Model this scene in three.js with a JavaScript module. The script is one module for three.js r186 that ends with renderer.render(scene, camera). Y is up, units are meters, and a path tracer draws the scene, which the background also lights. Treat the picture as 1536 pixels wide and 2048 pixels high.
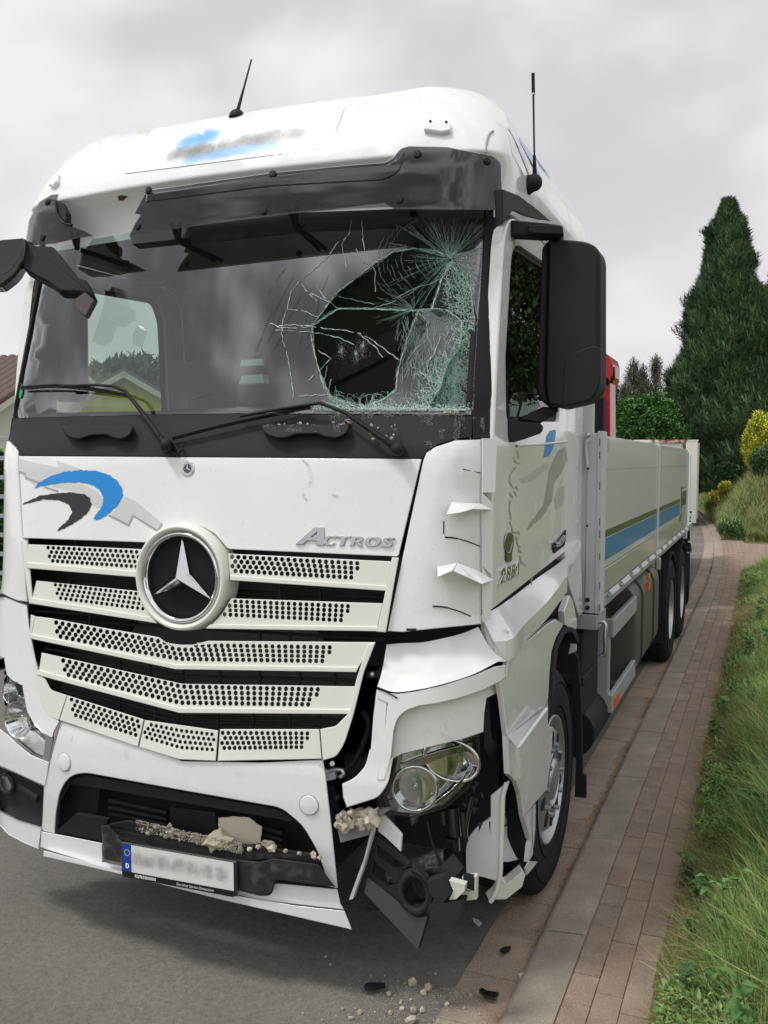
import * as THREE from 'three';
import { mergeGeometries } from 'three/addons/utils/BufferGeometryUtils.js';
import { RoundedBoxGeometry } from 'three/addons/geometries/RoundedBoxGeometry.js';
import { TextGeometry } from 'three/addons/geometries/TextGeometry.js';
import { FontLoader } from 'three/addons/loaders/FontLoader.js';

// ---------------------------------------------------------------- camera, sky, sun, exposure
const scene = new THREE.Scene();
const FPX = 1852.5;                                        // focal length in photo pixels
const camera = new THREE.PerspectiveCamera(2 * Math.atan(1024 / FPX) * 180 / Math.PI, 0.75, 0.05, 900);
camera.position.set(2.072, 2.01, 3.02);
camera.rotation.set(-0.056, 0.389, 0.006, 'YXZ');
camera.updateMatrixWorld(true);
const renderer = new THREE.WebGLRenderer({ antialias: true });
renderer.toneMapping = THREE.LinearToneMapping;
renderer.toneMappingExposure = 1.23;
renderer.shadowMap.enabled = true;

// seeded noise
let seed = 7;
const rnd = () => { seed = (seed * 1664525 + 1013904223) >>> 0; return seed / 4294967296; };
const rr = (a, b) => a + (b - a) * rnd();
const hash = (x, y, z) => { let h = (x * 374761393 + y * 668265263 + z * 2147483647) | 0; h = Math.imul(h ^ (h >>> 13), 1274126177); return ((h ^ (h >>> 16)) >>> 0) / 4294967296; };
function noise(x, y, z = 0) {
  const X = Math.floor(x), Y = Math.floor(y), Z = Math.floor(z);
  let fx = x - X, fy = y - Y, fz = z - Z; fx = fx * fx * (3 - 2 * fx); fy = fy * fy * (3 - 2 * fy); fz = fz * fz * (3 - 2 * fz);
  const L = (a, b, t) => a + (b - a) * t;
  return L(L(L(hash(X, Y, Z), hash(X + 1, Y, Z), fx), L(hash(X, Y + 1, Z), hash(X + 1, Y + 1, Z), fx), fy),
    L(L(hash(X, Y, Z + 1), hash(X + 1, Y, Z + 1), fx), L(hash(X, Y + 1, Z + 1), hash(X + 1, Y + 1, Z + 1), fx), fy), fz);
}
const fbm = (x, y, z = 0, n = 5) => { let s = 0, a = 0.5, t = 0; for (let i = 0; i < n; i++) { s += a * noise(x, y, z); t += a; a *= 0.5; x *= 2.03; y *= 2.03; z *= 2.03; } return s / t; };
const clamp = (v, a = 0, b = 1) => Math.min(b, Math.max(a, v));
const smooth = (a, b, v) => { const t = clamp((v - a) / (b - a)); return t * t * (3 - 2 * t); };

const SUN = new THREE.Vector3(-0.34, 0.9, 0.36).normalize();
{ // overcast sky: layered cloud with thin brighter gaps, a little brighter round the veiled sun, boosted behind the camera
  const W = 1024, H = 512, data = new Float32Array(W * H * 4);
  for (let j = 0; j < H; j++) for (let i = 0; i < W; i++) {
    const ph = ((i + 0.5) / W - 0.5) * 2 * Math.PI, th = ((j + 0.5) / H - 0.5) * Math.PI;
    const y = Math.sin(th), c = Math.cos(th), x = c * Math.cos(ph), z = c * Math.sin(ph);
    const yy = Math.max(y, 0) + 0.22, px = x / yy, pz = z / yy;
    const big = fbm(px * 0.9 + 54.81, pz * 0.9 + 1.46, 3.3, 4), mid = fbm(x * 3.6 + 11 + big, y * 6 + 3, z * 3.6 + 7, 6), fine = fbm(x * 9.5 + mid * 1.5 + 5, y * 15, z * 9.5 + 2, 5);
    let m = smooth(0.36, 0.64, 0.35 * big + 0.65 * mid + 0.4 * (fine - 0.5));
    const s = Math.max(0, x * SUN.x + y * SUN.y + z * SUN.z);
    const con = smooth(-0.25, 0.5, x * -0.35 + z * 0.94); let L = 0.54 - 0.2 * con + (0.18 + 0.78 * con) * m + 0.08 * Math.pow(s, 4) + 0.13 * smooth(-0.25, 0.7, x);  // unseen half behind the camera brightened for windscreen reflections and the truck front
    const hz = 1 - smooth(0, 0.3, y); L = L * (1 - hz * 0.6) + 0.70 * hz * 0.6;
    const cool = (1 - m) * 0.035 * (1 - hz);
    const o = (j * W + i) * 4, gr = y < -0.02 ? 0.25 : 1;
    data[o] = L * (1 - cool) * gr; data[o + 1] = L * (0.996 - cool * 0.35) * gr; data[o + 2] = L * (1.0 + cool * 0.9) * gr; data[o + 3] = 1;
  }
  const sky = new THREE.DataTexture(data, W, H, THREE.RGBAFormat, THREE.FloatType);
  sky.mapping = THREE.EquirectangularReflectionMapping; sky.magFilter = THREE.LinearFilter; sky.needsUpdate = true;
  scene.background = sky; scene.environment = sky;
}
const sun = new THREE.DirectionalLight(new THREE.Color(1, 0.98, 0.95), 1.5);
sun.position.copy(SUN).multiplyScalar(40).add(new THREE.Vector3(0, 0, -4)); sun.target.position.set(0, 0, -4);
sun.castShadow = true; sun.shadow.radius = 20; sun.shadow.mapSize.set(2048, 2048);
Object.assign(sun.shadow.camera, { left: -22, right: 22, top: 22, bottom: -22, near: 1, far: 90 });
scene.add(sun, sun.target);

// ---------------------------------------------------------------- helpers
const V = (x, y, z) => new THREE.Vector3(x, y, z);
const rayDir = (u, v) => V((u - 768) / FPX, -(v - 1024) / FPX, -1).applyQuaternion(camera.quaternion);
const used = {};
const numbered = n => { used[n] = (used[n] ?? -1) + 1; return used[n] ? n + '_' + String(used[n]).padStart(3, '0') : n; };
function tag(o, label, category, group) { o.userData.label = label; o.userData.category = category; if (group) o.userData.group = group; return o; }
function obj(name, geo, m, parent = scene) {
  const g = Array.isArray(geo) ? mergeGeometries(geo.map(plain)) : geo;
  const o = new THREE.Mesh(g, m); o.name = parent === scene ? numbered(name) : name; o.castShadow = o.receiveShadow = true; parent.add(o); return o;
}
function thing(name, label, category, [x, y, z] = [0, 0, 0], turn = 0, group) {
  const o = new THREE.Group(); o.name = numbered(name); o.position.set(x, y, z); o.rotation.y = turn; scene.add(o); return tag(o, label, category, group);
}
function part(name, parent) { const o = new THREE.Group(); o.name = name; parent.add(o); return o; }
const plain = g => { let q = g.index ? g.toNonIndexed() : g; if (!q.attributes.uv) q.setAttribute('uv', new THREE.BufferAttribute(new Float32Array(q.attributes.position.count * 2), 2)); for (const k of Object.keys(q.attributes)) if (!['position', 'normal', 'uv'].includes(k)) q.deleteAttribute(k); return q; };
const box = (x0, x1, y0, y1, z0, z1, r = 0.006) => { const a = Math.abs(x1 - x0), b = Math.abs(y1 - y0), c = Math.abs(z1 - z0); const g = new RoundedBoxGeometry(a, b, c, 2, Math.min(r, a / 2.1, b / 2.1, c / 2.1)); g.translate((x0 + x1) / 2, (y0 + y1) / 2, (z0 + z1) / 2); return g; };
const tube = (pts, r, n = 8, closed = false) => { const c = new THREE.CatmullRomCurve3(pts.map(p => p.isVector3 ? p : V(...p)), closed, 'centripetal'); return new THREE.TubeGeometry(c, Math.max(6, pts.length * 6), r, n, closed); };
const bar = (a, b, r, n = 10, r2 = r) => { const A = a.isVector3 ? a.clone() : V(...a), B = b.isVector3 ? b.clone() : V(...b), d = B.clone().sub(A); const g = new THREE.CylinderGeometry(r2, r, d.length(), n); g.applyQuaternion(new THREE.Quaternion().setFromUnitVectors(V(0, 1, 0), d.normalize())); g.translate(...A.add(B).multiplyScalar(0.5).toArray()); return g; };
const mirrorX = g => { const q = plain(g.clone()); const P = q.attributes.position, N = q.attributes.normal, U = q.attributes.uv; for (let i = 0; i < P.count; i++) { P.setX(i, -P.getX(i)); if (N) N.setX(i, -N.getX(i)); } for (const A of [P, N, U]) if (A) for (let i = 0; i < A.count; i += 3) for (let k = 0; k < A.itemSize; k++) { const t = A.array[(i + 1) * A.itemSize + k]; A.array[(i + 1) * A.itemSize + k] = A.array[(i + 2) * A.itemSize + k]; A.array[(i + 2) * A.itemSize + k] = t; } return q; };
const zz = (x0, y0, s) => pts => pts.map(([x, y, r]) => [x0 + x / s, y0 + y / s, r ? r / s : 0]);
const lerpTab = (tab, y) => { if (y <= tab[0][0]) return tab[0][1]; for (let i = 1; i < tab.length; i++) if (y <= tab[i][0]) { const a = tab[i - 1], b = tab[i]; return a[1] + (b[1] - a[1]) * (y - a[0]) / (b[0] - a[0]); } return tab[tab.length - 1][1]; };

// contour with rounded corners [u, v, radius]
function contour(pts, seg = 14, close = true) {
  const out = [], n = pts.length;
  for (let i = 0; i < n; i++) {
    const p = pts[i], r = p[2] || 0;
    if (!r) { out.push([p[0], p[1]]); continue; }
    const a = pts[(i + n - 1) % n], b = pts[(i + 1) % n];
    const da = Math.hypot(a[0] - p[0], a[1] - p[1]), db = Math.hypot(b[0] - p[0], b[1] - p[1]);
    const ra = Math.min(r, da * 0.5), rb = Math.min(r, db * 0.5);
    const A = [p[0] + (a[0] - p[0]) * ra / da, p[1] + (a[1] - p[1]) * ra / da], B = [p[0] + (b[0] - p[0]) * rb / db, p[1] + (b[1] - p[1]) * rb / db];
    for (let k = 0; k <= 6; k++) { const t = k / 6, q = 1 - t; out.push([q * q * A[0] + 2 * q * t * p[0] + t * t * B[0], q * q * A[1] + 2 * q * t * p[1] + t * t * B[1]]); }
  }
  const res = [];
  for (let i = 0; i < out.length; i++) {
    const a = out[i], b = out[(i + 1) % out.length], d = Math.hypot(b[0] - a[0], b[1] - a[1]); if (d < 1e-6) continue;
    if (!close && i === out.length - 1) { res.push(a); break; }
    const k = Math.max(1, Math.ceil(d / seg)); for (let j = 0; j < k; j++) res.push([a[0] + (b[0] - a[0]) * j / k, a[1] + (b[1] - a[1]) * j / k]);
  }
  return res;
}
const rough = (pts, amp, step = 6) => contour(pts, step).map(([u, v]) => [u + rr(-amp, amp), v + rr(-amp, amp)]);
// a panel: outline in the 2-D space of map(a, b, offset) -> {p, n}, lifted to a surface, with thickness and a rounded edge
function panel(out, o) {
  const { map, off = 0, th = 0.02, bev = 0, seg = 14, holes = [], back = false, bevD, flat = false } = o;
  let C = contour(out, seg); if (THREE.ShapeUtils.area(C.map(p => new THREE.Vector2(...p))) < 0) C.reverse();
  const HS = holes.map(h => { let c = contour(h, seg); if (THREE.ShapeUtils.area(c.map(p => new THREE.Vector2(...p))) > 0) c.reverse(); return c; });
  const inset = (c, b) => c.map((p, i) => { const a = c[(i + c.length - 1) % c.length], d = c[(i + 1) % c.length]; const e1 = [p[0] - a[0], p[1] - a[1]], e2 = [d[0] - p[0], d[1] - p[1]], l1 = Math.hypot(...e1) || 1, l2 = Math.hypot(...e2) || 1; let nx = -(e1[1] / l1 + e2[1] / l2), ny = e1[0] / l1 + e2[0] / l2; const l = Math.hypot(nx, ny) || 1, k = Math.min(2, 2 / l); return [p[0] + nx / l * b * k, p[1] + ny / l * b * k]; });
  const I = bev ? inset(C, bev) : C, IH = HS.map(h => bev && o.bevHoles ? inset(h, bev) : h);
  const v2 = c => c.map(p => new THREE.Vector2(...p));
  const all = [...I, ...IH.flat()], tris = THREE.ShapeUtils.triangulateShape(v2(I), IH.map(v2));
  const pos = [], nor = [], uv = [], cache = new Map();
  const at = (a, b, f) => { const k = a.toFixed(3) + ',' + b.toFixed(3) + ',' + f.toFixed(4); let h = cache.get(k); if (!h) { h = map(a, b, f); cache.set(k, h); } return h; };
  const tri = (A, B, Cc, na, nb, nc) => {
    const fn = B.clone().sub(A).cross(Cc.clone().sub(A)); const s = na.clone().add(nb).add(nc);
    const L = fn.dot(s) < 0 ? [[A, na], [Cc, nc], [B, nb]] : [[A, na], [B, nb], [Cc, nc]];
    for (const [p, n] of L) { pos.push(p.x, p.y, p.z); nor.push(n.x, n.y, n.z); uv.push(p.x - p.z, p.y); }
  };
  const e0 = map(C[0][0], C[0][1], off), e1 = map(C[0][0] + seg * 0.05, C[0][1], off), e2 = map(C[0][0], C[0][1] + seg * 0.05, off);
  const flip = e1.p.clone().sub(e0.p).cross(e2.p.clone().sub(e0.p)).dot(e0.n) < 0 ? -1 : 1;
  const lim = (o.sub || seg) * 1.6;
  const split = (a, b, c, d) => {
    const L = [[a, b], [b, c], [c, a]].map(([p, q]) => Math.hypot(p[0] - q[0], p[1] - q[1])), m = L.indexOf(Math.max(...L));
    if (L[m] > lim && d < 14) { const [p, q, r] = [[a, b, c], [b, c, a], [c, a, b]][m], k = [(p[0] + q[0]) / 2, (p[1] + q[1]) / 2]; split(p, k, r, d + 1); split(k, q, r, d + 1); }
    else { const A = at(a[0], a[1], off), B = at(b[0], b[1], off), Cc = at(c[0], c[1], off); tri(A.p, B.p, Cc.p, A.n, B.n, Cc.n); if (back) { const A2 = at(a[0], a[1], off - th), B2 = at(b[0], b[1], off - th), C2 = at(c[0], c[1], off - th); tri(A2.p, B2.p, C2.p, A2.n.clone().negate(), B2.n.clone().negate(), C2.n.clone().negate()); } }
  };
  for (const t of tris) split(all[t[0]], all[t[1]], all[t[2]], 0);
  const ring = (c, ci, isHole) => {
    const n = c.length, bd = (bev && (!isHole || o.bevHoles)) ? (bevD ?? 0.004) : 0;
    for (let i = 0; i < n; i++) {
      const j = (i + 1) % n, P = at(c[i][0], c[i][1], off - bd), Q = at(c[j][0], c[j][1], off - bd), P2 = at(c[i][0], c[i][1], off - th), Q2 = at(c[j][0], c[j][1], off - th);
      const sd = Q.p.clone().sub(P.p).cross(P.n).normalize().multiplyScalar(flip);
      if (bd) { const p = at(ci[i][0], ci[i][1], off), q = at(ci[j][0], ci[j][1], off); const m1 = P.n.clone().multiplyScalar(0.45).add(sd).normalize(), m0 = P.n.clone().add(sd.clone().multiplyScalar(0.2)).normalize(); tri(p.p, q.p, Q.p, m0, m0, m1); tri(p.p, Q.p, P.p, m0, m1, m1); }
      tri(P.p, Q.p, Q2.p, sd, sd, sd); tri(P.p, Q2.p, P2.p, sd, sd, sd);
    }
  };
  if (th > 0 && !flat) { ring(C, I, false); HS.forEach((h, i) => ring(h, IH[i], true)); }
  const g = new THREE.BufferGeometry();
  g.setAttribute('position', new THREE.Float32BufferAttribute(pos, 3)); g.setAttribute('normal', new THREE.Float32BufferAttribute(nor, 3)); g.setAttribute('uv', new THREE.Float32BufferAttribute(uv, 2));
  return g;
}
// planes reached from photo pixels: a plane through P with normal N
function planeMap(P, N) { const p0 = P.isVector3 ? P : V(...P), n = (N.isVector3 ? N : V(...N)).clone().normalize(); return (u, v, off = 0) => { const d = rayDir(u, v), t = (p0.dot(n) - camera.position.dot(n)) / d.dot(n); return { p: camera.position.clone().add(d.multiplyScalar(t)).addScaledVector(n, off), n: n.clone() }; }; }
const sideX = x => planeMap([x, 0, 0], [1, 0, 0]);
const frontZ = z => planeMap([0, 0, z], [0, 0, 1]);
const zyMap = x => (z, y, off = 0) => ({ p: V(x + Math.sign(x) * off, y, z), n: V(Math.sign(x), 0, 0) });
const xyMap = z => (x, y, off = 0) => ({ p: V(x, y, z + off), n: V(0, 0, 1) });
const xzMap = y => (x, z, off = 0) => ({ p: V(x, y + off, z), n: V(0, 1, 0) });
// free plate through 3-D points, thickened along its mean normal
function plate(pts, th = 0.004, m = null) {
  const P = pts.map(p => p.isVector3 ? p : V(...p)), c = P.reduce((a, b) => a.clone().add(b), V(0, 0, 0)).divideScalar(P.length);
  const n = V(0, 0, 0); for (let i = 0; i < P.length; i++) n.add(P[i].clone().sub(c).cross(P[(i + 1) % P.length].clone().sub(c))); n.normalize();
  const ax = P[1].clone().sub(P[0]).normalize(), ay = n.clone().cross(ax);
  const f = P.map(p => new THREE.Vector2(p.clone().sub(c).dot(ax), p.clone().sub(c).dot(ay))), T = THREE.ShapeUtils.triangulateShape(f, []);
  const pos = [], add = (...q) => q.forEach(k => pos.push(k.x, k.y, k.z)), B = P.map(p => p.clone().addScaledVector(n, -th));
  for (const t of T) { add(P[t[0]], P[t[1]], P[t[2]]); add(B[t[2]], B[t[1]], B[t[0]]); }
  for (let i = 0; i < P.length; i++) { const j = (i + 1) % P.length; add(P[i], B[i], B[j], P[i], B[j], P[j]); }
  const g = new THREE.BufferGeometry(); g.setAttribute('position', new THREE.Float32BufferAttribute(pos, 3)); g.computeVertexNormals(); g.setAttribute('uv', new THREE.Float32BufferAttribute(new Float32Array(pos.length / 3 * 2), 2)); return g;
}
// rocky lump
function rock(r, d = 1, flatY = 0.7, s = rnd() * 99) {
  if (d < 3) { const g = plain(new THREE.IcosahedronGeometry(r, d === 2 ? 1 : 0)); g.deleteAttribute('normal'); const P = g.attributes.position, ax = rr(0.6, 1.25), az = rr(0.55, 1); for (let i = 0; i < P.count; i++) { const p = V().fromBufferAttribute(P, i), h = hash(Math.round(p.x / r * 50), Math.round(p.y / r * 50), Math.round(p.z / r * 50 + s * 7)), k = 0.62 + 0.62 * h; P.setXYZ(i, p.x * k * ax, p.y * k * flatY, p.z * k * az); } g.computeVertexNormals(); return g; }
  const g = plain(new THREE.IcosahedronGeometry(r, d)); g.deleteAttribute('normal'); const P = g.attributes.position;
  for (let i = 0; i < P.count; i++) { const p = V().fromBufferAttribute(P, i), k = 0.62 + 0.75 * noise(p.x / r * 1.3 + s, p.y / r * 1.3, p.z / r * 1.3 + s); P.setXYZ(i, p.x * k, p.y * k * flatY, p.z * k * 0.85); }
  g.computeVertexNormals(); return g;
}

// ---------------------------------------------------------------- textures and materials
const lin = (r, g, b) => new THREE.Color().setRGB(r, g, b);
function tex(n, f, rep, srgb = true) {           // f(x, y in 0..1) -> [r,g,b] (0..1, sRGB for colour maps), tileable when f is
  const d = new Uint8Array(n * n * 4); for (let j = 0; j < n; j++) for (let i = 0; i < n; i++) { const c = f(i / n, j / n), o = (j * n + i) * 4; d[o] = clamp(c[0]) * 255; d[o + 1] = clamp(c[1]) * 255; d[o + 2] = clamp(c[2]) * 255; d[o + 3] = 255; }
  const t = new THREE.DataTexture(d, n, n); t.magFilter = THREE.LinearFilter; t.minFilter = THREE.LinearMipmapLinearFilter; t.generateMipmaps = true; t.wrapS = t.wrapT = THREE.RepeatWrapping; t.repeat.set(1 / rep, 1 / rep); if (srgb) t.colorSpace = THREE.SRGBColorSpace; t.needsUpdate = true; return t;
}
const tile = (f, x, y, k) => { const a = f(x * k, y * k), b = f((x - 1) * k, y * k), c = f(x * k, (y - 1) * k), d = f((x - 1) * k, (y - 1) * k); return (a * (1 - x) + b * x) * (1 - y) + (c * (1 - x) + d * x) * y; };
const speck = (n, rep, base, amp, k1, k2, seedz, dark = 0) => tex(n, (x, y) => { const a = tile((p, q) => fbm(p, q, seedz, 4), x, y, k1), b = hash(x * n | 0, y * n | 0, seedz * 10 | 0), c = tile((p, q) => noise(p, q, seedz + 4), x, y, k2); const v = 1 + amp * ((a - 0.5) * 1.2 + (b - 0.5) * 0.55 + (c - 0.5) * 0.5) - (b < dark ? 0.3 : 0); return base.map(q => q * v); }, rep);
const bumpTex = (n, rep, k, s, hard = 0) => tex(n, (x, y) => { const a = tile((p, q) => fbm(p, q, s, 3), x, y, k), b = hash(x * n | 0, y * n | 0, s | 0); const v = a * (1 - hard) + b * hard; return [v, v, v]; }, rep, false);
const std = (c, rough = 0.6, metal = 0, extra = {}) => new THREE.MeshStandardMaterial({ color: c, roughness: rough, metalness: metal, ...extra });
const phys = (c, rough, extra = {}) => new THREE.MeshPhysicalMaterial({ color: c, roughness: rough, ...extra });
const grit = bumpTex(256, 0.12, 40, 3, 0.7), wob = bumpTex(256, 1.4, 7, 5, 0), plasticB = bumpTex(256, 0.05, 60, 11, 0.5);
const dirtR = tex(256, (x, y) => { const a = tile((p, q) => fbm(p, q, 2, 5), x, y, 8), v = 0.22 + 0.5 * smooth(0.45, 0.75, a); return [v, v, v]; }, 0.9, false);
const paintMap = tex(512, (x, y) => { const a = tile((p, q) => fbm(p, q, 12, 5), x, y, 6), b = tile((p, q) => fbm(p, q, 31, 4), x, y, 30); const sp = hash(x * 512 | 0, y * 512 | 0, 5) < 0.0005 ? 0.25 : 0, v = 0.905 - 0.05 * smooth(0.5, 0.8, a) - 0.05 * smooth(0.6, 0.8, b) - sp; return [v, v, v * 0.994]; }, 1.3);
const M = {
  paint: phys(lin(1, 1, 1), 0.5, { map: paintMap, roughnessMap: dirtR, clearcoat: 0.6, clearcoatRoughness: 0.06 }),
  cream: phys(lin(0.74, 0.738, 0.685), 0.42, { clearcoat: 0.3, clearcoatRoughness: 0.2 }),
  creamIn: std(lin(0.6, 0.59, 0.52), 0.5),
  black: phys(lin(0.016, 0.016, 0.018), 0.6, { specularIntensity: 0.45, bumpMap: plasticB, bumpScale: 0.0003 }),
  blackSoft: phys(lin(0.024, 0.024, 0.025), 0.72, { specularIntensity: 0.5, bumpMap: plasticB, bumpScale: 0.0003 }),
  dustyBlack: std(lin(0.075, 0.073, 0.07), 0.75, 0, { map: tex(256, (x, y) => { const a = tile((p, q) => fbm(p, q, 61, 5), x, y, 9), v = 0.55 + 0.7 * smooth(0.45, 0.75, a); return [v, v, v]; }, 0.35) }),
  blackGloss: phys(lin(0.012, 0.012, 0.013), 0.15, { clearcoat: 1, clearcoatRoughness: 0.03 }),
  dark: phys(lin(0.03, 0.03, 0.031), 0.8, { specularIntensity: 0.3 }),
  dark_backing: std(lin(0.09, 0.09, 0.092), 0.6, 0.3),
  rubber: phys(lin(0.018, 0.018, 0.018), 0.85, { specularIntensity: 0.5, bumpMap: grit, bumpScale: 0.0006 }),
  chrome: std(lin(0.68, 0.68, 0.69), 0.06, 1),
  chromeDark: std(lin(0.36, 0.36, 0.37), 0.12, 1),
  steel: std(lin(0.5, 0.5, 0.52), 0.38, 0.9),
  alu: std(lin(0.47, 0.475, 0.48), 0.45, 0.8),
  greyPaint: std(lin(0.33, 0.34, 0.34), 0.5),
  greyLight: std(lin(0.52, 0.54, 0.54), 0.5),
  tank: std(lin(0.16, 0.16, 0.145), 0.38, 0.6),
  red: phys(lin(0.42, 0.012, 0.02), 0.35, { clearcoat: 0.5 }),
  glass: phys(lin(0.74, 0.84, 0.79), 0.0, { transmission: 1, thickness: 0, ior: 2.35 }),
  crazed: phys(lin(0.7, 0.78, 0.74), 0.0, { transmission: 1, thickness: 0, ior: 1.4 }),
  sideGlass: phys(lin(0.62, 0.7, 0.66), 0.0, { transmission: 1, thickness: 0, ior: 1.5 }),
  lens: phys(lin(0.93, 0.94, 0.93), 0.02, { transmission: 1, thickness: 0, ior: 1.5 }),
  smoke: phys(lin(0.27, 0.26, 0.26), 0.02, { transmission: 1, thickness: 0, ior: 1.6 }),
  crack: std(lin(0.48, 0.7, 0.6), 0.5), crackW: std(lin(0.72, 0.82, 0.78), 0.5),
  blue: phys(lin(0.0, 0.235, 0.66), 0.5, { clearcoat: 0.2, clearcoatRoughness: 0.1 }), ink: phys(lin(0.01, 0.01, 0.011), 0.5, { clearcoat: 0.15 }),
  bandL: phys(lin(0.6, 0.6, 0.6), 0.4, { clearcoat: 0.7 }), bandD: phys(lin(0.33, 0.33, 0.33), 0.4, { clearcoat: 0.7 }),
  mount: std(lin(0.2, 0.195, 0.185), 0.7),
  ledgeGrey: std(lin(0.5, 0.5, 0.5), 0.4),
  orange: std(lin(0.7, 0.12, 0.03), 0.35),
  rubbleA: std(lin(0.46, 0.4, 0.31), 0.95, 0, { bumpMap: grit, bumpScale: 0.001 }), rubbleB: std(lin(0.36, 0.32, 0.26), 0.95, 0, { bumpMap: grit, bumpScale: 0.001 }), rubbleC: std(lin(0.55, 0.5, 0.41), 0.95, 0, { bumpMap: grit, bumpScale: 0.001 }),
  interior: std(lin(0.035, 0.036, 0.038), 0.85), interior2: std(lin(0.06, 0.06, 0.063), 0.85), dashLight: std(lin(0.42, 0.4, 0.3), 0.7), dashGrey: std(lin(0.1, 0.105, 0.105), 0.7),
  amber: phys(lin(0.8, 0.25, 0.03), 0.2),
};
// ================================================================ the truck
const truck = thing('flatbed_truck', 'white flatbed truck with a smashed windscreen and torn front corner', 'truck');
// front skin: z = z0(y) - 0.1 x^2, sides at Xs(y), rounded where they meet
const Z0 = [[0.15, 0.03], [0.3, 0.04], [0.43, 0.046], [0.6, 0.07], [0.75, 0.079], [0.86, 0.075], [0.92, 0.065], [1.2, 0.04], [1.66, 0.004], [1.97, -0.024], [2.02, -0.032], [2.06, -0.045], [2.17, -0.1], [2.2, -0.112], [3.02, -0.335], [3.3, -0.41]];
const XS = [[1.3, 1.2], [1.45, 1.16], [1.6, 1.15], [2.9, 1.15], [3.1, 1.14]], RS = [[1.3, 0.26], [1.9, 0.2], [2.1, 0.16], [2.25, 0.11], [3.1, 0.1]];
const z0 = y => lerpTab(Z0, y), xs = y => lerpTab(XS, y), rs = y => lerpTab(RS, y);
function sd(p) { const a = (p.z - z0(p.y) + 0.1 * p.x * p.x) * 0.96, b = Math.abs(p.x) - xs(p.y), r = rs(p.y), A = a + r, B = b + r; return A > 0 && B > 0 ? Math.hypot(A, B) - r : Math.max(a, b); }
function grad(p, e = 0.012) { return V(sd(V(p.x + e, p.y, p.z)) - sd(V(p.x - e, p.y, p.z)), sd(V(p.x, p.y + e, p.z)) - sd(V(p.x, p.y - e, p.z)), sd(V(p.x, p.y, p.z + e)) - sd(V(p.x, p.y, p.z - e))).normalize(); }
function skin(u, v, off = 0) {                                 // photo pixel -> point of the front skin
  const d = rayDir(u, v).normalize(), p = camera.position.clone(); let best = 1e9, bp = p.clone();
  for (let i = 0; i < 90; i++) { const s = sd(p) - off; if (Math.abs(s) < best) { best = Math.abs(s); bp.copy(p); } if (s < 2e-4) break; p.addScaledVector(d, s * 0.9); if (p.z < -1.6) break; }
  return { p: bp, n: grad(bp) };
}
const skinXY = (x, y, off = 0) => { const p = V(x, y, z0(y) - 0.1 * x * x); for (let i = 0; i < 8; i++) p.z -= (sd(p)); const n = grad(p); return { p: p.addScaledVector(n, off), n }; };
const zA = zz(0, 100, 2), zB = zz(700, 100, 2.56), zC = zz(0, 600, 2.56), zD = zz(500, 600, 2.56), zE = zz(0, 1000, 1.92), zF = zz(600, 1000, 3.072), zG = zz(600, 1400, 2.56), zH = zz(0, 1300, 2.194), zI = zz(950, 400, 4.096), zJ = zz(950, 850, 3.072), zK = zz(1100, 1000, 3.523), zM = zz(960, 1200, 3.413), zN = zz(640, 1500, 3.491), zP = zz(540, 420, 3.491), zQ = zz(640, 1240, 3.84), zR = zz(960, 820, 4.096), zS = zz(0, 1300, 4.876), zT = zz(0, 420, 4.096);

// ---- service flap (hood) with decals and badges
const hood = obj('hood', panel([[37, 912], [843, 918], [797, 1113, 6], [455, 1098, 8], [446, 1086], [430, 1068], [410, 1056], [388, 1050], [366, 1049], [345, 1053], [325, 1063], [308, 1076], [298, 1085, 8], [46, 1076]], { map: skin, th: 0.03, bev: 1.6, seg: 22 }), M.paint, truck);
const flake = (pts, m, name, o = {}) => obj(name, panel(pts, { map: skin, off: o.off ?? 0.0008, th: 0.0006, seg: o.seg || 12, flat: true }), m, hood);
const jag = (pts, amp) => rough(pts, amp, 5);
flake(zC([[95, 812], [300, 860], [290, 822], [420, 868], [330, 890], [230, 920], [180, 955], [95, 880]]), M.bandL, 'decal_band', { off: 0.0006 });
flake(zC([[300, 940], [420, 945], [490, 975], [520, 1010], [525, 1060], [500, 1065], [470, 1050], [470, 1030], [430, 995], [350, 975], [260, 955]]), M.bandL, 'decal_band', { off: 0.0006 });
flake(zC([[640, 1005], [700, 1035], [825, 1140], [805, 1182], [680, 1095], [655, 1150], [570, 1100], [610, 1050]]), M.bandL, 'decal_band', { off: 0.0006 });
flake(zC([[828, 1140], [832, 1152], [806, 1188], [682, 1110], [660, 1160], [552, 1105], [560, 1098], [655, 1146], [678, 1098], [805, 1175]]), M.bandD, 'decal_edge', { off: 0.0012 });
flake(zC([[95, 872], [128, 884], [132, 906], [215, 935], [205, 943], [130, 918], [126, 896], [95, 882]]), M.bandD, 'decal_edge', { off: 0.0012 });
flake(zC([[232, 955], [300, 975], [296, 986], [226, 962]]), M.bandD, 'decal_edge', { off: 0.0012 });
flake(jag(zC([[174, 962], [205, 930], [260, 900], [330, 880], [420, 870], [500, 876], [560, 895], [600, 925], [625, 965], [628, 1000], [612, 1040], [575, 1075], [540, 1105], [490, 1130], [476, 1120], [500, 1090], [525, 1050], [528, 1010], [505, 970], [470, 945], [400, 933], [320, 935], [240, 948]]), 1.1), M.blue, 'decal_swoosh', { off: 0.0018 });
flake(jag(zC([[108, 1050], [150, 1025], [210, 1000], [300, 988], [380, 985], [430, 995], [460, 1015], [468, 1045], [455, 1080], [425, 1110], [380, 1140], [340, 1165], [288, 1186], [310, 1160], [350, 1125], [370, 1085], [350, 1045], [300, 1025], [220, 1022], [150, 1040]]), 1.1), M.ink, 'decal_swoosh', { off: 0.0018 });
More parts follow.
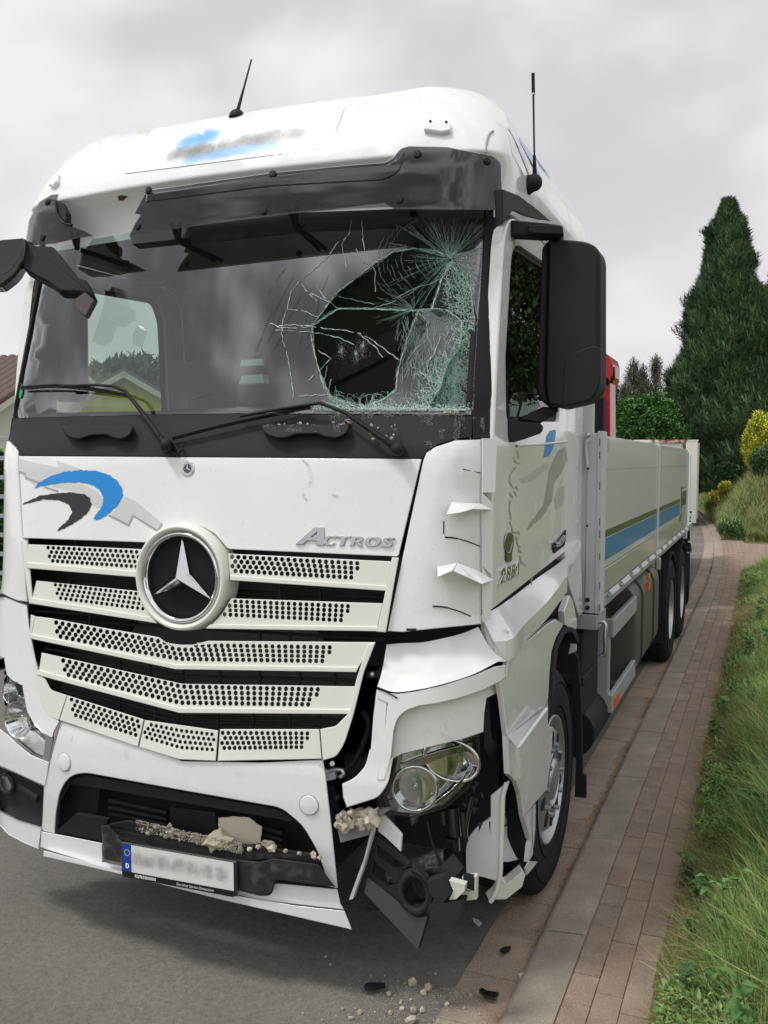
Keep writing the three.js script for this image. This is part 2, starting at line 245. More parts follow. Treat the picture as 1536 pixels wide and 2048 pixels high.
{ // round badge, chrome lettering
  const b = skin(376, 937, 0), bg = part('badge', hood); bg.position.copy(b.p); bg.quaternion.setFromUnitVectors(V(0, 0, 1), b.n);
  obj('badge_ring', new THREE.TorusGeometry(0.028, 0.0035, 8, 40), M.chrome, bg); const d = new THREE.CylinderGeometry(0.027, 0.027, 0.008, 32).rotateX(Math.PI / 2); obj('badge_disc', d, M.steel, bg);
  obj('badge_core', new THREE.CylinderGeometry(0.018, 0.018, 0.01, 32).rotateX(Math.PI / 2), M.blackGloss, bg);
  obj('badge_star', [0, 1, 2].map(i => bar([0, 0, 0.006], [Math.sin(i * 2.0944) * 0.018, Math.cos(i * 2.0944) * 0.018, 0.006], 0.0032, 5, 0.0008)), M.chrome, bg);
}
const font = await new FontLoader().loadAsync('fonts/droid/droid_sans_bold.typeface.json');
function lettering(txt, size, depth, m, parent, name, pos, n, up, wide, slant) {
  const g = new TextGeometry(txt, { font, size, depth, curveSegments: 4, bevelEnabled: true, bevelThickness: depth * 0.3, bevelSize: size * 0.03, bevelSegments: 2 });
  g.computeBoundingBox(); const w = g.boundingBox.max.x; g.scale(wide / w, 1, 1); if (slant) g.applyMatrix4(new THREE.Matrix4().makeShear(0, 0, slant, 0, 0, 0));
  const o = obj(name, g, m, parent), x = up.clone().cross(n).normalize(), y = n.clone().cross(x); o.quaternion.setFromRotationMatrix(new THREE.Matrix4().makeBasis(x, y, n)); o.position.copy(pos); return o;
}
{ const a = skin(594, 1088, 0.001), b = skin(785, 1094, 0.001), x = b.p.clone().sub(a.p), L = x.length(), n = a.n.clone().add(b.n).normalize(), up = V(0, 1, 0);
  lettering('A', 0.062, 0.006, M.chromeDark, hood, 'letter', a.p.clone(), n, up, L * 0.3, 0.55);
  lettering('CTROS', 0.034, 0.006, M.chromeDark, hood, 'letter', a.p.clone().addScaledVector(x, 0.26), n, up, L * 0.74, 0.3); }

// ---- black cowl under the windscreen, grab handles, wipers
const cowl = obj('cowl', panel([[24, 836], [300, 829], [480, 827], [946, 831], [944, 874, 6], [910, 879], [871, 891], [853, 905], [845, 917], [440, 914.5], [37, 911], [29, 896], [18, 880]], { map: skin, off: -0.002, th: 0.04, bev: 1.2, seg: 24 }), M.blackSoft, truck);
for (const [a, b, y] of [[123, 267, 860], [520, 700, 858]]) {
  const w = b - a, pts = [[a, y - 9, 6], [b, y - 10, 8], [b - w * 0.02, y + 8, 10], [b - w * 0.14, y + 20, 12], [b - w * 0.28, y + 17, 10], [b - w * 0.36, y + 10, 8], [a + w * 0.4, y + 11, 8], [a + w * 0.3, y + 18, 8], [a + w * 0.16, y + 19, 10], [a + w * 0.04, y + 8, 8]];
  obj('grab_handle', panel(pts, { map: skin, off: 0.045, th: 0.05, bev: 3, bevD: 0.012, seg: 8 }), M.black, truck);
}
const onSkin = (u, v, o) => skin(u, v, o).p;
function wiper(arm, blade, pivot) {
  const w = part('wiper', truck);
  const ap = arm.map(([u, v, o]) => onSkin(u, v, o)), n = ap.length - 1; obj('wiper_arm', [...ap.slice(0, n).map((p, i) => bar(p, ap[i + 1], 0.015 - 0.009 * Math.min(1, i / 3.5), 4, 0.015 - 0.009 * Math.min(1, (i + 1) / 3.5))), ...ap.slice(1, n).map((p, i) => new THREE.SphereGeometry(0.0135 - 0.009 * Math.min(1, (i + 1) / 3.5) * 0.9, 8, 6).translate(p.x, p.y, p.z))], M.black, w);
  obj('wiper_blade', [tube(blade.map(([u, v, o]) => onSkin(u, v, o)), 0.0055, 4), tube(blade.map(([u, v, o]) => onSkin(u, v + 4, o - 0.015)), 0.004, 4)], M.black, w);
  obj('wiper_pivot', [bar(onSkin(...pivot, -0.02), onSkin(...pivot, 0.05), 0.026, 16), new THREE.SphereGeometry(0.026, 14, 10).translate(...onSkin(...pivot, 0.05).toArray())], M.black, w);
}
wiper([[334, 893, 0.04], [318, 872, 0.055], [285, 825, 0.06], [250, 782, 0.055], [225, 772, 0.05], [190, 770, 0.04], [120, 772, 0.035]], [[42, 774, 0.02], [110, 770, 0.03], [180, 776, 0.03], [255, 789, 0.02]], [333, 890]);
wiper([[795, 897, 0.04], [770, 880, 0.055], [730, 852, 0.06], [690, 825, 0.055], [640, 806, 0.05], [560, 818, 0.04], [480, 832, 0.035]], [[345, 875, 0.03], [420, 855, 0.035], [500, 837, 0.035], [620, 812, 0.03]], [796, 898]);
obj('washer_hose', tube([[362, 890, 0.012], [362, 900, 0.02], [350, 908, 0.02], [338, 898, 0.04], [320, 868, 0.06]].map(a => onSkin(...a)), 0.004, 6), M.black, truck);
obj('washer_hose', tube([[600, 826, 0.05], [588, 836, 0.05], [570, 830, 0.05], [548, 828, 0.05]].map(a => onSkin(...a)), 0.003, 6), M.black, truck);

// ---- grille: frame, slats with punched holes, dark bars behind
const grille = part('grille', truck);
const bilin = (q, s, t) => { const a = [q[0][0] + (q[1][0] - q[0][0]) * s, q[0][1] + (q[1][1] - q[0][1]) * s], b = [q[3][0] + (q[2][0] - q[3][0]) * s, q[3][1] + (q[2][1] - q[3][1]) * s]; return [a[0] + (b[0] - a[0]) * t, a[1] + (b[1] - a[1]) * t]; };
function punch(top, bot, n, rows = 4, skip = () => false) {      // rows of holes between two poly-lines
  const al = (L, s) => { const d = [0]; for (let i = 1; i < L.length; i++) d.push(d[i - 1] + L[i][0] - L[i - 1][0]); const k = s * d[d.length - 1]; for (let i = 1; i < L.length; i++) if (k <= d[i] || i === L.length - 1) { const f = (k - d[i - 1]) / (d[i] - d[i - 1]); return [L[i - 1][0] + (L[i][0] - L[i - 1][0]) * f, L[i - 1][1] + (L[i][1] - L[i - 1][1]) * f]; } };
  const hs = [];
  for (let r = 0; r < rows; r++) for (let i = 0; i < n; i++) {
    const s = (i + 0.35 + (r % 2) * 0.5) / (n + 0.3), t = (r + 0.62) / (rows + 0.2); if (s > 1) continue; const a = al(top, s), b = al(bot, s), c = [a[0] + (b[0] - a[0]) * t, a[1] + (b[1] - a[1]) * t]; if (skip(c)) continue;
    const pitch = (top[top.length - 1][0] - top[0][0]) / n, R = pitch * 0.335, h = []; for (let k = 0; k < 8; k++) h.push([c[0] + Math.cos(k * Math.PI / 4) * R, c[1] + Math.sin(k * Math.PI / 4) * R * 1.18]); hs.push(h);
  }
  return hs;
}
const starSkip = ([u, v]) => ((u - 370) / 94) ** 2 + ((v - 1154) / 112) ** 2 < 1, starSkip3 = ([u, v]) => ((u - 370) / 84) ** 2 + ((v - 1185) / 108) ** 2 < 1;
const slat = (out, lip, hs, off = 0.012) => { const o = obj('grille_slat', panel(out, { map: skin, off, th: 0.025, bev: 1.2, bevD: 0.005, seg: 16, sub: 30, holes: hs }), M.cream, grille); if (lip) obj('slat_lip', panel(lip, { map: skin, off: off + 0.007, th: 0.03, bev: 1.2, bevD: 0.004, seg: 16 }), M.cream, o); return o; };
slat(zE([[106, 170], [570, 190], [552, 230], [545, 292], [104, 258]]), zE([[104, 240], [540, 276], [540, 298], [104, 262]]), punch(zE([[176, 172], [566, 190]]), zE([[188, 242], [548, 268]]), 19, 4, starSkip));
slat(zE([[876, 206], [1503, 236], [1482, 345], [884, 305]]), zE([[884, 290], [1486, 330], [1482, 349], [884, 308]]), punch(zE([[882, 206], [1402, 234]]), zE([[886, 282], [1352, 308]]), 21, 4, starSkip));
slat(zE([[140, 310], [552, 352], [566, 400], [590, 462], [120, 392]]), zE([[120, 376], [588, 452], [604, 474], [118, 398]]), punch(zE([[204, 314], [556, 352]]), zE([[218, 384], [580, 432]]), 18, 4, starSkip));
slat(zE([[888, 378], [1470, 397], [1448, 494], [806, 486], [850, 440]]), zE([[806, 478], [1452, 486], [1448, 504], [790, 494]]), punch(zE([[878, 378], [1366, 398]]), zE([[838, 448], [1312, 472]]), 21, 4, starSkip));
slat(zE([[128, 446], [196, 454], [380, 488], [610, 527], [640, 548], [690, 556], [740, 556], [800, 541], [1440, 546], [1368, 655], [675, 645], [118, 530]]), zE([[116, 514], [676, 632], [1376, 642], [1368, 661], [674, 650], [114, 532]]), punch(zE([[206, 458], [400, 494], [690, 546], [1298, 556]]), zE([[214, 530], [420, 572], [690, 620], [1240, 628]]), 44, 4, starSkip3));
slat(zE([[160, 586], [700, 706], [1372, 716], [1344, 816], [690, 812], [148, 668]]), zE([[144, 652], [690, 798], [1350, 804], [1344, 822], [690, 818], [142, 672]]), punch(zE([[232, 604], [420, 645], [700, 704], [1254, 716]]), zE([[246, 676], [420, 722], [690, 790], [1184, 796]]), 41, 4));
slat(zE([[258, 750], [553, 843], [530, 948], [228, 845]]), null, punch(zE([[266, 752], [552, 846]]), zE([[276, 832], [526, 914]]), 13, 4));
slat(zE([[556, 845], [838, 885], [829, 1002], [686, 996], [534, 948]]), null, punch(zE([[556, 848], [690, 872], [834, 890]]), zE([[546, 916], [690, 962], [822, 970]]), 14, 4));
slat(zE([[845, 880], [1226, 880], [1236, 994], [836, 1002]]), null, punch(zE([[848, 882], [1208, 886]]), zE([[844, 964], [1160, 958]]), 16, 4));
// frame pieces
obj('grille_frame', panel(zE([[80, 150], [106, 158], [128, 400, 10], [112, 398], [92, 262]]), { map: skin, off: 0.01, th: 0.06, bev: 1.2, seg: 16 }), M.cream, grille);
obj('grille_frame', panel(zE([[1505, 220], [1532, 222], [1512, 330], [1482, 508], [1446, 506], [1474, 380]]), { map: skin, off: 0.022, th: 0.06, bev: 1.5, seg: 14 }), M.cream, grille);
obj('grille_frame', panel(zE([[1412, 556], [1442, 546], [1398, 660], [1356, 830], [1322, 936, 20], [1292, 985, 20], [1240, 1000], [1230, 880], [1290, 868, 10], [1336, 822], [1344, 800], [1368, 690]]), { map: skin, off: 0.024, th: 0.06, bev: 1.6, seg: 14 }), M.cream, grille);
obj('grille_frame', panel(zE([[118, 440], [136, 446], [120, 530], [148, 668], [176, 690], [196, 730, 14], [258, 750], [226, 846], [188, 832, 20], [160, 790], [140, 690], [112, 540]]), { map: skin, off: 0.014, th: 0.06, bev: 1.4, seg: 14 }), M.cream, grille);
// dark sheet added behind the slats to shade the gaps, and bars
obj('dark_backing', panel([[40, 1074], [806, 1108], [790, 1260], [748, 1280], [700, 1440], [640, 1520], [350, 1515], [115, 1430], [60, 1290]], { map: skin, off: -0.3, th: 0.02, seg: 30 }), M.dark_backing, grille);
for (const [a, b] of [[[60, 1162], [790, 1196]], [[60, 1172], [790, 1206]], [[70, 1222], [780, 1266]], [[80, 1238], [770, 1279]], [[90, 1296], [366, 1352]], [[366, 1352], [716, 1360]], [[90, 1310], [362, 1364]], [[100, 1372], [360, 1432]], [[360, 1432], [700, 1440]], [[110, 1384], [360, 1444]], [[360, 1444], [690, 1450]]])
  obj('grille_bar', bar(onSkin(...a, -0.05), onSkin(...b, -0.05), 0.006, 6), M.black, grille);
for (const [u, v0, v1] of [[140, 1160, 1180], [560, 1168, 1200], [640, 1168, 1204], [180, 1225, 1262], [520, 1262, 1282], [580, 1264, 1284], [240, 1310, 1345], [300, 1325, 1358], [366, 1340, 1375], [440, 1340, 1372], [520, 1342, 1372], [600, 1342, 1372], [670, 1342, 1372], [240, 1392, 1425], [310, 1410, 1440], [366, 1425, 1460], [436, 1426, 1458], [506, 1426, 1456], [580, 1426, 1456], [640, 1426, 1456]])
  obj('grille_rib', bar(onSkin(u, v0, -0.055), onSkin(u, v1, -0.055), 0.006, 6), M.black, grille);
{ // emblem
  const e = part('star_emblem', grille); e.position.set(0, 1.553, 0.012); e.rotation.x = -0.03;
  const ring = (pts, m, name) => obj(name, new THREE.LatheGeometry(pts.map(p => new THREE.Vector2(...p)), 72).rotateX(Math.PI / 2), m, e);
  ring([[0.178, 0.0], [0.182, 0.024], [0.19, 0.034], [0.198, 0.034], [0.204, 0.026], [0.208, 0.0], [0.213, -0.06]], M.cream, 'emblem_bezel');
  ring([[0.152, -0.01], [0.154, 0.012], [0.16, 0.024], [0.169, 0.029], [0.177, 0.023], [0.18, 0.0]], M.chrome, 'emblem_ring');
  obj('emblem_mesh', new THREE.CircleGeometry(0.158, 48).translate(0, 0, -0.012), M.dark, e);
  const wires = []; for (let i = -17; i <= 17; i++) { const c = i * 0.0088, h = Math.sqrt(Math.max(0, 0.152 ** 2 - c * c)); for (const s of [1, -1]) { const A = V(c, -h, -0.008), B = V(c, h, -0.008), R = new THREE.Matrix4().makeRotationZ(s * Math.PI / 4); A.applyMatrix4(R); B.applyMatrix4(R); wires.push(bar(A, B, 0.0011, 4)); } }
  obj('emblem_wire', wires, M.blackSoft, e);
  const star = []; const pos = []; const tri = (a, b, c) => pos.push(...a, ...b, ...c);
  for (let k = 0; k < 3; k++) { const a = k * 2.0944, T = [Math.sin(a) * 0.155, Math.cos(a) * 0.155, 0.01], C0 = [0, 0, 0.05], L = [Math.sin(a - 1.0472) * 0.034, Math.cos(a - 1.0472) * 0.034, 0.004], R = [Math.sin(a + 1.0472) * 0.034, Math.cos(a + 1.0472) * 0.034, 0.004]; tri(C0, L, T); tri(C0, T, R); }
  const sg = new THREE.BufferGeometry(); sg.setAttribute('position', new THREE.Float32BufferAttribute(pos, 3)); sg.computeVertexNormals(); obj('emblem_star', sg, M.chrome, e);
}

// ---- bumper
const bumper = part('bumper', truck);
obj('bumper_panel', panel(zH([[266, 312], [690, 448], [800, 488], [1150, 494], [1418, 482], [1430, 560], [1458, 800], [1482, 1046, 4], [1445, 1038], [1395, 885, 30], [1330, 772, 40], [1235, 692, 40], [800, 616], [372, 538, 30], [305, 552, 40], [262, 620, 40], [246, 720], [240, 806], [184, 792], [192, 600]]), { map: skin, th: 0.05, bev: 1.6, bevD: 0.006, seg: 16 }), M.paint, bumper);
obj('bumper_band', panel(zH([[180, 796], [300, 818], [450, 848], [450, 930], [600, 960], [1020, 1046], [1140, 1078, 10], [1190, 1078, 20], [1204, 1022, 14], [1480, 1050], [1494, 1112], [1510, 1140], [1160, 1100], [540, 982], [176, 866]]), { map: skin, off: 0.006, th: 0.06, bev: 1.6, bevD: 0.006, seg: 16 }), M.paint, bumper);
obj('bumper_spoiler', panel(zH([[192, 880], [540, 972], [1000, 1072], [1300, 1122], [1512, 1145], [1545, 1228], [1250, 1160], [980, 1098], [560, 992], [188, 906]]), { map: skin, off: 0.03, th: 0.05, bev: 1.4, bevD: 0.006, seg: 16 }), M.paint, bumper);
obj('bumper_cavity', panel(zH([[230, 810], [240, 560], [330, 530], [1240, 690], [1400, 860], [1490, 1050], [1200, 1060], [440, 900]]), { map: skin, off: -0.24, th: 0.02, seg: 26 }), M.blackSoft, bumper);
obj('bumper_mesh', panel(zH([[300, 570, 10], [380, 548], [1230, 702, 20], [1300, 752], [1260, 752], [1220, 742], [380, 598], [300, 590]]), { map: skin, off: -0.05, th: 0.03, bev: 1, seg: 16 }), M.blackSoft, bumper);
for (const [a, b] of [[[480, 660], [735, 715]], [[480, 690], [735, 745]], [[480, 720], [735, 768]], [[1150, 780], [1240, 805]], [[1150, 810], [1240, 835]], [[1150, 840], [1240, 862]]]) { const [p, q] = zH([a, b]); obj('bumper_louvre', bar(onSkin(...p.slice(0, 2), -0.11), onSkin(...q.slice(0, 2), -0.11), 0.011, 6), M.black, bumper); }
obj('bumper_post', panel(zH([[745, 690], [945, 712], [955, 830], [752, 810]]), { map: skin, off: -0.08, th: 0.06, bev: 2, seg: 16 }), M.black, bumper);
obj('bumper_cheek', panel(zH([[250, 800], [262, 660], [310, 578], [440, 600], [430, 720], [330, 735], [300, 800]]), { map: skin, off: -0.1, th: 0.05, bev: 2, seg: 16 }), M.black, bumper);
obj('bumper_shelf', plate([skin(...zH([[245, 795]])[0], -0.005).p, skin(...zH([[450, 838]])[0], -0.005).p, skin(...zH([[470, 745]])[0], -0.15).p, skin(...zH([[330, 722]])[0], -0.15).p], 0.02), M.black, bumper);
// black skid block that carries the plate, with a studded top tread
{ const topF = zH([[447, 800], [470, 792], [545, 846], [1000, 905], [1040, 912], [1135, 918], [1150, 910]]);
  const blk = obj('skid_block', panel(zH([[444, 770, 6], [476, 770], [545, 846], [1030, 920], [1140, 930, 10], [1200, 915], [1400, 940, 10], [1440, 1000], [1474, 1040], [1210, 1006, 14], [1190, 1066, 16], [1130, 1072, 20], [1030, 1052], [545, 980], [545, 935], [456, 918, 10]]), { map: skin, off: 0.045, th: 0.12, bev: 2.5, bevD: 0.01, seg: 14 }), M.dustyBlack, bumper);
  obj('skid_tread', plate([skin(...zH([[447, 772]])[0], 0.044).p, skin(...zH([[545, 848]])[0], 0.044).p, skin(...zH([[1030, 922]])[0], 0.044).p, skin(...zH([[1200, 915]])[0], 0.044).p, skin(...zH([[1400, 935]])[0], 0.0).p, skin(...zH([[1380, 900]])[0], -0.14).p, skin(...zH([[960, 850]])[0], -0.14).p, skin(...zH([[560, 752]])[0], -0.14).p], 0.012), M.blackSoft, blk);
  const studs = []; for (let i = 0; i < 26; i++) for (let j = 0; j < 5; j++) { const p = zH([[470 + i * 5.2 + j * 13, 775 + i * 1.3 + j * 12]])[0]; studs.push(new THREE.BoxGeometry(0.005, 0.004, 0.007).translate(...skin(p[0], p[1], 0.042 - (4 - j) * 0.035).p.toArray())); }
  obj('tread_stud', studs, M.blackSoft, blk); }
for (const [u, v] of [[128.4, 1524], [618, 1610]]) { const s = skin(u, v, 0.0), c = new THREE.LatheGeometry([[0, 0.007], [0.033, 0.006], [0.036, 0.002], [0.0365, -0.006]].map(p => new THREE.Vector2(...p)), 40); const o = obj('sensor_cap', c, M.paint, bumper); o.quaternion.setFromUnitVectors(V(0, 1, 0), s.n); o.position.copy(s.p); const rg = obj('cap_gap', new THREE.TorusGeometry(0.0378, 0.0016, 6, 40).rotateX(Math.PI / 2), M.greyPaint, o); }
{ // number plate on its frame; the characters are an unreadable grey smear in the photograph
  const pl = part('number_plate', bumper); pl.position.set(-0.062, 0.381, 0.108);
  { const a = rayDir(356, 1735), t = (0.108 - camera.position.z) / a.z; pl.position.copy(camera.position).addScaledVector(a, t); pl.rotation.y = 0.02; pl.rotation.z = 0.012; }
  const s = 0.97; obj('plate_frame', box(-0.268 * s, 0.268 * s, -0.072, 0.066, -0.012, 0.006, 0.008), M.blackGloss, pl);
  const cv = document.createElement('canvas'); cv.width = 1024; cv.height = 216; const x = cv.getContext('2d'); x.fillStyle = '#d8d8d4'; x.fillRect(0, 0, 1024, 216);
  for (let k = 0; k < 420; k++) { const g = [0.1, 0.22, 0.34, 0.47, 0.6, 0.72, 0.86][k % 7] * 1024 + rr(-55, 55); x.fillStyle = 'rgba(96,96,94,0.035)'; x.beginPath(); x.arc(g + 40, 105 + rr(-45, 45), rr(14, 40), 0, 7); x.fill(); }
  x.fillStyle = '#0b3f9c'; x.fillRect(0, 0, 82, 216); x.fillStyle = '#fff'; x.font = 'bold 54px sans-serif'; x.fillText('D', 22, 190); x.fillStyle = '#e8d24a'; for (let k = 0; k < 12; k++) { x.beginPath(); x.arc(41 + 24 * Math.cos(k * Math.PI / 6), 66 + 24 * Math.sin(k * Math.PI / 6), 4, 0, 7); x.fill(); }
  const ct = new THREE.CanvasTexture(cv); ct.colorSpace = THREE.SRGBColorSpace;
  obj('plate_face', new THREE.PlaneGeometry(0.512 * s, 0.108).translate(0, 0.006, 0.0075), std(lin(1, 1, 1), 0.4, 0, { map: ct }), pl);
  const c2 = document.createElement('canvas'); c2.width = 2048; c2.height = 96; const y = c2.getContext('2d'); y.fillStyle = '#111'; y.fillRect(0, 0, 2048, 96); y.fillStyle = '#eee'; y.font = 'bold 70px sans-serif'; y.fillText('KUNZMANN', 220, 74); y.font = '54px sans-serif'; y.fillText('Die neue Service-Dimension', 1010, 72);
  const t2 = new THREE.CanvasTexture(c2); t2.colorSpace = THREE.SRGBColorSpace;
  obj('plate_strip', new THREE.PlaneGeometry(0.512 * s, 0.024).translate(0, -0.06, 0.0075), std(lin(1, 1, 1), 0.4, 0, { map: t2 }), pl);
}

// ---- undamaged corner on the far side: lamp surround, lamp, fog lamp
const cornerL = part('front_corner', truck);
obj('lamp_surround', panel(zS([[-60, -520], [60, -520], [180, -470], [270, -440], [290, -250], [330, 0], [380, 260], [410, 470], [470, 620, 40], [590, 690], [530, 800], [515, 862], [440, 826, 40], [330, 720], [262, 590], [232, 430], [218, 352], [130, 300], [66, 240], [40, 80], [-20, 60]]), { map: skin, off: 0.012, th: 0.06, bev: 2, bevD: 0.01, seg: 12 }), M.paint, cornerL);
obj('lamp_housing', panel(zS([[40, 200], [230, 300], [340, 700], [530, 850], [480, 1090], [300, 1010], [90, 800], [40, 500]]), { map: skin, off: -0.06, th: 0.06, seg: 10 }), M.chrome, cornerL);
obj('lamp_lens', panel(zS([[70, 250], [130, 296], [214, 350], [240, 470], [264, 600], [332, 722], [440, 830], [425, 1060], [300, 1000], [150, 870], [85, 740]]), { map: skin, off: -0.002, th: 0.01, bev: 1.5, seg: 9 }), M.lens, cornerL);
for (const [u, v, R] of [[250, 660, 0.075], [180, 400, 0.045]]) { const p = zS([[u, v]])[0], s = skin(p[0], p[1], -0.05); const g = new THREE.LatheGeometry([[0.001, -0.04], [0.4, -0.03], [0.75, 0.0], [1, 0.04], [1.08, 0.045]].map(q => new THREE.Vector2(q[0] * R, q[1])), 30); const o = obj('lamp_reflector', g, M.chrome, cornerL); o.position.copy(s.p); o.quaternion.setFromUnitVectors(V(0, 1, 0), V(-0.1, 0, 1).normalize()); obj('lamp_bulb', new THREE.SphereGeometry(R * 0.32, 14, 10).translate(0, 0.01, 0), M.lens, o); }
obj('lamp_trim', panel(zS([[445, 828], [522, 864], [480, 1088], [415, 1062], [432, 960]]), { map: skin, off: 0.0, th: 0.05, bev: 1, seg: 12 }), M.steel, cornerL);
obj('corner_panel', panel(zS([[-60, 720], [0, 770], [80, 830], [150, 900], [300, 1024], [415, 1070], [480, 1098], [466, 1200], [440, 1330], [180, 1210], [0, 1130], [-70, 1100]]), { map: skin, off: 0.004, th: 0.05, bev: 1.5, seg: 14 }), M.paint, cornerL);
obj('corner_skirt', panel(zS([[-70, 1520], [0, 1565], [180, 1660], [410, 1730], [405, 1770], [388, 1890], [380, 1940], [250, 1890], [80, 1800], [-10, 1700], [-70, 1640]]), { map: skin, off: 0.004, th: 0.06, bev: 1.8, seg: 14 }), M.paint, cornerL);
obj('fog_lamp_recess', panel(zS([[-70, 1120], [0, 1140], [180, 1215], [438, 1335], [408, 1725], [180, 1655], [0, 1560], [-70, 1510]]), { map: skin, off: -0.03, th: 0.02, seg: 14 }), M.black, cornerL);
{ const p = zS([[66, 1304]])[0], s = skin(p[0], p[1], -0.02), g = part('fog_lamp', cornerL); g.position.copy(s.p); g.quaternion.setFromUnitVectors(V(0, 0, 1), V(-0.1, 0, 1).normalize()); obj('fog_ring', new THREE.TorusGeometry(0.042, 0.009, 10, 30), M.black, g); obj('fog_lens', new THREE.SphereGeometry(0.042, 20, 12, 0, 6.3, 0, 1.2).rotateX(Math.PI / 2).scale(1, 1, 0.4), M.lens, g); obj('fog_back', new THREE.CircleGeometry(0.04, 24).translate(0, 0, -0.01), M.steel, g); obj('fog_shelf', bar(V(0.08, -0.0, -0.01), V(0.2, -0.03, 0.0), 0.02, 8), M.black, g); }
// ---- damaged corner: air deflector with torn flaps, crumpled lamp surround, broken lamp
const deflG = panel([[847, 920], [853, 906], [871, 894], [910, 881], [963, 879], [963, 1248], [860, 1258], [806, 1264], [775, 1262], [790, 1190], [806, 1112]], { map: skin, off: 0.006, th: 0.03, bev: 1.6, bevD: 0.005, seg: 14 });
const defl = obj('air_deflector', deflG, M.paint, truck);
obj('air_deflector', mirrorX(deflG), M.paint, truck);
{ const e = (u, v, o) => skin(u, v, o).p;
  obj('deflector_flange', [plate([e(963, 877, 0.014), e(992, 877, 0.02), e(988, 985, 0.024), e(963, 985, 0.014)], 0.006), plate([e(963, 985, 0.014), e(984, 1008, 0.03), e(982, 1150, 0.022), e(963, 1132, 0.012)], 0.006), plate([e(963, 1132, 0.012), e(982, 1168, 0.03), e(980, 1238, 0.02), e(965, 1244, 0.014)], 0.006)], M.paint, defl);
  const flap = pts => obj('torn_flap', plate(pts.map(([x, y, o]) => { const q = zF([[x, y]])[0]; return e(q[0], q[1], o); }), 0.004), M.paint, defl);
  flap([[930, 18, 0.012], [1110, 28, 0.02], [1060, 60, 0.075], [985, 82, 0.07], [898, 96, 0.06]]); flap([[1110, 28, 0.02], [1175, 62, 0.03], [1110, 62, 0.06], [1060, 60, 0.075]]);
  flap([[845, 415, 0.012], [965, 392, 0.015], [935, 440, 0.07], [848, 476, 0.06]]); flap([[965, 392, 0.015], [1090, 440, 0.02], [1185, 496, 0.03], [1112, 520, 0.08], [1030, 480, 0.085], [940, 440, 0.07]]);
  const slit = (pts, r = 0.0022) => obj('deflector_slot', tube(pts.map(([x, y]) => { const q = zF([[x, y]])[0]; return e(q[0], q[1], 0.007); }), r, 5), M.dark, defl);
  slit([[890, 228], [930, 231], [972, 238]], 0.003); slit([[975, 238], [1040, 258], [1105, 284]]); slit([[815, 653], [860, 655], [905, 661]], 0.003); slit([[905, 661], [980, 685], [1050, 715]]); slit([[883, 130], [883, 208]]); slit([[655, 797], [715, 797]], 0.005);
  slit([[1040, 478], [1090, 500]], 0.002);
  { const z = zD([[1090, 866], [1180, 886]]); obj('deflector_slot', tube(z.map(q => e(q[0], q[1], 0.007)), 0.002, 5), M.dark, defl); } }
// crumpled surround: an upturned ledge, a front band and the arm round the lamp
const surr = part('lamp_surround_broken', truck);
const bent = (du = 0, dv = 0, extra = null) => (u, v, off = 0) => { const s = skin(u + du, v + dv, off); return s; };
{ // ledge as a ruled strip between its back edge (recessed, higher) and its front lip
  const bk = zQ([[512, 188], [640, 178], [780, 172], [950, 140], [1100, 100], [1216, 52]]), fr = zQ([[440, 510], [560, 552], [750, 535], [950, 490], [1180, 415], [1405, 298]]);
  const N = 5, K = 8, pos = [], P = [];
  for (let i = 0; i < bk.length; i++) { const b = skin(bk[i][0], bk[i][1], -0.05 + (i === 5 ? 0.02 : 0)).p, f = skin(fr[i][0], fr[i][1], 0.045).p; const row = []; for (let k = 0; k <= K; k++) { const t = k / K, q = b.clone().lerp(f, t); q.y -= 0.02 * Math.sin(t * Math.PI); row.push(q); } P.push(row); }
  const L = []; for (let k = 0; k <= K; k++) { const c = new THREE.CatmullRomCurve3(P.map(r => r[k])); L.push(c.getPoints(24)); }
  const idx = [], vs = []; for (let k = 0; k <= K; k++) for (let i = 0; i <= 24; i++) vs.push(...L[k][i].toArray()); for (let k = 0; k < K; k++) for (let i = 0; i < 24; i++) { const a = k * 25 + i; idx.push(a, a + 25, a + 1, a + 1, a + 25, a + 26); }
  const g = new THREE.BufferGeometry(); g.setAttribute('position', new THREE.Float32BufferAttribute(vs, 3)); g.setIndex(idx); g.computeVertexNormals(); obj('surround_ledge', g, M.paint, surr);
}
obj('surround_band', panel(zQ([[434, 534], [520, 560], [600, 566], [750, 545], [950, 500], [1180, 425], [1340, 358], [1425, 346], [1426, 440], [1390, 470], [1250, 540], [1080, 598], [900, 640], [760, 660], [650, 700, 40], [592, 760, 40], [568, 850], [556, 960], [545, 1060], [520, 1150], [496, 1229], [440, 1229], [462, 1100], [490, 900], [520, 640], [436, 600]]), { map: skin, off: 0.045, th: 0.05, bev: 1.6, bevD: 0.008, seg: 9 }), M.paint, surr);
obj('surround_arm', panel([...zQ([[434, 538], [520, 575], [500, 900], [470, 1100], [444, 1229]]), ...zG([[480, 280, 20], [452, 430, 40], [400, 500, 30], [240, 550], [222, 500], [216, 430], [280, 400, 30], [335, 340, 30], [358, 250]]), ...zQ([[390, 1000], [410, 740]])], { map: skin, off: 0.04, th: 0.05, bev: 1.8, bevD: 0.008, seg: 9 }), M.paint, surr);
obj('surround_recess', panel(zQ([[560, 900], [600, 700], [760, 640], [1080, 580], [1380, 475], [1384, 550], [1280, 600], [1262, 720], [1256, 860], [1100, 912], [900, 960], [620, 1030], [540, 1080]]), { map: skin, off: -0.015, th: 0.02, bev: 1, seg: 10, back: true }), M.paint, surr);
{ const q = zQ([[436, 512], [500, 545], [560, 575], [595, 597]]); obj('surround_crack', tube(q.map(p => skin(p[0], p[1] + 1, 0.048).p), 0.0025, 5), M.dark, surr); }
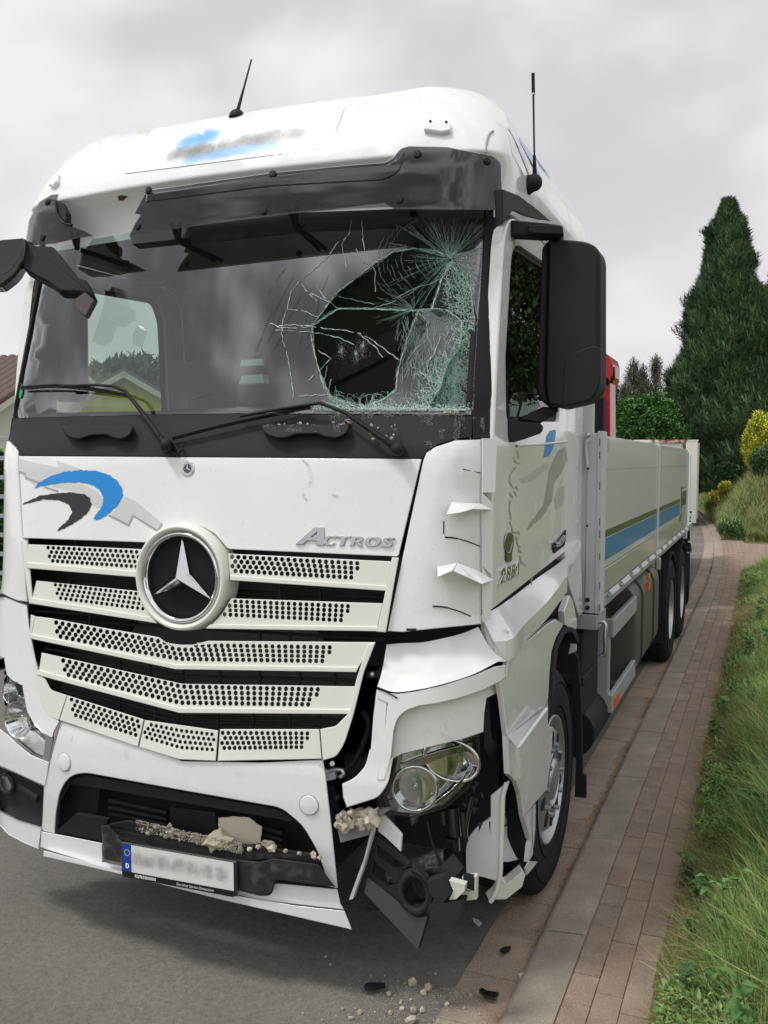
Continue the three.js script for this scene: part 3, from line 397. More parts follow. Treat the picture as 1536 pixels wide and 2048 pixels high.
// broken head lamp
const lamp = part('head_lamp', truck);
const LO = zG([[500, 285], [700, 228], [905, 182], [905, 330], [850, 445], [740, 540], [600, 588], [470, 575], [442, 500], [480, 395]]);
obj('lamp_housing', panel(LO, { map: skin, off: -0.075, th: 0.03, seg: 8 }), M.chrome, lamp);
obj('lamp_bezel', panel(zG([[492, 275], [700, 215], [918, 165], [925, 330], [862, 455], [745, 555], [590, 602], [455, 585], [425, 500], [470, 390]]), { map: skin, off: -0.02, th: 0.05, bev: 1, seg: 9, holes: [LO] }), M.blackGloss, lamp);
for (const [u, v, R, d] of [[590, 440, 0.08, 0.05], [775, 300, 0.085, 0.05]]) { const p = zG([[u, v]])[0], s = skin(p[0], p[1], -0.075); const g = new THREE.LatheGeometry([[0.001, -0.045], [0.35, -0.04], [0.7, -0.015], [0.95, 0.03], [1.05, 0.036], [1.08, 0.02]].map(q => new THREE.Vector2(q[0] * R, q[1])), 36); const o = obj('lamp_reflector', g, M.chrome, lamp); o.position.copy(s.p); o.quaternion.setFromUnitVectors(V(0, 1, 0), V(0.32, 0.02, 1).normalize()); if (u < 700) obj('lamp_bulb', [bar([0, -0.04, 0], [0, 0.0, 0], 0.012, 10), new THREE.SphereGeometry(0.012, 10, 8)], M.steel, o); else o.scale.set(1.2, 0.8, 0.85); }
obj('lamp_trim', panel(zG([[505, 330], [700, 262], [890, 215], [890, 255], [720, 300], [640, 330], [520, 372]]), { map: skin, off: -0.035, th: 0.03, bev: 1.5, bevD: 0.01, seg: 8 }), M.chromeDark, lamp);
obj('lamp_trim', panel(zG([[690, 520], [760, 470], [830, 400], [868, 330], [885, 350], [840, 440], [740, 530], [660, 562]]), { map: skin, off: -0.035, th: 0.03, bev: 1.5, bevD: 0.01, seg: 8 }), M.chromeDark, lamp);
obj('lamp_lens', panel(LO, { map: skin, off: -0.012, th: 0.02, bev: 1.5, seg: 8 }), M.lens, lamp);
{ const shards = [[[545, 360], [600, 470], [560, 480]], [[600, 430], [665, 520], [610, 530]], [[640, 420], [660, 440], [668, 520], [600, 525]], [[560, 520], [600, 580], [575, 640], [560, 590]]].map(s => plate(zG(s).map(q => skin(q[0], q[1], rr(-0.02, 0.03)).p), 0.003)); shards.forEach(g => obj('lens_shard', g, M.lens, lamp)); }

// ---- torn bay behind the corner: dark structure, brackets, hoses, hanging fog lamp holder, bumper beam
const bay = part('torn_bay', truck);
obj('wheel_liner', [box(0.5, 1.08, 0.34, 1.4, -0.7, -0.68, 0.01), box(0.48, 0.5, 0.34, 1.4, -1.9, -0.3, 0.008), box(0.5, 1.08, 1.36, 1.38, -1.9, -0.68, 0.008)], M.blackSoft, bay); obj('wheel_liner', [box(-1.08, -0.5, 0.34, 1.4, -0.7, -0.68, 0.01), box(-0.5, -0.48, 0.34, 1.4, -1.9, -0.3, 0.008)], M.blackSoft, bay); obj('front_crossmember', box(-0.95, 0.62, 0.62, 0.8, -0.5, -0.4, 0.02), M.dark_backing, bay); obj('cooler_frame', [box(-0.9, -0.84, 0.5, 1.75, -0.42, -0.36, 0.01), box(0.66, 0.72, 0.5, 1.75, -0.42, -0.36, 0.01), box(-0.9, 0.72, 1.28, 1.34, -0.42, -0.36, 0.01)], M.dark_backing, bay); obj('firewall', box(-1.05, 1.05, 1.3, 2.0, -0.75, -0.7, 0.01), M.blackSoft, bay);
const zn = frontZ(-0.12), at = (m, pts) => pts.map(q => m(q[0], q[1]).p);
obj('bay_liner', panel(zQ([[1272, 610], [1300, 590], [1310, 830], [1320, 910], [1420, 1000], [1445, 1150], [1330, 1090], [1260, 980], [1262, 760]]), { map: skin, off: -0.04, th: 0.01, seg: 10 }), M.black, bay);
{ // bumper beam stub, clamps and debris of the mount
  const p = (pts, z) => at(frontZ(z), zN(pts));
  obj('beam', tube([...p([[500, 870], [640, 830], [760, 800], [900, 770]], -0.1)], 0.045, 12), M.dustyBlack, bay);
  obj('beam_end', [bar(...p([[860, 790], [930, 880]], -0.06), 0.05, 14)], M.blackSoft, bay);
  obj('mount_shelf', plate(p([[140, 545], [380, 500], [352, 580], [160, 632]], 0.0), 0.02), M.mount, bay);
  obj('mount_tray', plate([skin(...zN([[130, 520]])[0], -0.03).p, skin(...zN([[400, 470]])[0], -0.02).p, skin(...zN([[500, 410]])[0], -0.14).p, skin(...zN([[200, 440]])[0], -0.16).p], 0.02), M.mount, bay);
  obj('clamp', [tube(p([[40, 160], [90, 140], [150, 140], [165, 165], [140, 190]], -0.02), 0.008, 8), plate(p([[30, 165], [120, 140], [125, 190], [40, 210]], -0.02), 0.02)], M.steel, bay);
  obj('bolt', bar(p([[85, 95]], -0.05)[0], p([[85, 95]], -0.03)[0], 0.01, 6), M.steel, bay); obj('bolt', bar(p([[120, 330]], -0.05)[0], p([[120, 330]], -0.02)[0], 0.011, 6), M.black, bay);
  obj('latch_strut', [tube(p([[80, 250], [100, 330], [120, 420], [160, 480]], -0.06), 0.012, 6), tube(p([[60, 260], [90, 400]], -0.05), 0.008, 6)], M.black, bay);
  obj('hose', tube(zQ([[330, 700], [375, 790], [340, 930], [250, 1100], [150, 1180]]).map(q => skin(q[0], q[1], -0.1).p), 0.012, 8), M.black, bay);
  obj('bracket', plate(zQ([[366, 388], [470, 384], [468, 442], [366, 444]]).map(q => skin(q[0], q[1], -0.06).p), 0.01), M.blackSoft, bay);
  obj('bolt', new THREE.SphereGeometry(0.009, 10, 8).translate(...skin(...zQ([[402, 418]])[0], -0.055).p.toArray()), M.steel, bay);
  for (const [a, b, r] of [[[930, 400], [945, 600], 0.022], [[925, 610], [930, 700], 0.026], [[1000, 430], [1015, 640], 0.012], [[860, 420], [870, 520], 0.014], [[1060, 320], [1010, 560], 0.01]]) obj('strut', bar(...p([a, b], -0.16), r, 10), M.blackGloss, bay);
  obj('wire', tube(p([[750, 500], [780, 640], [830, 770], [850, 850]], -0.05), 0.004, 6), M.black, bay);
  obj('lamp_shard', plate(p([[625, 480], [690, 470], [685, 500], [640, 530]], 0.02), 0.004), M.lens, bay);
  for (let k = 0; k < 26; k++) { const q = [rr(840, 1180), rr(60, 520)]; const o = obj('torn_plastic', plate(p([q, [q[0] + rr(10, 40), q[1] + rr(-10, 30)], [q[0] + rr(0, 30), q[1] + rr(30, 90)]], rr(-0.3, -0.12)), 0.003), k % 3 ? M.black : M.blackGloss, bay); }
}
// hanging fog lamp holder
{ const H = part('fog_lamp_holder', truck), hz = planeMap(skin(...zN([[560, 900]])[0], 0.05).p, [-0.1, -0.05, 1]), hm = (pts, d = 0) => zN(pts).map(q => hz(q[0], q[1], d).p);
  const P = (pts, o) => panel(zN(pts), { map: hz, seg: 8, bev: 1.3, bevD: 0.004, back: true, ...o });
  obj('holder_edge', plate(hm([[414, 388], [424, 398], [398, 560], [335, 790], [258, 1012], [232, 1020], [244, 985], [340, 720], [388, 520]], 0.012), 0.02), M.greyLight, H);
  obj('holder_white', P([[392, 575], [400, 448], [440, 470], [545, 585], [560, 605], [552, 720], [470, 640]], { off: -0.01, th: 0.012 }), M.paint, H);
  obj('holder_frame', P([[385, 600, 8], [440, 640], [625, 800, 10], [600, 830], [560, 840], [660, 830], [740, 880, 20], [790, 960, 20], [795, 1010], [770, 1130, 10], [690, 1388, 6], [480, 1200], [380, 1060], [318, 1000], [318, 970], [360, 800]], { off: 0.0, th: 0.02, holes: [zN([[400, 660], [600, 812], [520, 822], [400, 740]]), zN([[375, 770], [555, 930], [470, 960], [360, 860]]), contour(zN([[600, 940, 30], [680, 885, 30], [755, 940, 40], [760, 1020, 30], [700, 1095, 40], [600, 1080, 30]]), 6)] }), M.blackSoft, H);
  obj('holder_wing', plate(hm([[320, 985], [340, 880], [560, 1060], [600, 1110], [690, 1160], [760, 1150], [692, 1383]], 0.006), 0.006), M.dustyBlack, H);
  const c = hz(...zN([[672, 985]])[0], 0.0).p; const rg = obj('holder_ring', new THREE.TorusGeometry(0.057, 0.012, 10, 36).scale(0.92, 1.2, 1), M.blackSoft, H); rg.position.copy(c); rg.position.z += 0.012;
  const r2 = obj('holder_cup', new THREE.CylinderGeometry(0.052, 0.045, 0.07, 28, 1, true).rotateX(Math.PI / 2).scale(0.92, 1.2, 1), M.black, H); r2.position.copy(c); r2.position.z -= 0.03;
  obj('holder_rim', tube(hm([[655, 820], [720, 860], [780, 950], [792, 1030], [770, 1120]], 0.015), 0.009, 8), M.black, H);
  obj('holder_clip', [plate(hm([[300, 665], [345, 655], [330, 760], [255, 820], [245, 780]], -0.02), 0.03), plate(hm([[300, 1030], [390, 1040], [385, 1140], [310, 1140]], -0.05), 0.03)], M.black, H);
  const L = part('fog_lamp', truck), lz = frontZ(0.02), lm = (pts, z) => at(frontZ(z), zN(pts));
  obj('fog_body', [plate(lm([[780, 880], [900, 845], [950, 950], [880, 1040], [810, 970]], 0.03), 0.05), plate(lm([[800, 1040], [860, 1020], [1030, 1010], [1020, 1080], [980, 1150], [890, 1185], [810, 1150]], 0.02), 0.06)], M.blackSoft, L);
  obj('fog_shell', plate(lm([[920, 885], [1030, 915], [1025, 960], [970, 1015], [920, 1020], [950, 960]], 0.04), 0.03), M.creamIn, L);
  obj('fog_bracket', [plate(lm([[1010, 860], [1108, 860], [1106, 965], [1012, 940]], 0.0), 0.03), plate(lm([[1000, 965], [1106, 970], [1105, 1025], [1000, 1040]], 0.0), 0.02)], M.creamIn, L);
  obj('fog_block', plate(lm([[1012, 852], [1090, 872], [1088, 968], [1014, 940]], 0.012), 0.02), M.black, L);
  obj('fog_clip', plate(lm([[945, 1093], [962, 1090], [960, 1112], [947, 1113]], 0.03), 0.004), M.greyLight, L);
}
// ---- entry step (white side with tread) torn open
{ const st = part('entry_step', truck), sx = sideX(1.1), e = (pts, m) => zN(pts).map(q => m(q[0], q[1]).p), fz = frontZ(-0.28);
  obj('step_wall', panel(zN([[1030, 620, 30], [1090, 540, 30], [1190, 470], [1190, 320], [1300, 230], [1308, 240], [1280, 320], [1268, 700], [1262, 870], [1240, 920], [1140, 890], [1018, 872], [1016, 700]]), { map: fz, th: 0.03, bev: 1.5, seg: 9, back: true }), M.paint, st);
  obj('step_edge', tube(e([[1302, 232], [1276, 330], [1268, 560], [1262, 760], [1256, 880], [1230, 990], [1190, 1060]], frontZ(-0.272)), 0.009, 8), M.cream, st);
  obj('step_inner', panel(zM([[160, 1480], [185, 1390], [250, 1330], [335, 1470, 20], [352, 1600], [335, 1750], [150, 1800]]), { map: planeMap([1.12, 0.5, -0.75], [0.75, 0.1, 0.6]), th: 0.02, seg: 9, back: true }), M.paint, st);
  obj('step_side', panel(zM([[300, 1480], [380, 1390], [378, 1560], [360, 1740], [330, 1790], [345, 1640]]), { map: sideX(1.2), th: 0.02, seg: 9, back: true }), M.paint, st);
  obj('step_tread', panel(zM([[148, 1800], [270, 1812, 6], [292, 1845, 6], [190, 1910], [148, 1895]]), { map: planeMap([1.1, 0.36, -0.5], [0, 1, 0.0]), th: 0.02, bev: 1, seg: 8 }), M.black, st);
  const studs = []; for (let i = 0; i < 5; i++) for (let j = 0; j < 4; j++) { const q = zM([[165 + i * 22 + j * 3, 1812 + j * 21 + i * 1]])[0]; studs.push(new THREE.BoxGeometry(0.026, 0.008, 0.05).translate(...planeMap([1.1, 0.362, -0.5], [0, 1, 0])(q[0], q[1]).p.toArray())); } obj('tread_stud', studs, M.blackSoft, st);
  obj('step_foot', panel(zM([[185, 1940], [292, 1852], [312, 1880], [290, 1960], [180, 2048], [60, 2048], [110, 2000], [150, 1910, 8]]), { map: planeMap([1.15, 0.3, -0.42], [0.5, -0.1, 0.85]), th: 0.05, bev: 2, seg: 9, back: true }), M.cream, st);
  obj('step_tab', plate(at(sideX(1.21), zM([[300, 1830], [330, 1780], [385, 1785], [350, 1830], [312, 1875]])), 0.006), M.paint, st);
  obj('tear', tube(at(planeMap([1.135, 0.5, -0.75], [0.75, 0.1, 0.6]), zM([[160, 1465], [200, 1462], [235, 1440], [185, 1495], [215, 1525], [165, 1540]])), 0.004, 5), M.dark, st);
}
// ---- side skirt and wheel-arch panels
const skirt = part('side_skirt', truck);
{ const X = sideX(1.2);
  obj('skirt_panel', panel(zM([[135, 545], [178, 520], [190, 415], [300, 300], [470, 160], [520, 130], [575, 165], [520, 260, 30], [492, 350], [478, 500], [468, 700], [466, 760], [265, 1005], [210, 975, 20], [186, 925], [160, 700]]), { map: X, th: 0.02, bev: 1.3, seg: 10, back: true }), M.paint, skirt);
  obj('skirt_lower', panel(zM([[188, 930], [210, 980, 20], [268, 1010], [466, 765], [466, 870], [500, 866], [496, 1000], [462, 1290], [300, 1480], [280, 1330], [252, 1245], [200, 1190]]), { map: planeMap([1.228, 0.75, -0.8], [1, -0.06, 0.0]), th: 0.02, bev: 1.3, seg: 10, back: true }), M.paint, skirt);
  obj('skirt_facet', panel(zM([[268, 1008], [468, 735], [468, 870], [462, 960], [290, 1222], [272, 1225]]), { map: planeMap([1.236, 0.75, -0.8], [1, -0.06, 0.0]), th: 0.012, bev: 1.2, seg: 10 }), M.paint, skirt);
  { const f = (pt, x) => sideX(x)(...zM([pt])[0]).p, a = f([188, 930], 1.202), b = f([266, 1008], 1.244), c = f([468, 724], 1.215); obj('skirt_crease', plate([a, b, c], 0.004), M.paint, skirt); obj('skirt_crease', plate([a, f([200, 1190], 1.2), f([268, 1225], 1.222), b], 0.004), M.paint, skirt); }
  obj('side_marker', panel(zM([[470, 680, 4], [488, 665, 6], [486, 760, 6], [470, 795, 4]]), { map: sideX(1.15), th: 0.05, bev: 1, seg: 6 }), M.orange, skirt);
  // fender ledge: sloped top between the door sill and the outer edge, then a vertical drop
  const inn = zR([[95, 1660], [250, 1560], [460, 1400], [690, 1230], [820, 1060]]), out = zR([[225, 1890], [380, 1740], [560, 1560], [716, 1360], [830, 1120]]);
  const A = inn.map(q => sideX(1.135)(q[0], q[1] - 4).p), B = out.map(q => sideX(1.215)(q[0], q[1]).p); A.unshift(A[0].clone().add(V(-0.02, -0.01, 0.06))); B.unshift(B[0].clone().add(V(-0.04, 0.0, 0.03)));
  const D = B.map((p, i) => p.clone().add(V(0, -0.075 - 0.01 * i * 0, 0)));
  const strip = (P, Q) => { const vs = [], idx = []; const a = new THREE.CatmullRomCurve3(P).getPoints(30), b = new THREE.CatmullRomCurve3(Q).getPoints(30); for (let i = 0; i <= 30; i++) for (let k = 0; k <= 4; k++) { const q = a[i].clone().lerp(b[i], k / 4); vs.push(q.x, q.y, q.z); } for (let i = 0; i < 30; i++) for (let k = 0; k < 4; k++) { const n = i * 5 + k; idx.push(n, n + 1, n + 5, n + 1, n + 6, n + 5); } const g = new THREE.BufferGeometry(); g.setAttribute('position', new THREE.Float32BufferAttribute(vs, 3)); g.setIndex(idx); g.computeVertexNormals(); const q = g.toNonIndexed(), U = []; for (let i = 0; i < q.attributes.position.count; i++) U.push(q.attributes.position.getZ(i), q.attributes.position.getX(i)); q.setAttribute('uv', new THREE.Float32BufferAttribute(U, 2)); return q; };
  const led = obj('fender_ledge', strip(A, B), M.paint, skirt); obj('fender_face', strip(B.slice(0, 5), D.slice(0, 5)), M.paint, skirt);
  obj('fender_nose', plate([A[0], B[0], B[1], D[1], D[0], A[0].clone().add(V(0, -0.1, 0))], 0.01), M.paint, skirt);
  // rear wing behind the arch and the cab's rear corner
  obj('arch_rear', panel(zR([[690, 1650], [735, 1510, 20], [765, 1560], [800, 1740, 10], [795, 1790], [770, 1815], [700, 1760]]), { map: sideX(1.19), th: 0.03, bev: 1, seg: 9, back: true }), M.paint, skirt);
  obj('rear_fairing', panel(zR([[700, 1300], [825, 1110], [838, 1400], [842, 1660], [815, 1690, 10], [740, 1460], [716, 1360]]), { map: sideX(1.17), th: 0.03, bev: 1, seg: 10, back: true }), M.paint, skirt);
  obj('wheel_arch', panel(zM([[470, 690], [478, 480], [492, 360], [525, 250, 30], [585, 175, 30], [640, 195, 20], [668, 260], [655, 300], [615, 215, 20], [570, 225, 20], [520, 330], [500, 480], [500, 620]]), { map: sideX(1.19), off: 0.012, th: 0.3, bev: 1.2, seg: 9 }), M.blackSoft, skirt);
  const mud = obj('mud_guard', panel(zM([[608, 350], [640, 355, 10], [668, 390, 10], [690, 700], [697, 1190], [722, 1200, 6], [722, 1355, 6], [645, 1345, 4], [650, 1200], [655, 1100], [640, 720]]), { map: frontZ(-1.9), th: 0.03, bev: 1, seg: 12, back: true }), M.black, skirt);
  obj('mud_bracket', plate(at(frontZ(-1.88), zM([[615, 265], [662, 268], [660, 345], [608, 365], [622, 310]])), 0.02), M.paint, skirt);
}

// ---- cab sides: door with window opening, rear quarter, far side mirrored
const doorOut = [[-0.3, 1.455], [-0.288, 2.09], [-0.335, 2.45], [-0.405, 2.87, 0.09], [-0.52, 2.955, 0.1], [-1.5, 2.975, 0.1], [-1.58, 2.86], [-1.64, 2.2], [-1.66, 1.55]];
const winHole = [[-0.46, 2.16, 0.05], [-0.435, 2.4], [-0.508, 2.82, 0.06], [-0.6, 2.862, 0.05], [-1.36, 2.9, 0.06], [-1.42, 2.8], [-1.46, 2.2, 0.05]];
const doorG = panel(doorOut, { map: zyMap(1.15), th: 0.05, bev: 0.006, bevD: 0.008, seg: 0.08, holes: [winHole], back: true });
const door = obj('door', doorG, M.paint, truck), doorF = obj('door', mirrorX(doorG), M.paint, truck);
const quarterG = panel([[-1.67, 1.55], [-1.65, 2.2], [-1.59, 2.86], [-1.51, 2.98, 0.1], [-0.52, 2.962, 0.1], [-0.43, 2.93], [-0.44, 3.03], [-2.1, 3.05], [-2.1, 1.45], [-1.7, 1.5]], { map: zyMap(1.148), th: 0.05, bev: 0.005, bevD: 0.006, seg: 0.1, back: true });
obj('rear_quarter', quarterG, M.paint, truck); obj('rear_quarter', mirrorX(quarterG), M.paint, truck);
const sealG = panel(winHole.map(([z, y, r]) => [z, y, r]), { map: zyMap(1.135), th: 0.02, seg: 0.05, holes: [winHole.map(([z, y]) => [-0.95 + (z + 0.95) * 0.95, 2.53 + (y - 2.53) * 0.94, 0.04])] });
obj('window_seal', sealG, M.black, door); obj('window_seal', mirrorX(sealG), M.black, doorF);
const paneG = panel(winHole, { map: zyMap(1.122), th: 0.005, seg: 0.1, flat: true });
obj('window_pane', paneG, M.sideGlass, door); obj('window_pane', mirrorX(paneG), M.sideGlass, doorF);
{ // door handle cup, badge, figures, belt line
  obj('door_handle', panel(zR([[585, 1130, 12], [620, 1080, 12], [700, 975, 14], [700, 1040], [690, 1110, 14], [600, 1180, 12]]), { map: sideX(1.15), off: 0.006, th: 0.01, bev: 1, seg: 6 }), M.black, door);
  obj('door_lever', tube(at(sideX(1.165), zR([[610, 1105], [650, 1090], [688, 1040]])), 0.012, 8), M.blackGloss, door);
  obj('door_badge', panel(zR([[196, 1040, 14], [215, 1000, 16], [250, 998, 16], [270, 1040, 16], [268, 1110, 14], [255, 1170, 8], [256, 1235, 14], [225, 1255, 16], [200, 1235, 12], [202, 1160, 8], [194, 1110, 12]]), { map: sideX(1.15), off: 0.006, th: 0.006, bev: 1, bevD: 0.003, seg: 4 }), M.blackGloss, door);
  const r = obj('badge_rim', tube(at(sideX(1.157), zR([[203, 1080], [215, 1020], [240, 1005], [260, 1040], [262, 1100], [245, 1160], [220, 1160]])), 0.0018, 5, true), M.steel, door);
  const a = sideX(1.152)(...zR([[150, 1425]])[0]).p, b = sideX(1.152)(...zR([[310, 1330]])[0]).p;
  lettering('2551', 0.055, 0.005, M.chrome, door, 'figure', V(1.152, a.y, a.z), V(1, 0, 0), V(0, 1, 0), Math.abs(b.z - a.z) * 0.97, 0.3);
  const mk = (pts, m, name, amp = 0.8, off = 0.0012) => obj(name, panel(rough(zR(pts), amp, 5), { map: sideX(1.15), off, th: 0.0006, seg: 8, flat: true }), m, door);
  for (const p of [[[270, 385], [285, 400], [290, 425], [322, 432], [324, 445], [282, 434]], [[285, 465], [298, 462], [290, 480], [250, 530], [240, 570], [272, 640], [262, 645], [232, 580], [240, 535]], [[262, 640], [300, 622], [312, 655], [300, 655], [295, 640]], [[234, 685], [248, 678], [270, 715], [258, 725]], [[270, 662], [285, 665], [300, 700], [292, 704]], [[238, 745], [250, 745], [242, 800], [258, 895], [246, 900], [234, 820]], [[234, 915], [250, 920], [275, 1000], [320, 990], [326, 1020], [312, 1018], [262, 1010], [250, 940]], [[288, 1030], [300, 1030], [314, 1110], [332, 1118], [332, 1128], [304, 1122]], [[302, 1135], [318, 1132], [342, 1165], [336, 1175], [308, 1160]], [[316, 1190], [328, 1190], [340, 1240], [370, 1270], [372, 1290], [352, 1260], [332, 1260]], [[404, 1372], [430, 1372], [428, 1386], [424, 1430], [414, 1440], [414, 1390]], [[300, 335], [312, 345], [320, 390], [310, 395]]]) mk(p, M.bandD, 'decal_crack', 0.3);
  mk([[545, 215], [570, 175], [610, 160], [622, 170], [612, 260], [590, 330], [560, 380], [520, 390], [530, 300]], M.blue, 'decal_swoosh', 0.6);
  const dg = new THREE.MeshPhysicalMaterial({ color: lin(0.36, 0.37, 0.35), roughness: 0.4, clearcoat: 0.6 }), db = new THREE.MeshPhysicalMaterial({ color: lin(0.5, 0.52, 0.48), roughness: 0.4, clearcoat: 0.6 });
  mk([[640, 330], [700, 300], [720, 400], [680, 480], [600, 620], [590, 740], [520, 860], [440, 940], [380, 990], [420, 910], [520, 780], [545, 640], [570, 480]], dg, 'decal_figure', 0.8);
  mk([[330, 560], [420, 520], [540, 430], [560, 470], [430, 580], [340, 600]], db, 'decal_figure', 0.8, 0.001);
  mk([[640, 640], [700, 620], [690, 760], [620, 820], [610, 720]], db, 'decal_figure', 0.8, 0.001);
  obj('belt_crease', tube([V(1.151, 2.07, -0.62), V(1.152, 2.09, -1.2), V(1.151, 2.11, -1.64)], 0.006, 6), M.paint, door);
}
const pillG = panel([[972, 420], [1003, 412], [1018, 428], [1012, 452], [1009, 500], [1003, 600], [998, 700], [993, 800], [989, 879], [946, 877], [946, 832], [958, 630]], { map: skin, off: 0.001, th: 0.05, bev: 1.2, seg: 14 });
obj('windscreen_pillar', pillG, M.black, truck); obj('windscreen_pillar', mirrorX(pillG), M.black, truck);
const bandG = panel([[-0.36, 2.88], [-0.36, 3.01], [-0.6, 3.05], [-0.9, 3.075], [-1.18, 3.09], [-0.95, 3.04], [-0.7, 2.995], [-0.52, 2.972], [-0.44, 2.93]], { map: zyMap(1.1535), th: 0.03, bev: 0.004, bevD: 0.003, seg: 0.06 });
obj('roof_band', bandG, M.black, truck); obj('roof_band', mirrorX(bandG), M.black, truck);
// ---- windscreen: main pane with the folded, cracked area cut out and filled by tilted panes
const screen = part('windscreen', truck);
const dmg = zP([[300, 800], [480, 570], [740, 370], [860, 292], [1000, 268], [1170, 288], [1290, 340], [1400, 540], [1450, 760], [1425, 1300], [1400, 1392], [640, 1385], [420, 1300], [340, 1100], [300, 950]]);
const toPx = (x, y) => { const q = skinXY(x, y, -0.012).p.project(camera); return [768 + q.x * 768, 1024 - q.y * 1024]; };
const paneOut = [[480, 826], [945, 829], [960, 620], [968, 430], ...[1.06, 0.6, 0.2, -0.3, -0.8, -1.055].map(x => toPx(x, 3.03)), toPx(-1.06, 2.8), toPx(-1.065, 2.5), toPx(-1.07, 2.19)];
obj('windscreen_pane', panel(paneOut, { map: skin, off: -0.012, th: 0.004, seg: 26, holes: [dmg], flat: true }), M.glass, screen);
const mirrorTo = (u, v, target) => { const d = rayDir(u, v).normalize(); return V(...target).normalize().sub(d).normalize(); };
const facets = [
  [zP([[300, 800], [480, 570], [740, 370], [860, 292], [1000, 268], [1170, 288], [1280, 345], [1200, 480], [1130, 690], [1040, 700], [700, 690], [480, 690]]), [-0.35, -0.16, 0.92], 0.05, 0],
  [zP([[300, 800], [480, 690], [700, 690], [1040, 700], [960, 900], [900, 1100], [880, 1250], [800, 1320], [640, 1385], [420, 1300], [340, 1100], [300, 950]]), [-0.3, -0.2, 0.92], 0.05, 1],
  [zP([[1040, 700], [1130, 690], [1230, 700], [1340, 780], [1330, 950], [1240, 1090], [1190, 1250], [1100, 1388], [640, 1385], [800, 1320], [880, 1250], [900, 1100], [960, 900]]), [-0.35, 0.45, 0.8], 0.05, 2],
  [zP([[1280, 345], [1400, 540], [1450, 760], [1425, 1300], [1400, 1392], [1100, 1388], [1190, 1250], [1240, 1090], [1330, 950], [1340, 780], [1230, 700], [1130, 690], [1200, 480]]), [0.1, -0.1, 0.95], 0.03, 3]];
const fmaps = facets.map(([P, tg, dep]) => { const c = P.reduce((a, p) => [a[0] + p[0] / P.length, a[1] + p[1] / P.length], [0, 0]); const n0 = skin(c[0], c[1], -0.012).n, n = mirrorTo(c[0], c[1], tg).lerp(n0, 0.12).normalize(); return planeMap(skin(c[0], c[1], -dep).p, n); });
facets.forEach(([P], i) => obj('cracked_pane', panel(P, { map: fmaps[i], th: 0.004, seg: 24, flat: true }), i === 2 ? M.glass : M.crazed, screen));
const inside = (u, v, P) => { let c = false; for (let i = 0, j = P.length - 1; i < P.length; j = i++) if ((P[i][1] > v) !== (P[j][1] > v) && u < (P[j][0] - P[i][0]) * (v - P[i][1]) / (P[j][1] - P[i][1]) + P[i][0]) c = !c; return c; };
const glassAt = (u, v, off) => { for (let i = 0; i < 4; i++) if (inside(u, v, facets[i][0])) return fmaps[i](u, v, off).p; return skin(u, v, -0.012 + off).p; };
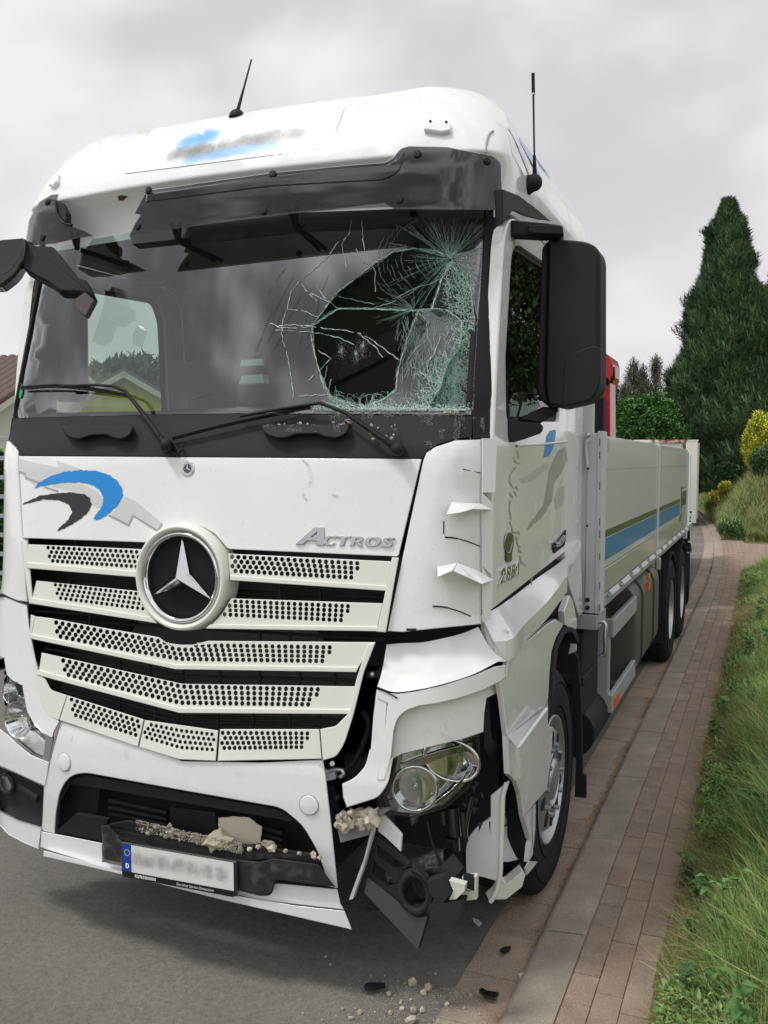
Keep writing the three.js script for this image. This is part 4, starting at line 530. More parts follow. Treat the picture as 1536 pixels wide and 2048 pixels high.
{ // crack lines as fine raised ribbons of crushed glass
  const pos = { a: [], w: [], d: [] };
  const ribbon = (k, a, b, w) => { const A = glassAt(a[0], a[1], 0.003), B = glassAt(b[0], b[1], 0.003); if (A.distanceTo(B) > 0.2) return; const d = B.clone().sub(A).normalize(), s = d.clone().cross(V(0, 0.25, 0.97)).normalize().multiplyScalar(w / 2); const up = V(0, 0, 0.0015); pos[k].push(...A.clone().sub(s).toArray(), ...B.clone().sub(s).toArray(), ...A.clone().add(up).toArray(), ...B.clone().sub(s).toArray(), ...B.clone().add(up).toArray(), ...A.clone().add(up).toArray(), ...A.clone().add(s).toArray(), ...A.clone().add(up).toArray(), ...B.clone().add(s).toArray(), ...B.clone().add(s).toArray(), ...A.clone().add(up).toArray(), ...B.clone().add(up).toArray()); };
  const crack = (pts, w, k, jit = 1.5, step = 8) => { let c = contour(pts.map(p => [p[0], p[1]]), step, false); c = c.map((p, i) => i === 0 || i === c.length - 1 ? p : [p[0] + rr(-jit, jit), p[1] + rr(-jit, jit)]); for (let i = 0; i + 1 < c.length; i++) if (rnd() > 0.06) ribbon(k, c[i], c[i + 1], w * rr(0.5, 1.3)); };
  const W = 0.0016;
  for (const p of [[[0, 790], [80, 825], [300, 815], [640, 860], [780, 950], [900, 1045]], [[40, 840], [290, 850], [480, 890], [590, 940]], [[120, 690], [240, 710], [340, 750], [470, 700], [480, 685]], [[285, 580], [410, 640], [480, 685], [700, 690], [860, 690]], [[325, 520], [370, 600], [420, 650]], [[480, 600], [640, 640], [730, 660]], [[80, 860], [130, 1060], [155, 1200], [160, 1310]], [[120, 690], [85, 770], [80, 860]], [[285, 870], [310, 1000], [350, 1150], [380, 1250]], [[60, 810], [170, 800], [300, 815]], [[340, 980], [430, 1035], [350, 1110], [270, 1190]], [[300, 815], [400, 720], [480, 685]], [[200, 500], [150, 560], [120, 690]], [[190, 510], [400, 330], [480, 220]], [[220, 515], [260, 570], [330, 640]], [[570, 20], [560, 150], [500, 230], [520, 330], [535, 400]], [[640, 80], [655, 260], [690, 380]], [[600, 270], [650, 360], [690, 385]], [[690, 380], [735, 420], [740, 600]], [[860, 620], [980, 560], [1160, 500], [1260, 380]], [[700, 690], [860, 640], [1000, 570]], [[400, 1290], [430, 1180]], [[380, 1200], [400, 1090]], [[1040, 700], [960, 900], [900, 1100], [880, 1260], [780, 1330]], [[1130, 690], [1200, 480], [1260, 360]], [[1340, 430], [1430, 640], [1450, 760], [1440, 800]], [[1230, 700], [1340, 770], [1450, 800]], [[1340, 790], [1330, 950], [1240, 1090], [1170, 1240]], [[180, 1300], [420, 1290], [640, 1370], [800, 1320]], [[620, 860], [740, 960], [790, 1030]], [[1000, 1000], [1100, 900], [1110, 760]], [[1040, 720], [1100, 780], [1080, 900], [960, 1050]], [[1190, 880], [1150, 1000], [1060, 1140]], [[1300, 840], [1220, 980], [1180, 1100]]])
    crack(zP(p), W * 1.5, rnd() < 0.6 ? 'w' : 'a');
  for (let i = 0; i < 14; i++) { const u = rr(0, 420), v = rr(300, 900); crack(zP([[u, v], [u - rr(40, 160), v + rr(150, 330)]]), W * 0.35, 'd', 0.5, 16); }
  for (const [P] of facets) for (let r = 0; r < 3; r++) crack([...P, P[0]].map(p => [Math.min(949, p[0] + rr(-2, 2) * r), Math.min(822, p[1] + rr(-2, 2) * r)]), W * rr(0.6, 1.4), r ? 'a' : 'w', 1.6, 6);
  const C1 = zP([[1260, 340]])[0], C2 = zP([[1010, 690]])[0], C3 = zP([[1160, 1200]])[0];
  const radial = (c, n, r0, r1, a0, a1, w, k) => { for (let i = 0; i < n; i++) { const a = rr(a0, a1), s = rr(0, 14), e = s + rr(r0, r1), b = a + rr(-0.15, 0.15); crack([[c[0] + Math.cos(a) * s, c[1] + Math.sin(a) * s], [c[0] + Math.cos((a + b) / 2) * (s + e) / 2, c[1] + Math.sin((a + b) / 2) * (s + e) / 2], [c[0] + Math.cos(b) * e, c[1] + Math.sin(b) * e]], w, k, 1.0, 7); } };
  radial(C1, 70, 15, 135, 2.0, 5.3, W * 0.6, 'a'); radial(C1, 26, 20, 90, -1.2, 1.9, W * 0.6, 'a'); radial(C1, 22, 60, 150, 3.5, 5.6, W * 0.4, 'a');
  for (let r = 24; r < 150; r += rr(7, 12)) for (let k = 0; k < 2; k++) { const a = rr(2.2, 3.0), e = a + rr(0.5, 1.5), p = []; for (let t = 0; t <= 6; t++) { const q = a + (e - a) * t / 6; p.push([C1[0] + Math.cos(q) * r * 1.1, C1[1] + Math.sin(q) * r * 0.8]); } if (rnd() < 0.7) crack(p.slice(0, 3 + (rnd() * 5 | 0)), W * rr(0.3, 0.8), 'a', 2.2, 6); }
  radial(C2, 34, 15, 80, 2.6, 3.9, W * 0.5, 'a'); radial(C2, 20, 10, 40, -2.2, 2, W * 0.5, 'a');
  for (let i = 0; i < 1250; i++) { let u, v; const z = rnd(); if (z < 0.5) { u = rr(1230, 1440); v = rr(380, 1390); if (u < 1330 && v < 1000 && v > 760 && rnd() < 0.7) continue; } else if (z < 0.8) { u = 1300 - Math.abs(rr(-1, 1) * rr(0, 1)) * 330; v = rr(1080, 1390); } else { u = rr(420, 1400); v = 1390 - Math.abs(rr(-1, 1) * rnd()) * 110; } const a = rr(0, 6.28), l = rr(20, 95), q = zP([[u, v], [u + Math.cos(a) * l * 0.6, v + Math.sin(a) * l], [u + Math.cos(a + 0.7) * l * 1.1, v + Math.sin(a + 0.5) * l * 1.2]]); if (q.some(p => p[0] > 952 || p[1] > 826)) continue; crack(q, W * rr(0.5, 1.1), rnd() < 0.75 ? 'a' : 'w', 0.8, 6); }
  for (let i = 0; i < 170; i++) { const u = rr(900, 1320), v = rr(700, 1150), a = rr(1.2, 2.2), l = rr(40, 160); crack(zP([[u, v], [u + Math.cos(a) * l, v + Math.sin(a) * l]]), W * 0.4, 'w', 0.8, 7); }
  for (const [k, m] of [['a', M.crack], ['w', M.crackW], ['d', M.interior]]) { const g = new THREE.BufferGeometry(); g.setAttribute('position', new THREE.Float32BufferAttribute(pos[k], 3)); g.computeVertexNormals(); const o = obj('glass_crack', g, m, screen); o.userData.kind = 'stuff'; }
  const dustP = []; for (let i = 0; i < 1500; i++) { const q = zP([[rr(300, 1400), 1400 - rnd() * rnd() * 60]])[0]; if (q[0] > 940) continue; dustP.push(new THREE.TetrahedronGeometry(rr(0.001, 0.0035)).translate(...skin(q[0], q[1], rr(-0.012, 0.006)).p.toArray())); } for (let i = 0; i < 900; i++) { const c = [[500, 980], [650, 950], [600, 1000]][i % 3], a = rr(0, 6.28), r = rnd() * rnd() * 110, q = zP([[c[0] + Math.cos(a) * r * 0.6, c[1] + Math.sin(a) * r * 1.4]])[0]; dustP.push(new THREE.TetrahedronGeometry(rr(0.0006, 0.0014)).translate(...glassAt(q[0], q[1], 0.002).toArray())); }
  for (let i = 0; i < 1400; i++) { const q = zP([[1430 - rnd() * rnd() * 230, rr(520, 1390)]])[0]; if (q[0] > 947) continue; dustP.push(new THREE.TetrahedronGeometry(rr(0.001, 0.003)).translate(...glassAt(q[0], q[1], 0.003).toArray())); }
  obj('glass_crumb', dustP, M.crackW, screen).userData.kind = 'stuff';
  obj('windscreen_border', [panel([[-1.13, 2.17], [-1.02, 2.17], [-1.005, 3.03], [-1.11, 3.03]], { map: skinXY, off: -0.016, th: 0.002, seg: 0.05, flat: true }), panel([[945, 829], [968, 430], [955, 430], [944, 620], [930, 829]], { map: skin, off: -0.016, th: 0.002, seg: 30, flat: true }), panel([[25, 834], [480, 826], [945, 829], [945, 822], [480, 819], [26, 827]], { map: skin, off: -0.016, th: 0.002, seg: 40, flat: true })], M.dark, screen);
  obj('sticker', panel(contour(zT([[155, 1440, 12], [170, 1412, 12], [185, 1440, 12], [185, 1490], [170, 1542, 12], [155, 1545, 10]]), 2), { map: skin, off: -0.009, th: 0.001, seg: 4, flat: true }), std(lin(0.0, 0.28, 0.12), 0.5), screen);
}
// ---- roof: rings lofted from the windscreen header to the crown
const roof = part('roof', truck);
{ const lev = [[2.97, -0.345, 1.148, 0.09], [3.05, -0.34, 1.15, 0.1], [3.13, -0.305, 1.15, 0.12], [3.155, -0.265, 1.15, 0.14], [3.175, -0.262, 1.147, 0.15], [3.26, -0.3, 1.13, 0.18], [3.36, -0.355, 1.09, 0.24], [3.43, -0.405, 1.045, 0.28], [3.475, -0.46, 0.99, 0.3], [3.505, -0.53, 0.92, 0.3], [3.53, -0.65, 0.8, 0.3], [3.56, -0.9, 0.6, 0.3], [3.58, -1.2, 0.3, 0.25]];
  const ringAt = ([y, zf, X, r]) => { const p = [], zb = -2.12, x1 = X - r; const F = x => zf - 0.095 * x * x; const zc = F(x1) - r; for (let i = 0; i <= 10; i++) p.push(V(X, y, zb + (zc - zb) * i / 10)); for (let i = 1; i <= 8; i++) { const a = i / 8 * Math.PI / 2; p.push(V(x1 + Math.cos(a) * r, y, zc + Math.sin(a) * r)); } for (let i = 1; i < 24; i++) { const x = x1 - 2 * x1 * i / 24; p.push(V(x, y, F(x))); } for (let i = 0; i <= 8; i++) { const a = Math.PI / 2 + i / 8 * Math.PI / 2; p.push(V(-x1 + Math.cos(a) * r, y, zc + Math.sin(a) * r)); } for (let i = 1; i <= 10; i++) p.push(V(-X, y, zc + (zb - zc) * i / 10)); return p; };
  const bump = p => { const s = smooth(0.55, 0.9, Math.abs(p.x)); if (p.y > 3.2 && p.z > -1.2) { p.y += 0.02 * s * smooth(3.2, 3.45, p.y); } return p; };
  const R = lev.map(ringAt).map(r => r.map(bump)), n = R[0].length, vs = [], idx = [], uv = []; R.forEach((r, k) => r.forEach((p, i) => { vs.push(p.x, p.y, p.z); uv.push(p.x - p.z, p.y); }));
  for (let k = 0; k + 1 < R.length; k++) for (let i = 0; i + 1 < n; i++) { const a = k * n + i; idx.push(a, a + n, a + 1, a + 1, a + n, a + n + 1); }
  const cap = R[R.length - 1]; const g = new THREE.BufferGeometry(); g.setAttribute('position', new THREE.Float32BufferAttribute(vs, 3)); g.setAttribute('uv', new THREE.Float32BufferAttribute(uv, 2)); g.setIndex(idx); g.computeVertexNormals(); obj('roof_shell', g, M.paint, roof);
  const capS = []; for (let i = 1; i + 1 < cap.length; i++) capS.push(...cap[0].toArray(), ...cap[i].toArray(), ...cap[i + 1].toArray()); const cg = new THREE.BufferGeometry(); cg.setAttribute('position', new THREE.Float32BufferAttribute(capS, 3)); cg.computeVertexNormals(); obj('roof_crown', cg, M.paint, roof);
  // roof surface reached from a photo pixel, for the fittings on it
  const rm = new THREE.Mesh(g, new THREE.MeshBasicMaterial({ side: THREE.DoubleSide })); rm.updateMatrixWorld(); const rc = new THREE.Raycaster();
  const onRoof = (u, v, off = 0) => { rc.set(camera.position, rayDir(u, v).normalize()); const h = rc.intersectObject(rm)[0]; if (!h) return skin(u, v, off); const nn = h.face.normal.clone(); if (nn.dot(rc.ray.direction) > 0) nn.negate(); return { p: h.point.clone().addScaledVector(nn, off), n: nn }; };
  // sign on the brow: lettering is an unreadable smear in the photograph
  const cv = document.createElement('canvas'); cv.width = 1024; cv.height = 256; const x = cv.getContext('2d'); x.fillStyle = '#f0f0ef'; x.fillRect(0, 0, 1024, 256);
  for (let i = 0; i < 700; i++) { const s = rnd(), b = i % 3; if (b === 0 && s < 0.33) { x.fillStyle = 'rgba(50,145,225,0.055)'; x.beginPath(); x.arc(300 + s * 500, 90 - s * 60 + rr(-18, 18), rr(22, 44), 0, 7); x.fill(); } else if (b === 1) { x.fillStyle = 'rgba(50,52,60,0.04)'; x.beginPath(); x.arc(260 + s * 640, 160 - s * 30 + rr(-22, 22), rr(22, 44), 0, 7); x.fill(); } else { x.fillStyle = 'rgba(100,165,220,0.035)'; x.beginPath(); x.arc(350 + s * 420, 200 - s * 20 + rr(-12, 12), rr(18, 36), 0, 7); x.fill(); } }
  const st = new THREE.CanvasTexture(cv); st.colorSpace = THREE.SRGBColorSpace;
  const sp = panel([[275, 262], [690, 214], [660, 296], [250, 348]], { map: onRoof, off: 0.003, th: 0.002, seg: 26, flat: true }); { const U = sp.attributes.uv, P = sp.attributes.position; for (let i = 0; i < U.count; i++) { const q = V().fromBufferAttribute(P, i), w = onRoof(260, 300).p, e = onRoof(676, 250).p; U.setXY(i, (q.x - w.x) / (e.x - w.x), clamp((q.y - 3.2) / 0.22)); } }
  obj('roof_sign', sp, phys(lin(1, 1, 1), 0.35, { map: st, clearcoat: 0.7 }), roof);
  for (const P of [zB([[382, 425], [405, 378, 10], [515, 380, 10], [520, 430, 12], [470, 438]]), zA([[205, 550], [215, 520], [235, 502, 4], [243, 506], [240, 535], [225, 555]])]) { const o = obj('marker_light', panel(P, { map: onRoof, off: 0.022, th: 0.03, bev: 1.5, bevD: 0.008, seg: 5 }), M.paint, roof); }
  for (const q of zB([[417, 389], [497, 393]])) { const s = onRoof(q[0], q[1], 0.024); obj('marker_screw', new THREE.SphereGeometry(0.005, 8, 6).translate(...s.p.toArray()), M.black, roof); }
  obj('roof_seam', tube([[986, 262], [978, 270], [973, 285], [971, 305]].map(q => onRoof(q[0], q[1], 0.001).p), 0.005, 6), M.greyPaint, roof);
  const chip = zA([[470, 585], [490, 580], [514, 585], [500, 592], [495, 602], [474, 600]]); obj('paint_chip', panel(rough(chip, 0.8, 2), { map: onRoof, off: 0.001, th: 0.001, seg: 3, flat: true }), std(lin(0.12, 0.05, 0.035), 0.8), roof);
  const sideRoof = (u, v, off = 0) => { const p = sideX(1.1)(u, v).p; p.z = Math.max(p.z, -2.0); p.y = Math.min(p.y, 3.44); const y = p.y, tab = lev.map(l => [l[0], l[2]]), sl = (lerpTab(tab, y + 0.03) - lerpTab(tab, y - 0.03)) / 0.06, n = V(1, -sl, 0).normalize(); return { p: V(lerpTab(tab, y), y, p.z).addScaledVector(n, off), n }; };
  obj('roof_decal', panel(rough(zB([[852, 480], [862, 440], [885, 430], [930, 450], [990, 530], [1022, 610], [1032, 670], [1000, 620], [950, 560], [925, 560], [935, 680], [905, 620], [880, 560]]), 0.5, 5), { map: sideRoof, off: 0.004, th: 0.001, seg: 8, flat: true }), phys(lin(0.07, 0.27, 0.6), 0.35, { clearcoat: 0.7 }), roof);
  obj('roof_decal', panel(zB([[785, 390], [800, 410], [870, 620], [880, 660], [925, 640], [910, 700], [870, 705], [845, 600]]), { map: sideRoof, off: 0.003, th: 0.001, seg: 8, flat: true }), M.bandL, roof);
  // aerials
  const a0 = onRoof(474, 229, 0).p, a1 = rayDir(503, 119); const ant = part('aerial', roof); obj('aerial_foot', new THREE.SphereGeometry(0.035, 18, 12, 0, 6.3, 0, 1.57).scale(1, 1.05, 1).translate(a0.x, a0.y - 0.015, a0.z), M.black, ant);
  { const b = a0.clone().add(V(0.005, 0.02, 0)), tip = camera.position.clone().addScaledVector(a1, (a0.z - 0.1 - camera.position.z) / a1.z); obj('aerial_rod', [bar(b, b.clone().lerp(tip, 0.45), 0.008, 8, 0.0045), bar(b.clone().lerp(tip, 0.45), tip, 0.0045, 6, 0.0035)], M.black, ant); }
  const b0 = sideX(1.16)(1062, 366).p, ant2 = part('aerial', roof); obj('aerial_foot', [bar(b0.clone().add(V(-0.03, -0.01, 0)), b0.clone().add(V(0.02, 0.0, 0.01)), 0.045, 16, 0.03), new THREE.SphereGeometry(0.035, 14, 10).translate(b0.x + 0.012, b0.y, b0.z)], M.black, ant2);
  { const t = sideX(1.18)(1066, 146).p, s = b0.clone().add(V(0.015, 0.02, 0)); obj('aerial_rod', [bar(s, s.clone().lerp(t, 0.22), 0.01, 8, 0.006), bar(s.clone().lerp(t, 0.2), s.clone().lerp(t, 0.8), 0.004, 6), bar(s.clone().lerp(t, 0.8), t, 0.007, 8)], M.black, ant2); obj('aerial_band', bar(s.clone().lerp(t, 0.795), s.clone().lerp(t, 0.815), 0.0078, 8), M.greyLight, ant2); }
}
obj('visor_reflection_strip', panel([[259, 470], [410, 449], [600, 425], [790, 418], [968, 422], [968, 437], [790, 433], [600, 449], [410, 472], [264, 488]], { map: skin, off: 0.012, th: 0.03, seg: 24 }), M.blackGloss, truck);  // black strip added over the white header, standing for the visor's dark reflection
// ---- tinted sun visor, snapped in two, on brackets
const visor = part('sun_visor', truck);
{ const VZ = [[2.88, -0.13], [2.95, -0.15], [3.02, -0.163], [3.1, -0.182], [3.2, -0.222], [3.3, -0.28]];
  const vs = p => { const a = (p.z - lerpTab(VZ, p.y) + 0.1 * p.x * p.x) * 0.95, b = Math.abs(p.x) - 1.18, r = 0.22, A = a + r, B = b + r; return A > 0 && B > 0 ? Math.hypot(A, B) - r : Math.max(a, b); };
  const vg = (p, e = 0.02) => V(vs(V(p.x + e, p.y, p.z)) - vs(V(p.x - e, p.y, p.z)), vs(V(p.x, p.y + e, p.z)) - vs(V(p.x, p.y - e, p.z)), vs(V(p.x, p.y, p.z + e)) - vs(V(p.x, p.y, p.z - e))).normalize();
  const onV = (u, v, off = 0) => { const d = rayDir(u, v).normalize(), p = camera.position.clone(); let best = 9, bp = p.clone(); for (let i = 0; i < 80; i++) { const s = vs(p) - off; if (Math.abs(s) < best) { best = Math.abs(s); bp.copy(p); } if (s < 2e-4) break; p.addScaledVector(d, s * 0.9); if (p.z < -1.5) break; } return { p: bp, n: vg(bp) }; };
  obj('visor_blade', panel([[258, 471], [270, 447], [281, 430], [269, 427], [286, 394], [291, 381], [420, 363], [545, 345], [700, 330], [768, 325, 6], [786, 316, 6], [800, 297, 8], [818, 292], [895, 294], [985, 311, 8], [1003, 326, 10], [1004, 405, 8], [990, 421, 8], [790, 419], [768, 406], [600, 426], [410, 450]], { map: onV, th: 0.006, seg: 16, bev: 1.2, bevD: 0.002, back: true }), M.smoke, visor);
  obj('visor_rib', panel([[293, 388], [545, 352], [700, 336], [772, 331, 6], [795, 318, 6], [810, 300, 6], [800, 345, 20], [765, 360], [545, 372], [291, 404]], { map: onV, off: 0.005, th: 0.005, seg: 16, bev: 2.5, bevD: 0.003 }), M.smoke, visor);
  obj('visor_blade', panel([[58, 440], [78, 404], [103, 389], [118, 388], [111, 412], [116, 438, 6], [135, 449], [168, 461], [188, 472], [150, 478], [112, 487], [72, 491], [52, 480]], { map: onV, th: 0.006, seg: 10, bev: 1, bevD: 0.002, back: true }), M.smoke, visor);
  for (const [u, v] of [[95, 404], [85, 475], [275, 453], [527, 422], [799, 399], [835, 308], [975, 322], [297, 380], [545, 348]]) { const s = onV(u, v, 0.002); const o = obj('visor_screw', [new THREE.TorusGeometry(0.011, 0.005, 8, 16), new THREE.CylinderGeometry(0.009, 0.009, 0.012, 6).rotateX(Math.PI / 2)], M.black, visor); o.position.copy(s.p); o.quaternion.setFromUnitVectors(V(0, 0, 1), s.n); }
  for (const [u, v] of [[352, 462], [586, 432], [820, 405], [150, 478]]) { const a = onV(u - 8, v - 14, -0.008).p, b = onV(u + 8, v - 15, -0.008).p, c = skin(u + 4, v + 18, 0.0).p; obj('visor_bracket', [bar(a, c, 0.008, 8, 0.012), bar(b, c, 0.008, 8, 0.012)], M.black, visor); }
  obj('visor_mount', [plate(zA([[220, 610], [262, 618], [285, 660], [285, 698], [255, 690], [225, 655]]).map(q => onV(q[0], q[1], -0.03).p), 0.03), tube(zA([[222, 612], [230, 660], [258, 694], [288, 700]]).map(q => onV(q[0], q[1], 0.004).p), 0.006, 6)], M.black, visor);
}
// ---- mirrors
const mir = part('wing_mirror', truck);
{ const mz = frontZ(-0.6);
  obj('mirror_housing', panel(zI([[600, 320, 40], [720, 312], [920, 330, 70], [1020, 400, 90], [1020, 1190], [1020, 1520, 60], [960, 1640, 60], [700, 1702, 20], [590, 1680, 40], [570, 1500], [595, 400]]), { map: mz, th: 0.16, bev: 7, bevD: 0.03, seg: 7, back: true }), M.black, mir);
  obj('mirror_cover', panel(zI([[732, 1300, 40], [800, 1255, 20], [960, 1190, 20], [1030, 1210, 30], [1026, 1520, 60], [960, 1640, 60], [715, 1695], [722, 1480]]), { map: mz, off: 0.006, th: 0.05, bev: 3, bevD: 0.008, seg: 6 }), M.black, mir);
  obj('mirror_edge', panel(zI([[542, 380, 30], [600, 320], [596, 400], [570, 1500], [592, 1690], [540, 1650, 20], [505, 1560], [530, 700]]), { map: frontZ(-0.63), th: 0.12, bev: 4, bevD: 0.02, seg: 7 }), M.black, mir);
  obj('mirror_glass', box(1.255, 1.46, 2.3, 2.83, -0.775, -0.768, 0.002), M.chrome, mir);
  const e = (pts, z) => zI(pts).map(q => frontZ(z)(q[0], q[1]).p);
  obj('mirror_arm', panel(zI([[305, 160], [590, 185], [725, 205, 16], [735, 290, 10], [620, 300], [430, 290], [305, 285]]), { map: planeMap([1.2, 2.95, -0.5], [0.55, 0, 1]), th: 0.07, bev: 3, bevD: 0.01, seg: 7, back: true }), M.black, mir);
  obj('mirror_arm_cap', panel(zI([[440, 205], [600, 200], [720, 212, 10], [728, 280, 10], [470, 272], [448, 255]]), { map: planeMap([1.2, 2.95, -0.47], [0.55, 0, 1]), th: 0.02, bev: 2, bevD: 0.006, seg: 7 }), M.black, mir);
  obj('mirror_neck', bar(...e([[665, 300], [665, 340]], -0.66), 0.03, 12), M.black, mir);
  obj('mirror_base', panel(zI([[252, 1500], [258, 1650], [300, 1780, 30], [380, 1812], [550, 1825, 20], [575, 1860, 20], [560, 1910, 20], [420, 1960, 20], [310, 1990, 30], [265, 1930, 30], [250, 1800]]), { map: planeMap([1.165, 2.1, -0.5], [0.8, 0, 0.6]), th: 0.06, bev: 3, bevD: 0.012, seg: 6, back: true }), M.blackSoft, mir);
  obj('mirror_lower_arm', panel(zI([[385, 1800], [400, 1765], [560, 1690], [690, 1690, 12], [690, 1730, 12], [545, 1825]]), { map: planeMap([1.19, 2.15, -0.58], [0.6, 0.2, 0.8]), th: 0.06, bev: 3, bevD: 0.01, seg: 6, back: true }), M.black, mir);
  obj('mirror_small_glass', panel(zI([[280, 1680, 20], [310, 1600, 20], [350, 1578, 14], [500, 1585], [540, 1690], [385, 1800], [300, 1780, 20]]), { map: planeMap([1.15, 2.2, -0.58], [0.72, -0.1, 0.69]), th: 0.02, bev: 1, seg: 6, back: true }), M.sideGlass, mir);
}
{ // far side: front-view mirror on its arm, and the edge of the big mirror
  const fm = part('front_mirror', truck), fp = planeMap([-1.1, 2.85, 0.1], [0.5, 0.1, 0.86]), q = (pts) => zT(pts);
  obj('mirror_housing', panel(q([[-140, 300, 40], [0, 235, 30], [200, 218, 20], [205, 300, 30], [190, 400, 40], [120, 530, 60], [0, 620, 30], [-140, 620, 40]]), { map: fp, th: 0.1, bev: 3, bevD: 0.03, seg: 6, back: true }), M.blackGloss, fm);
  obj('mirror_glass', panel(q([[-100, 420, 40], [60, 300, 40], [180, 262, 20], [190, 340, 30], [90, 500, 40], [-60, 570, 40]]), { map: fp, off: 0.004, th: 0.004, bev: 0.5, seg: 6 }), M.blackGloss, fm);
  const am = planeMap([-0.95, 2.8, -0.02], [0.35, 0.3, 0.9]);
  obj('mirror_arm', panel(zT([[195, 225], [275, 285], [430, 290, 20], [520, 400, 30], [640, 550, 20], [700, 560, 30], [765, 700, 20], [690, 670, 20], [480, 660, 30], [400, 590, 30], [320, 550, 30], [180, 470, 20]]), { map: am, th: 0.07, bev: 2.5, bevD: 0.015, seg: 7, back: true }), M.black, fm);
  obj('mirror_cap', panel(zT([[605, 730, 20], [690, 668], [772, 735], [700, 870, 20], [640, 830, 20]]), { map: planeMap([-0.8, 2.75, -0.0], [0.35, 0.2, 0.9]), th: 0.04, bev: 1.5, bevD: 0.008, seg: 6, back: true }), std(lin(0.07, 0.055, 0.05), 0.4), fm);
  const wm = part('wing_mirror', truck); obj('mirror_housing', [box(-1.33, -1.16, 2.3, 2.86, -0.86, -0.74, 0.04), box(-1.28, -1.15, 2.88, 2.93, -0.8, -0.74, 0.02)], M.black, wm); obj('mirror_glass', box(-1.32, -1.18, 2.33, 2.83, -0.868, -0.862, 0.002), M.chrome, wm);
}
// ---- cabin inside
const cabin = part('cabin', truck);
obj('cabin_back', box(-1.1, 1.1, 1.4, 3.2, -2.1, -2.02), M.interior, cabin);
obj('cabin_floor', box(-1.1, 1.1, 1.4, 1.5, -2.1, -0.3), M.interior, cabin);
obj('cabin_ceiling', box(-1.1, 1.1, 3.0, 3.06, -2.1, -0.45), M.interior2, cabin);
obj('dashboard', [box(-1.08, 1.08, 1.75, 2.1, -0.75, -0.3, 0.05), box(-1.08, 1.08, 2.08, 2.17, -0.5, -0.24, 0.03)], M.dashGrey, cabin);
obj('dash_top', [box(-1.06, 1.06, 2.17, 2.2, -0.72, -0.42, 0.012)], M.dashLight, cabin);
obj('dash_vent', Array.from({ length: 18 }, (_, i) => box(-1.0 + i * 0.115, -0.91 + i * 0.115, 2.185, 2.204, -0.38, -0.3, 0.004)), M.interior, cabin);
for (const [x, n] of [[0.62, 'driver_seat'], [-0.62, 'passenger_seat']]) { const s = part('seat', cabin); obj('seat_cushion', box(x - 0.25, x + 0.25, 1.75, 1.92, -1.5, -1.0, 0.06), M.interior2, s); obj('seat_back', box(x - 0.25, x + 0.25, 1.9, 2.5, -1.62, -1.46, 0.07), M.interior2, s); obj('headrest', box(x - 0.14, x + 0.14, 2.5, 2.72, -1.62, -1.5, 0.05), M.interior2, s); }
{ const w = obj('steering_wheel', [new THREE.TorusGeometry(0.22, 0.018, 10, 40), bar([-0.2, 0, 0], [0.2, 0, 0], 0.02), bar([0, -0.2, 0], [0, 0, 0], 0.02)], M.black, cabin); w.position.set(0.62, 2.14, -0.95); w.rotation.x = -1.0; }
{ const fz = frontZ(-0.45); obj('dash_screen', panel([[345, 826], [352, 726, 6], [462, 718, 8], [468, 826]], { map: fz, th: 0.03, bev: 1, seg: 16, back: true }), M.interior, cabin); obj('dash_unit', [panel([[478, 768], [484, 752], [524, 748], [528, 766]], { map: fz, th: 0.05, seg: 12, back: true }), panel([[480, 733], [482, 720], [524, 717], [524, 730]], { map: fz, th: 0.02, seg: 12, back: true })], std(lin(0.3, 0.42, 0.42), 0.5), cabin); obj('dash_hook', tube([[392, 824], [393, 802], [400, 800], [432, 790]].map(p => fz(p[0], p[1], 0.05).p), 0.006, 6), M.black, cabin); }
obj('pillar_trim', [bar([-1.07, 2.15, -0.36], [-1.05, 3.02, -0.55], 0.07, 10), bar([1.07, 2.15, -0.36], [1.05, 3.02, -0.55], 0.06, 10)], M.interior, cabin);
obj('cabin_rail', tube([V(-1.08, 2.62, -0.62), V(-1.06, 2.66, -0.55), V(-1.05, 2.6, -0.5), V(-1.05, 2.2, -0.45)], 0.02, 8), M.interior2, cabin);
obj('cab_underside', [box(-1.08, 1.08, 1.2, 1.42, -2.1, -0.3), box(-0.5, 0.5, 0.5, 1.3, -2.4, -0.3)], M.dark, truck);
obj('cab_rear_wall', [box(-1.14, 1.14, 1.4, 3.2, -2.13, -2.1), box(-0.95, 0.95, 3.2, 3.45, -2.13, -2.1)], M.paint, truck);
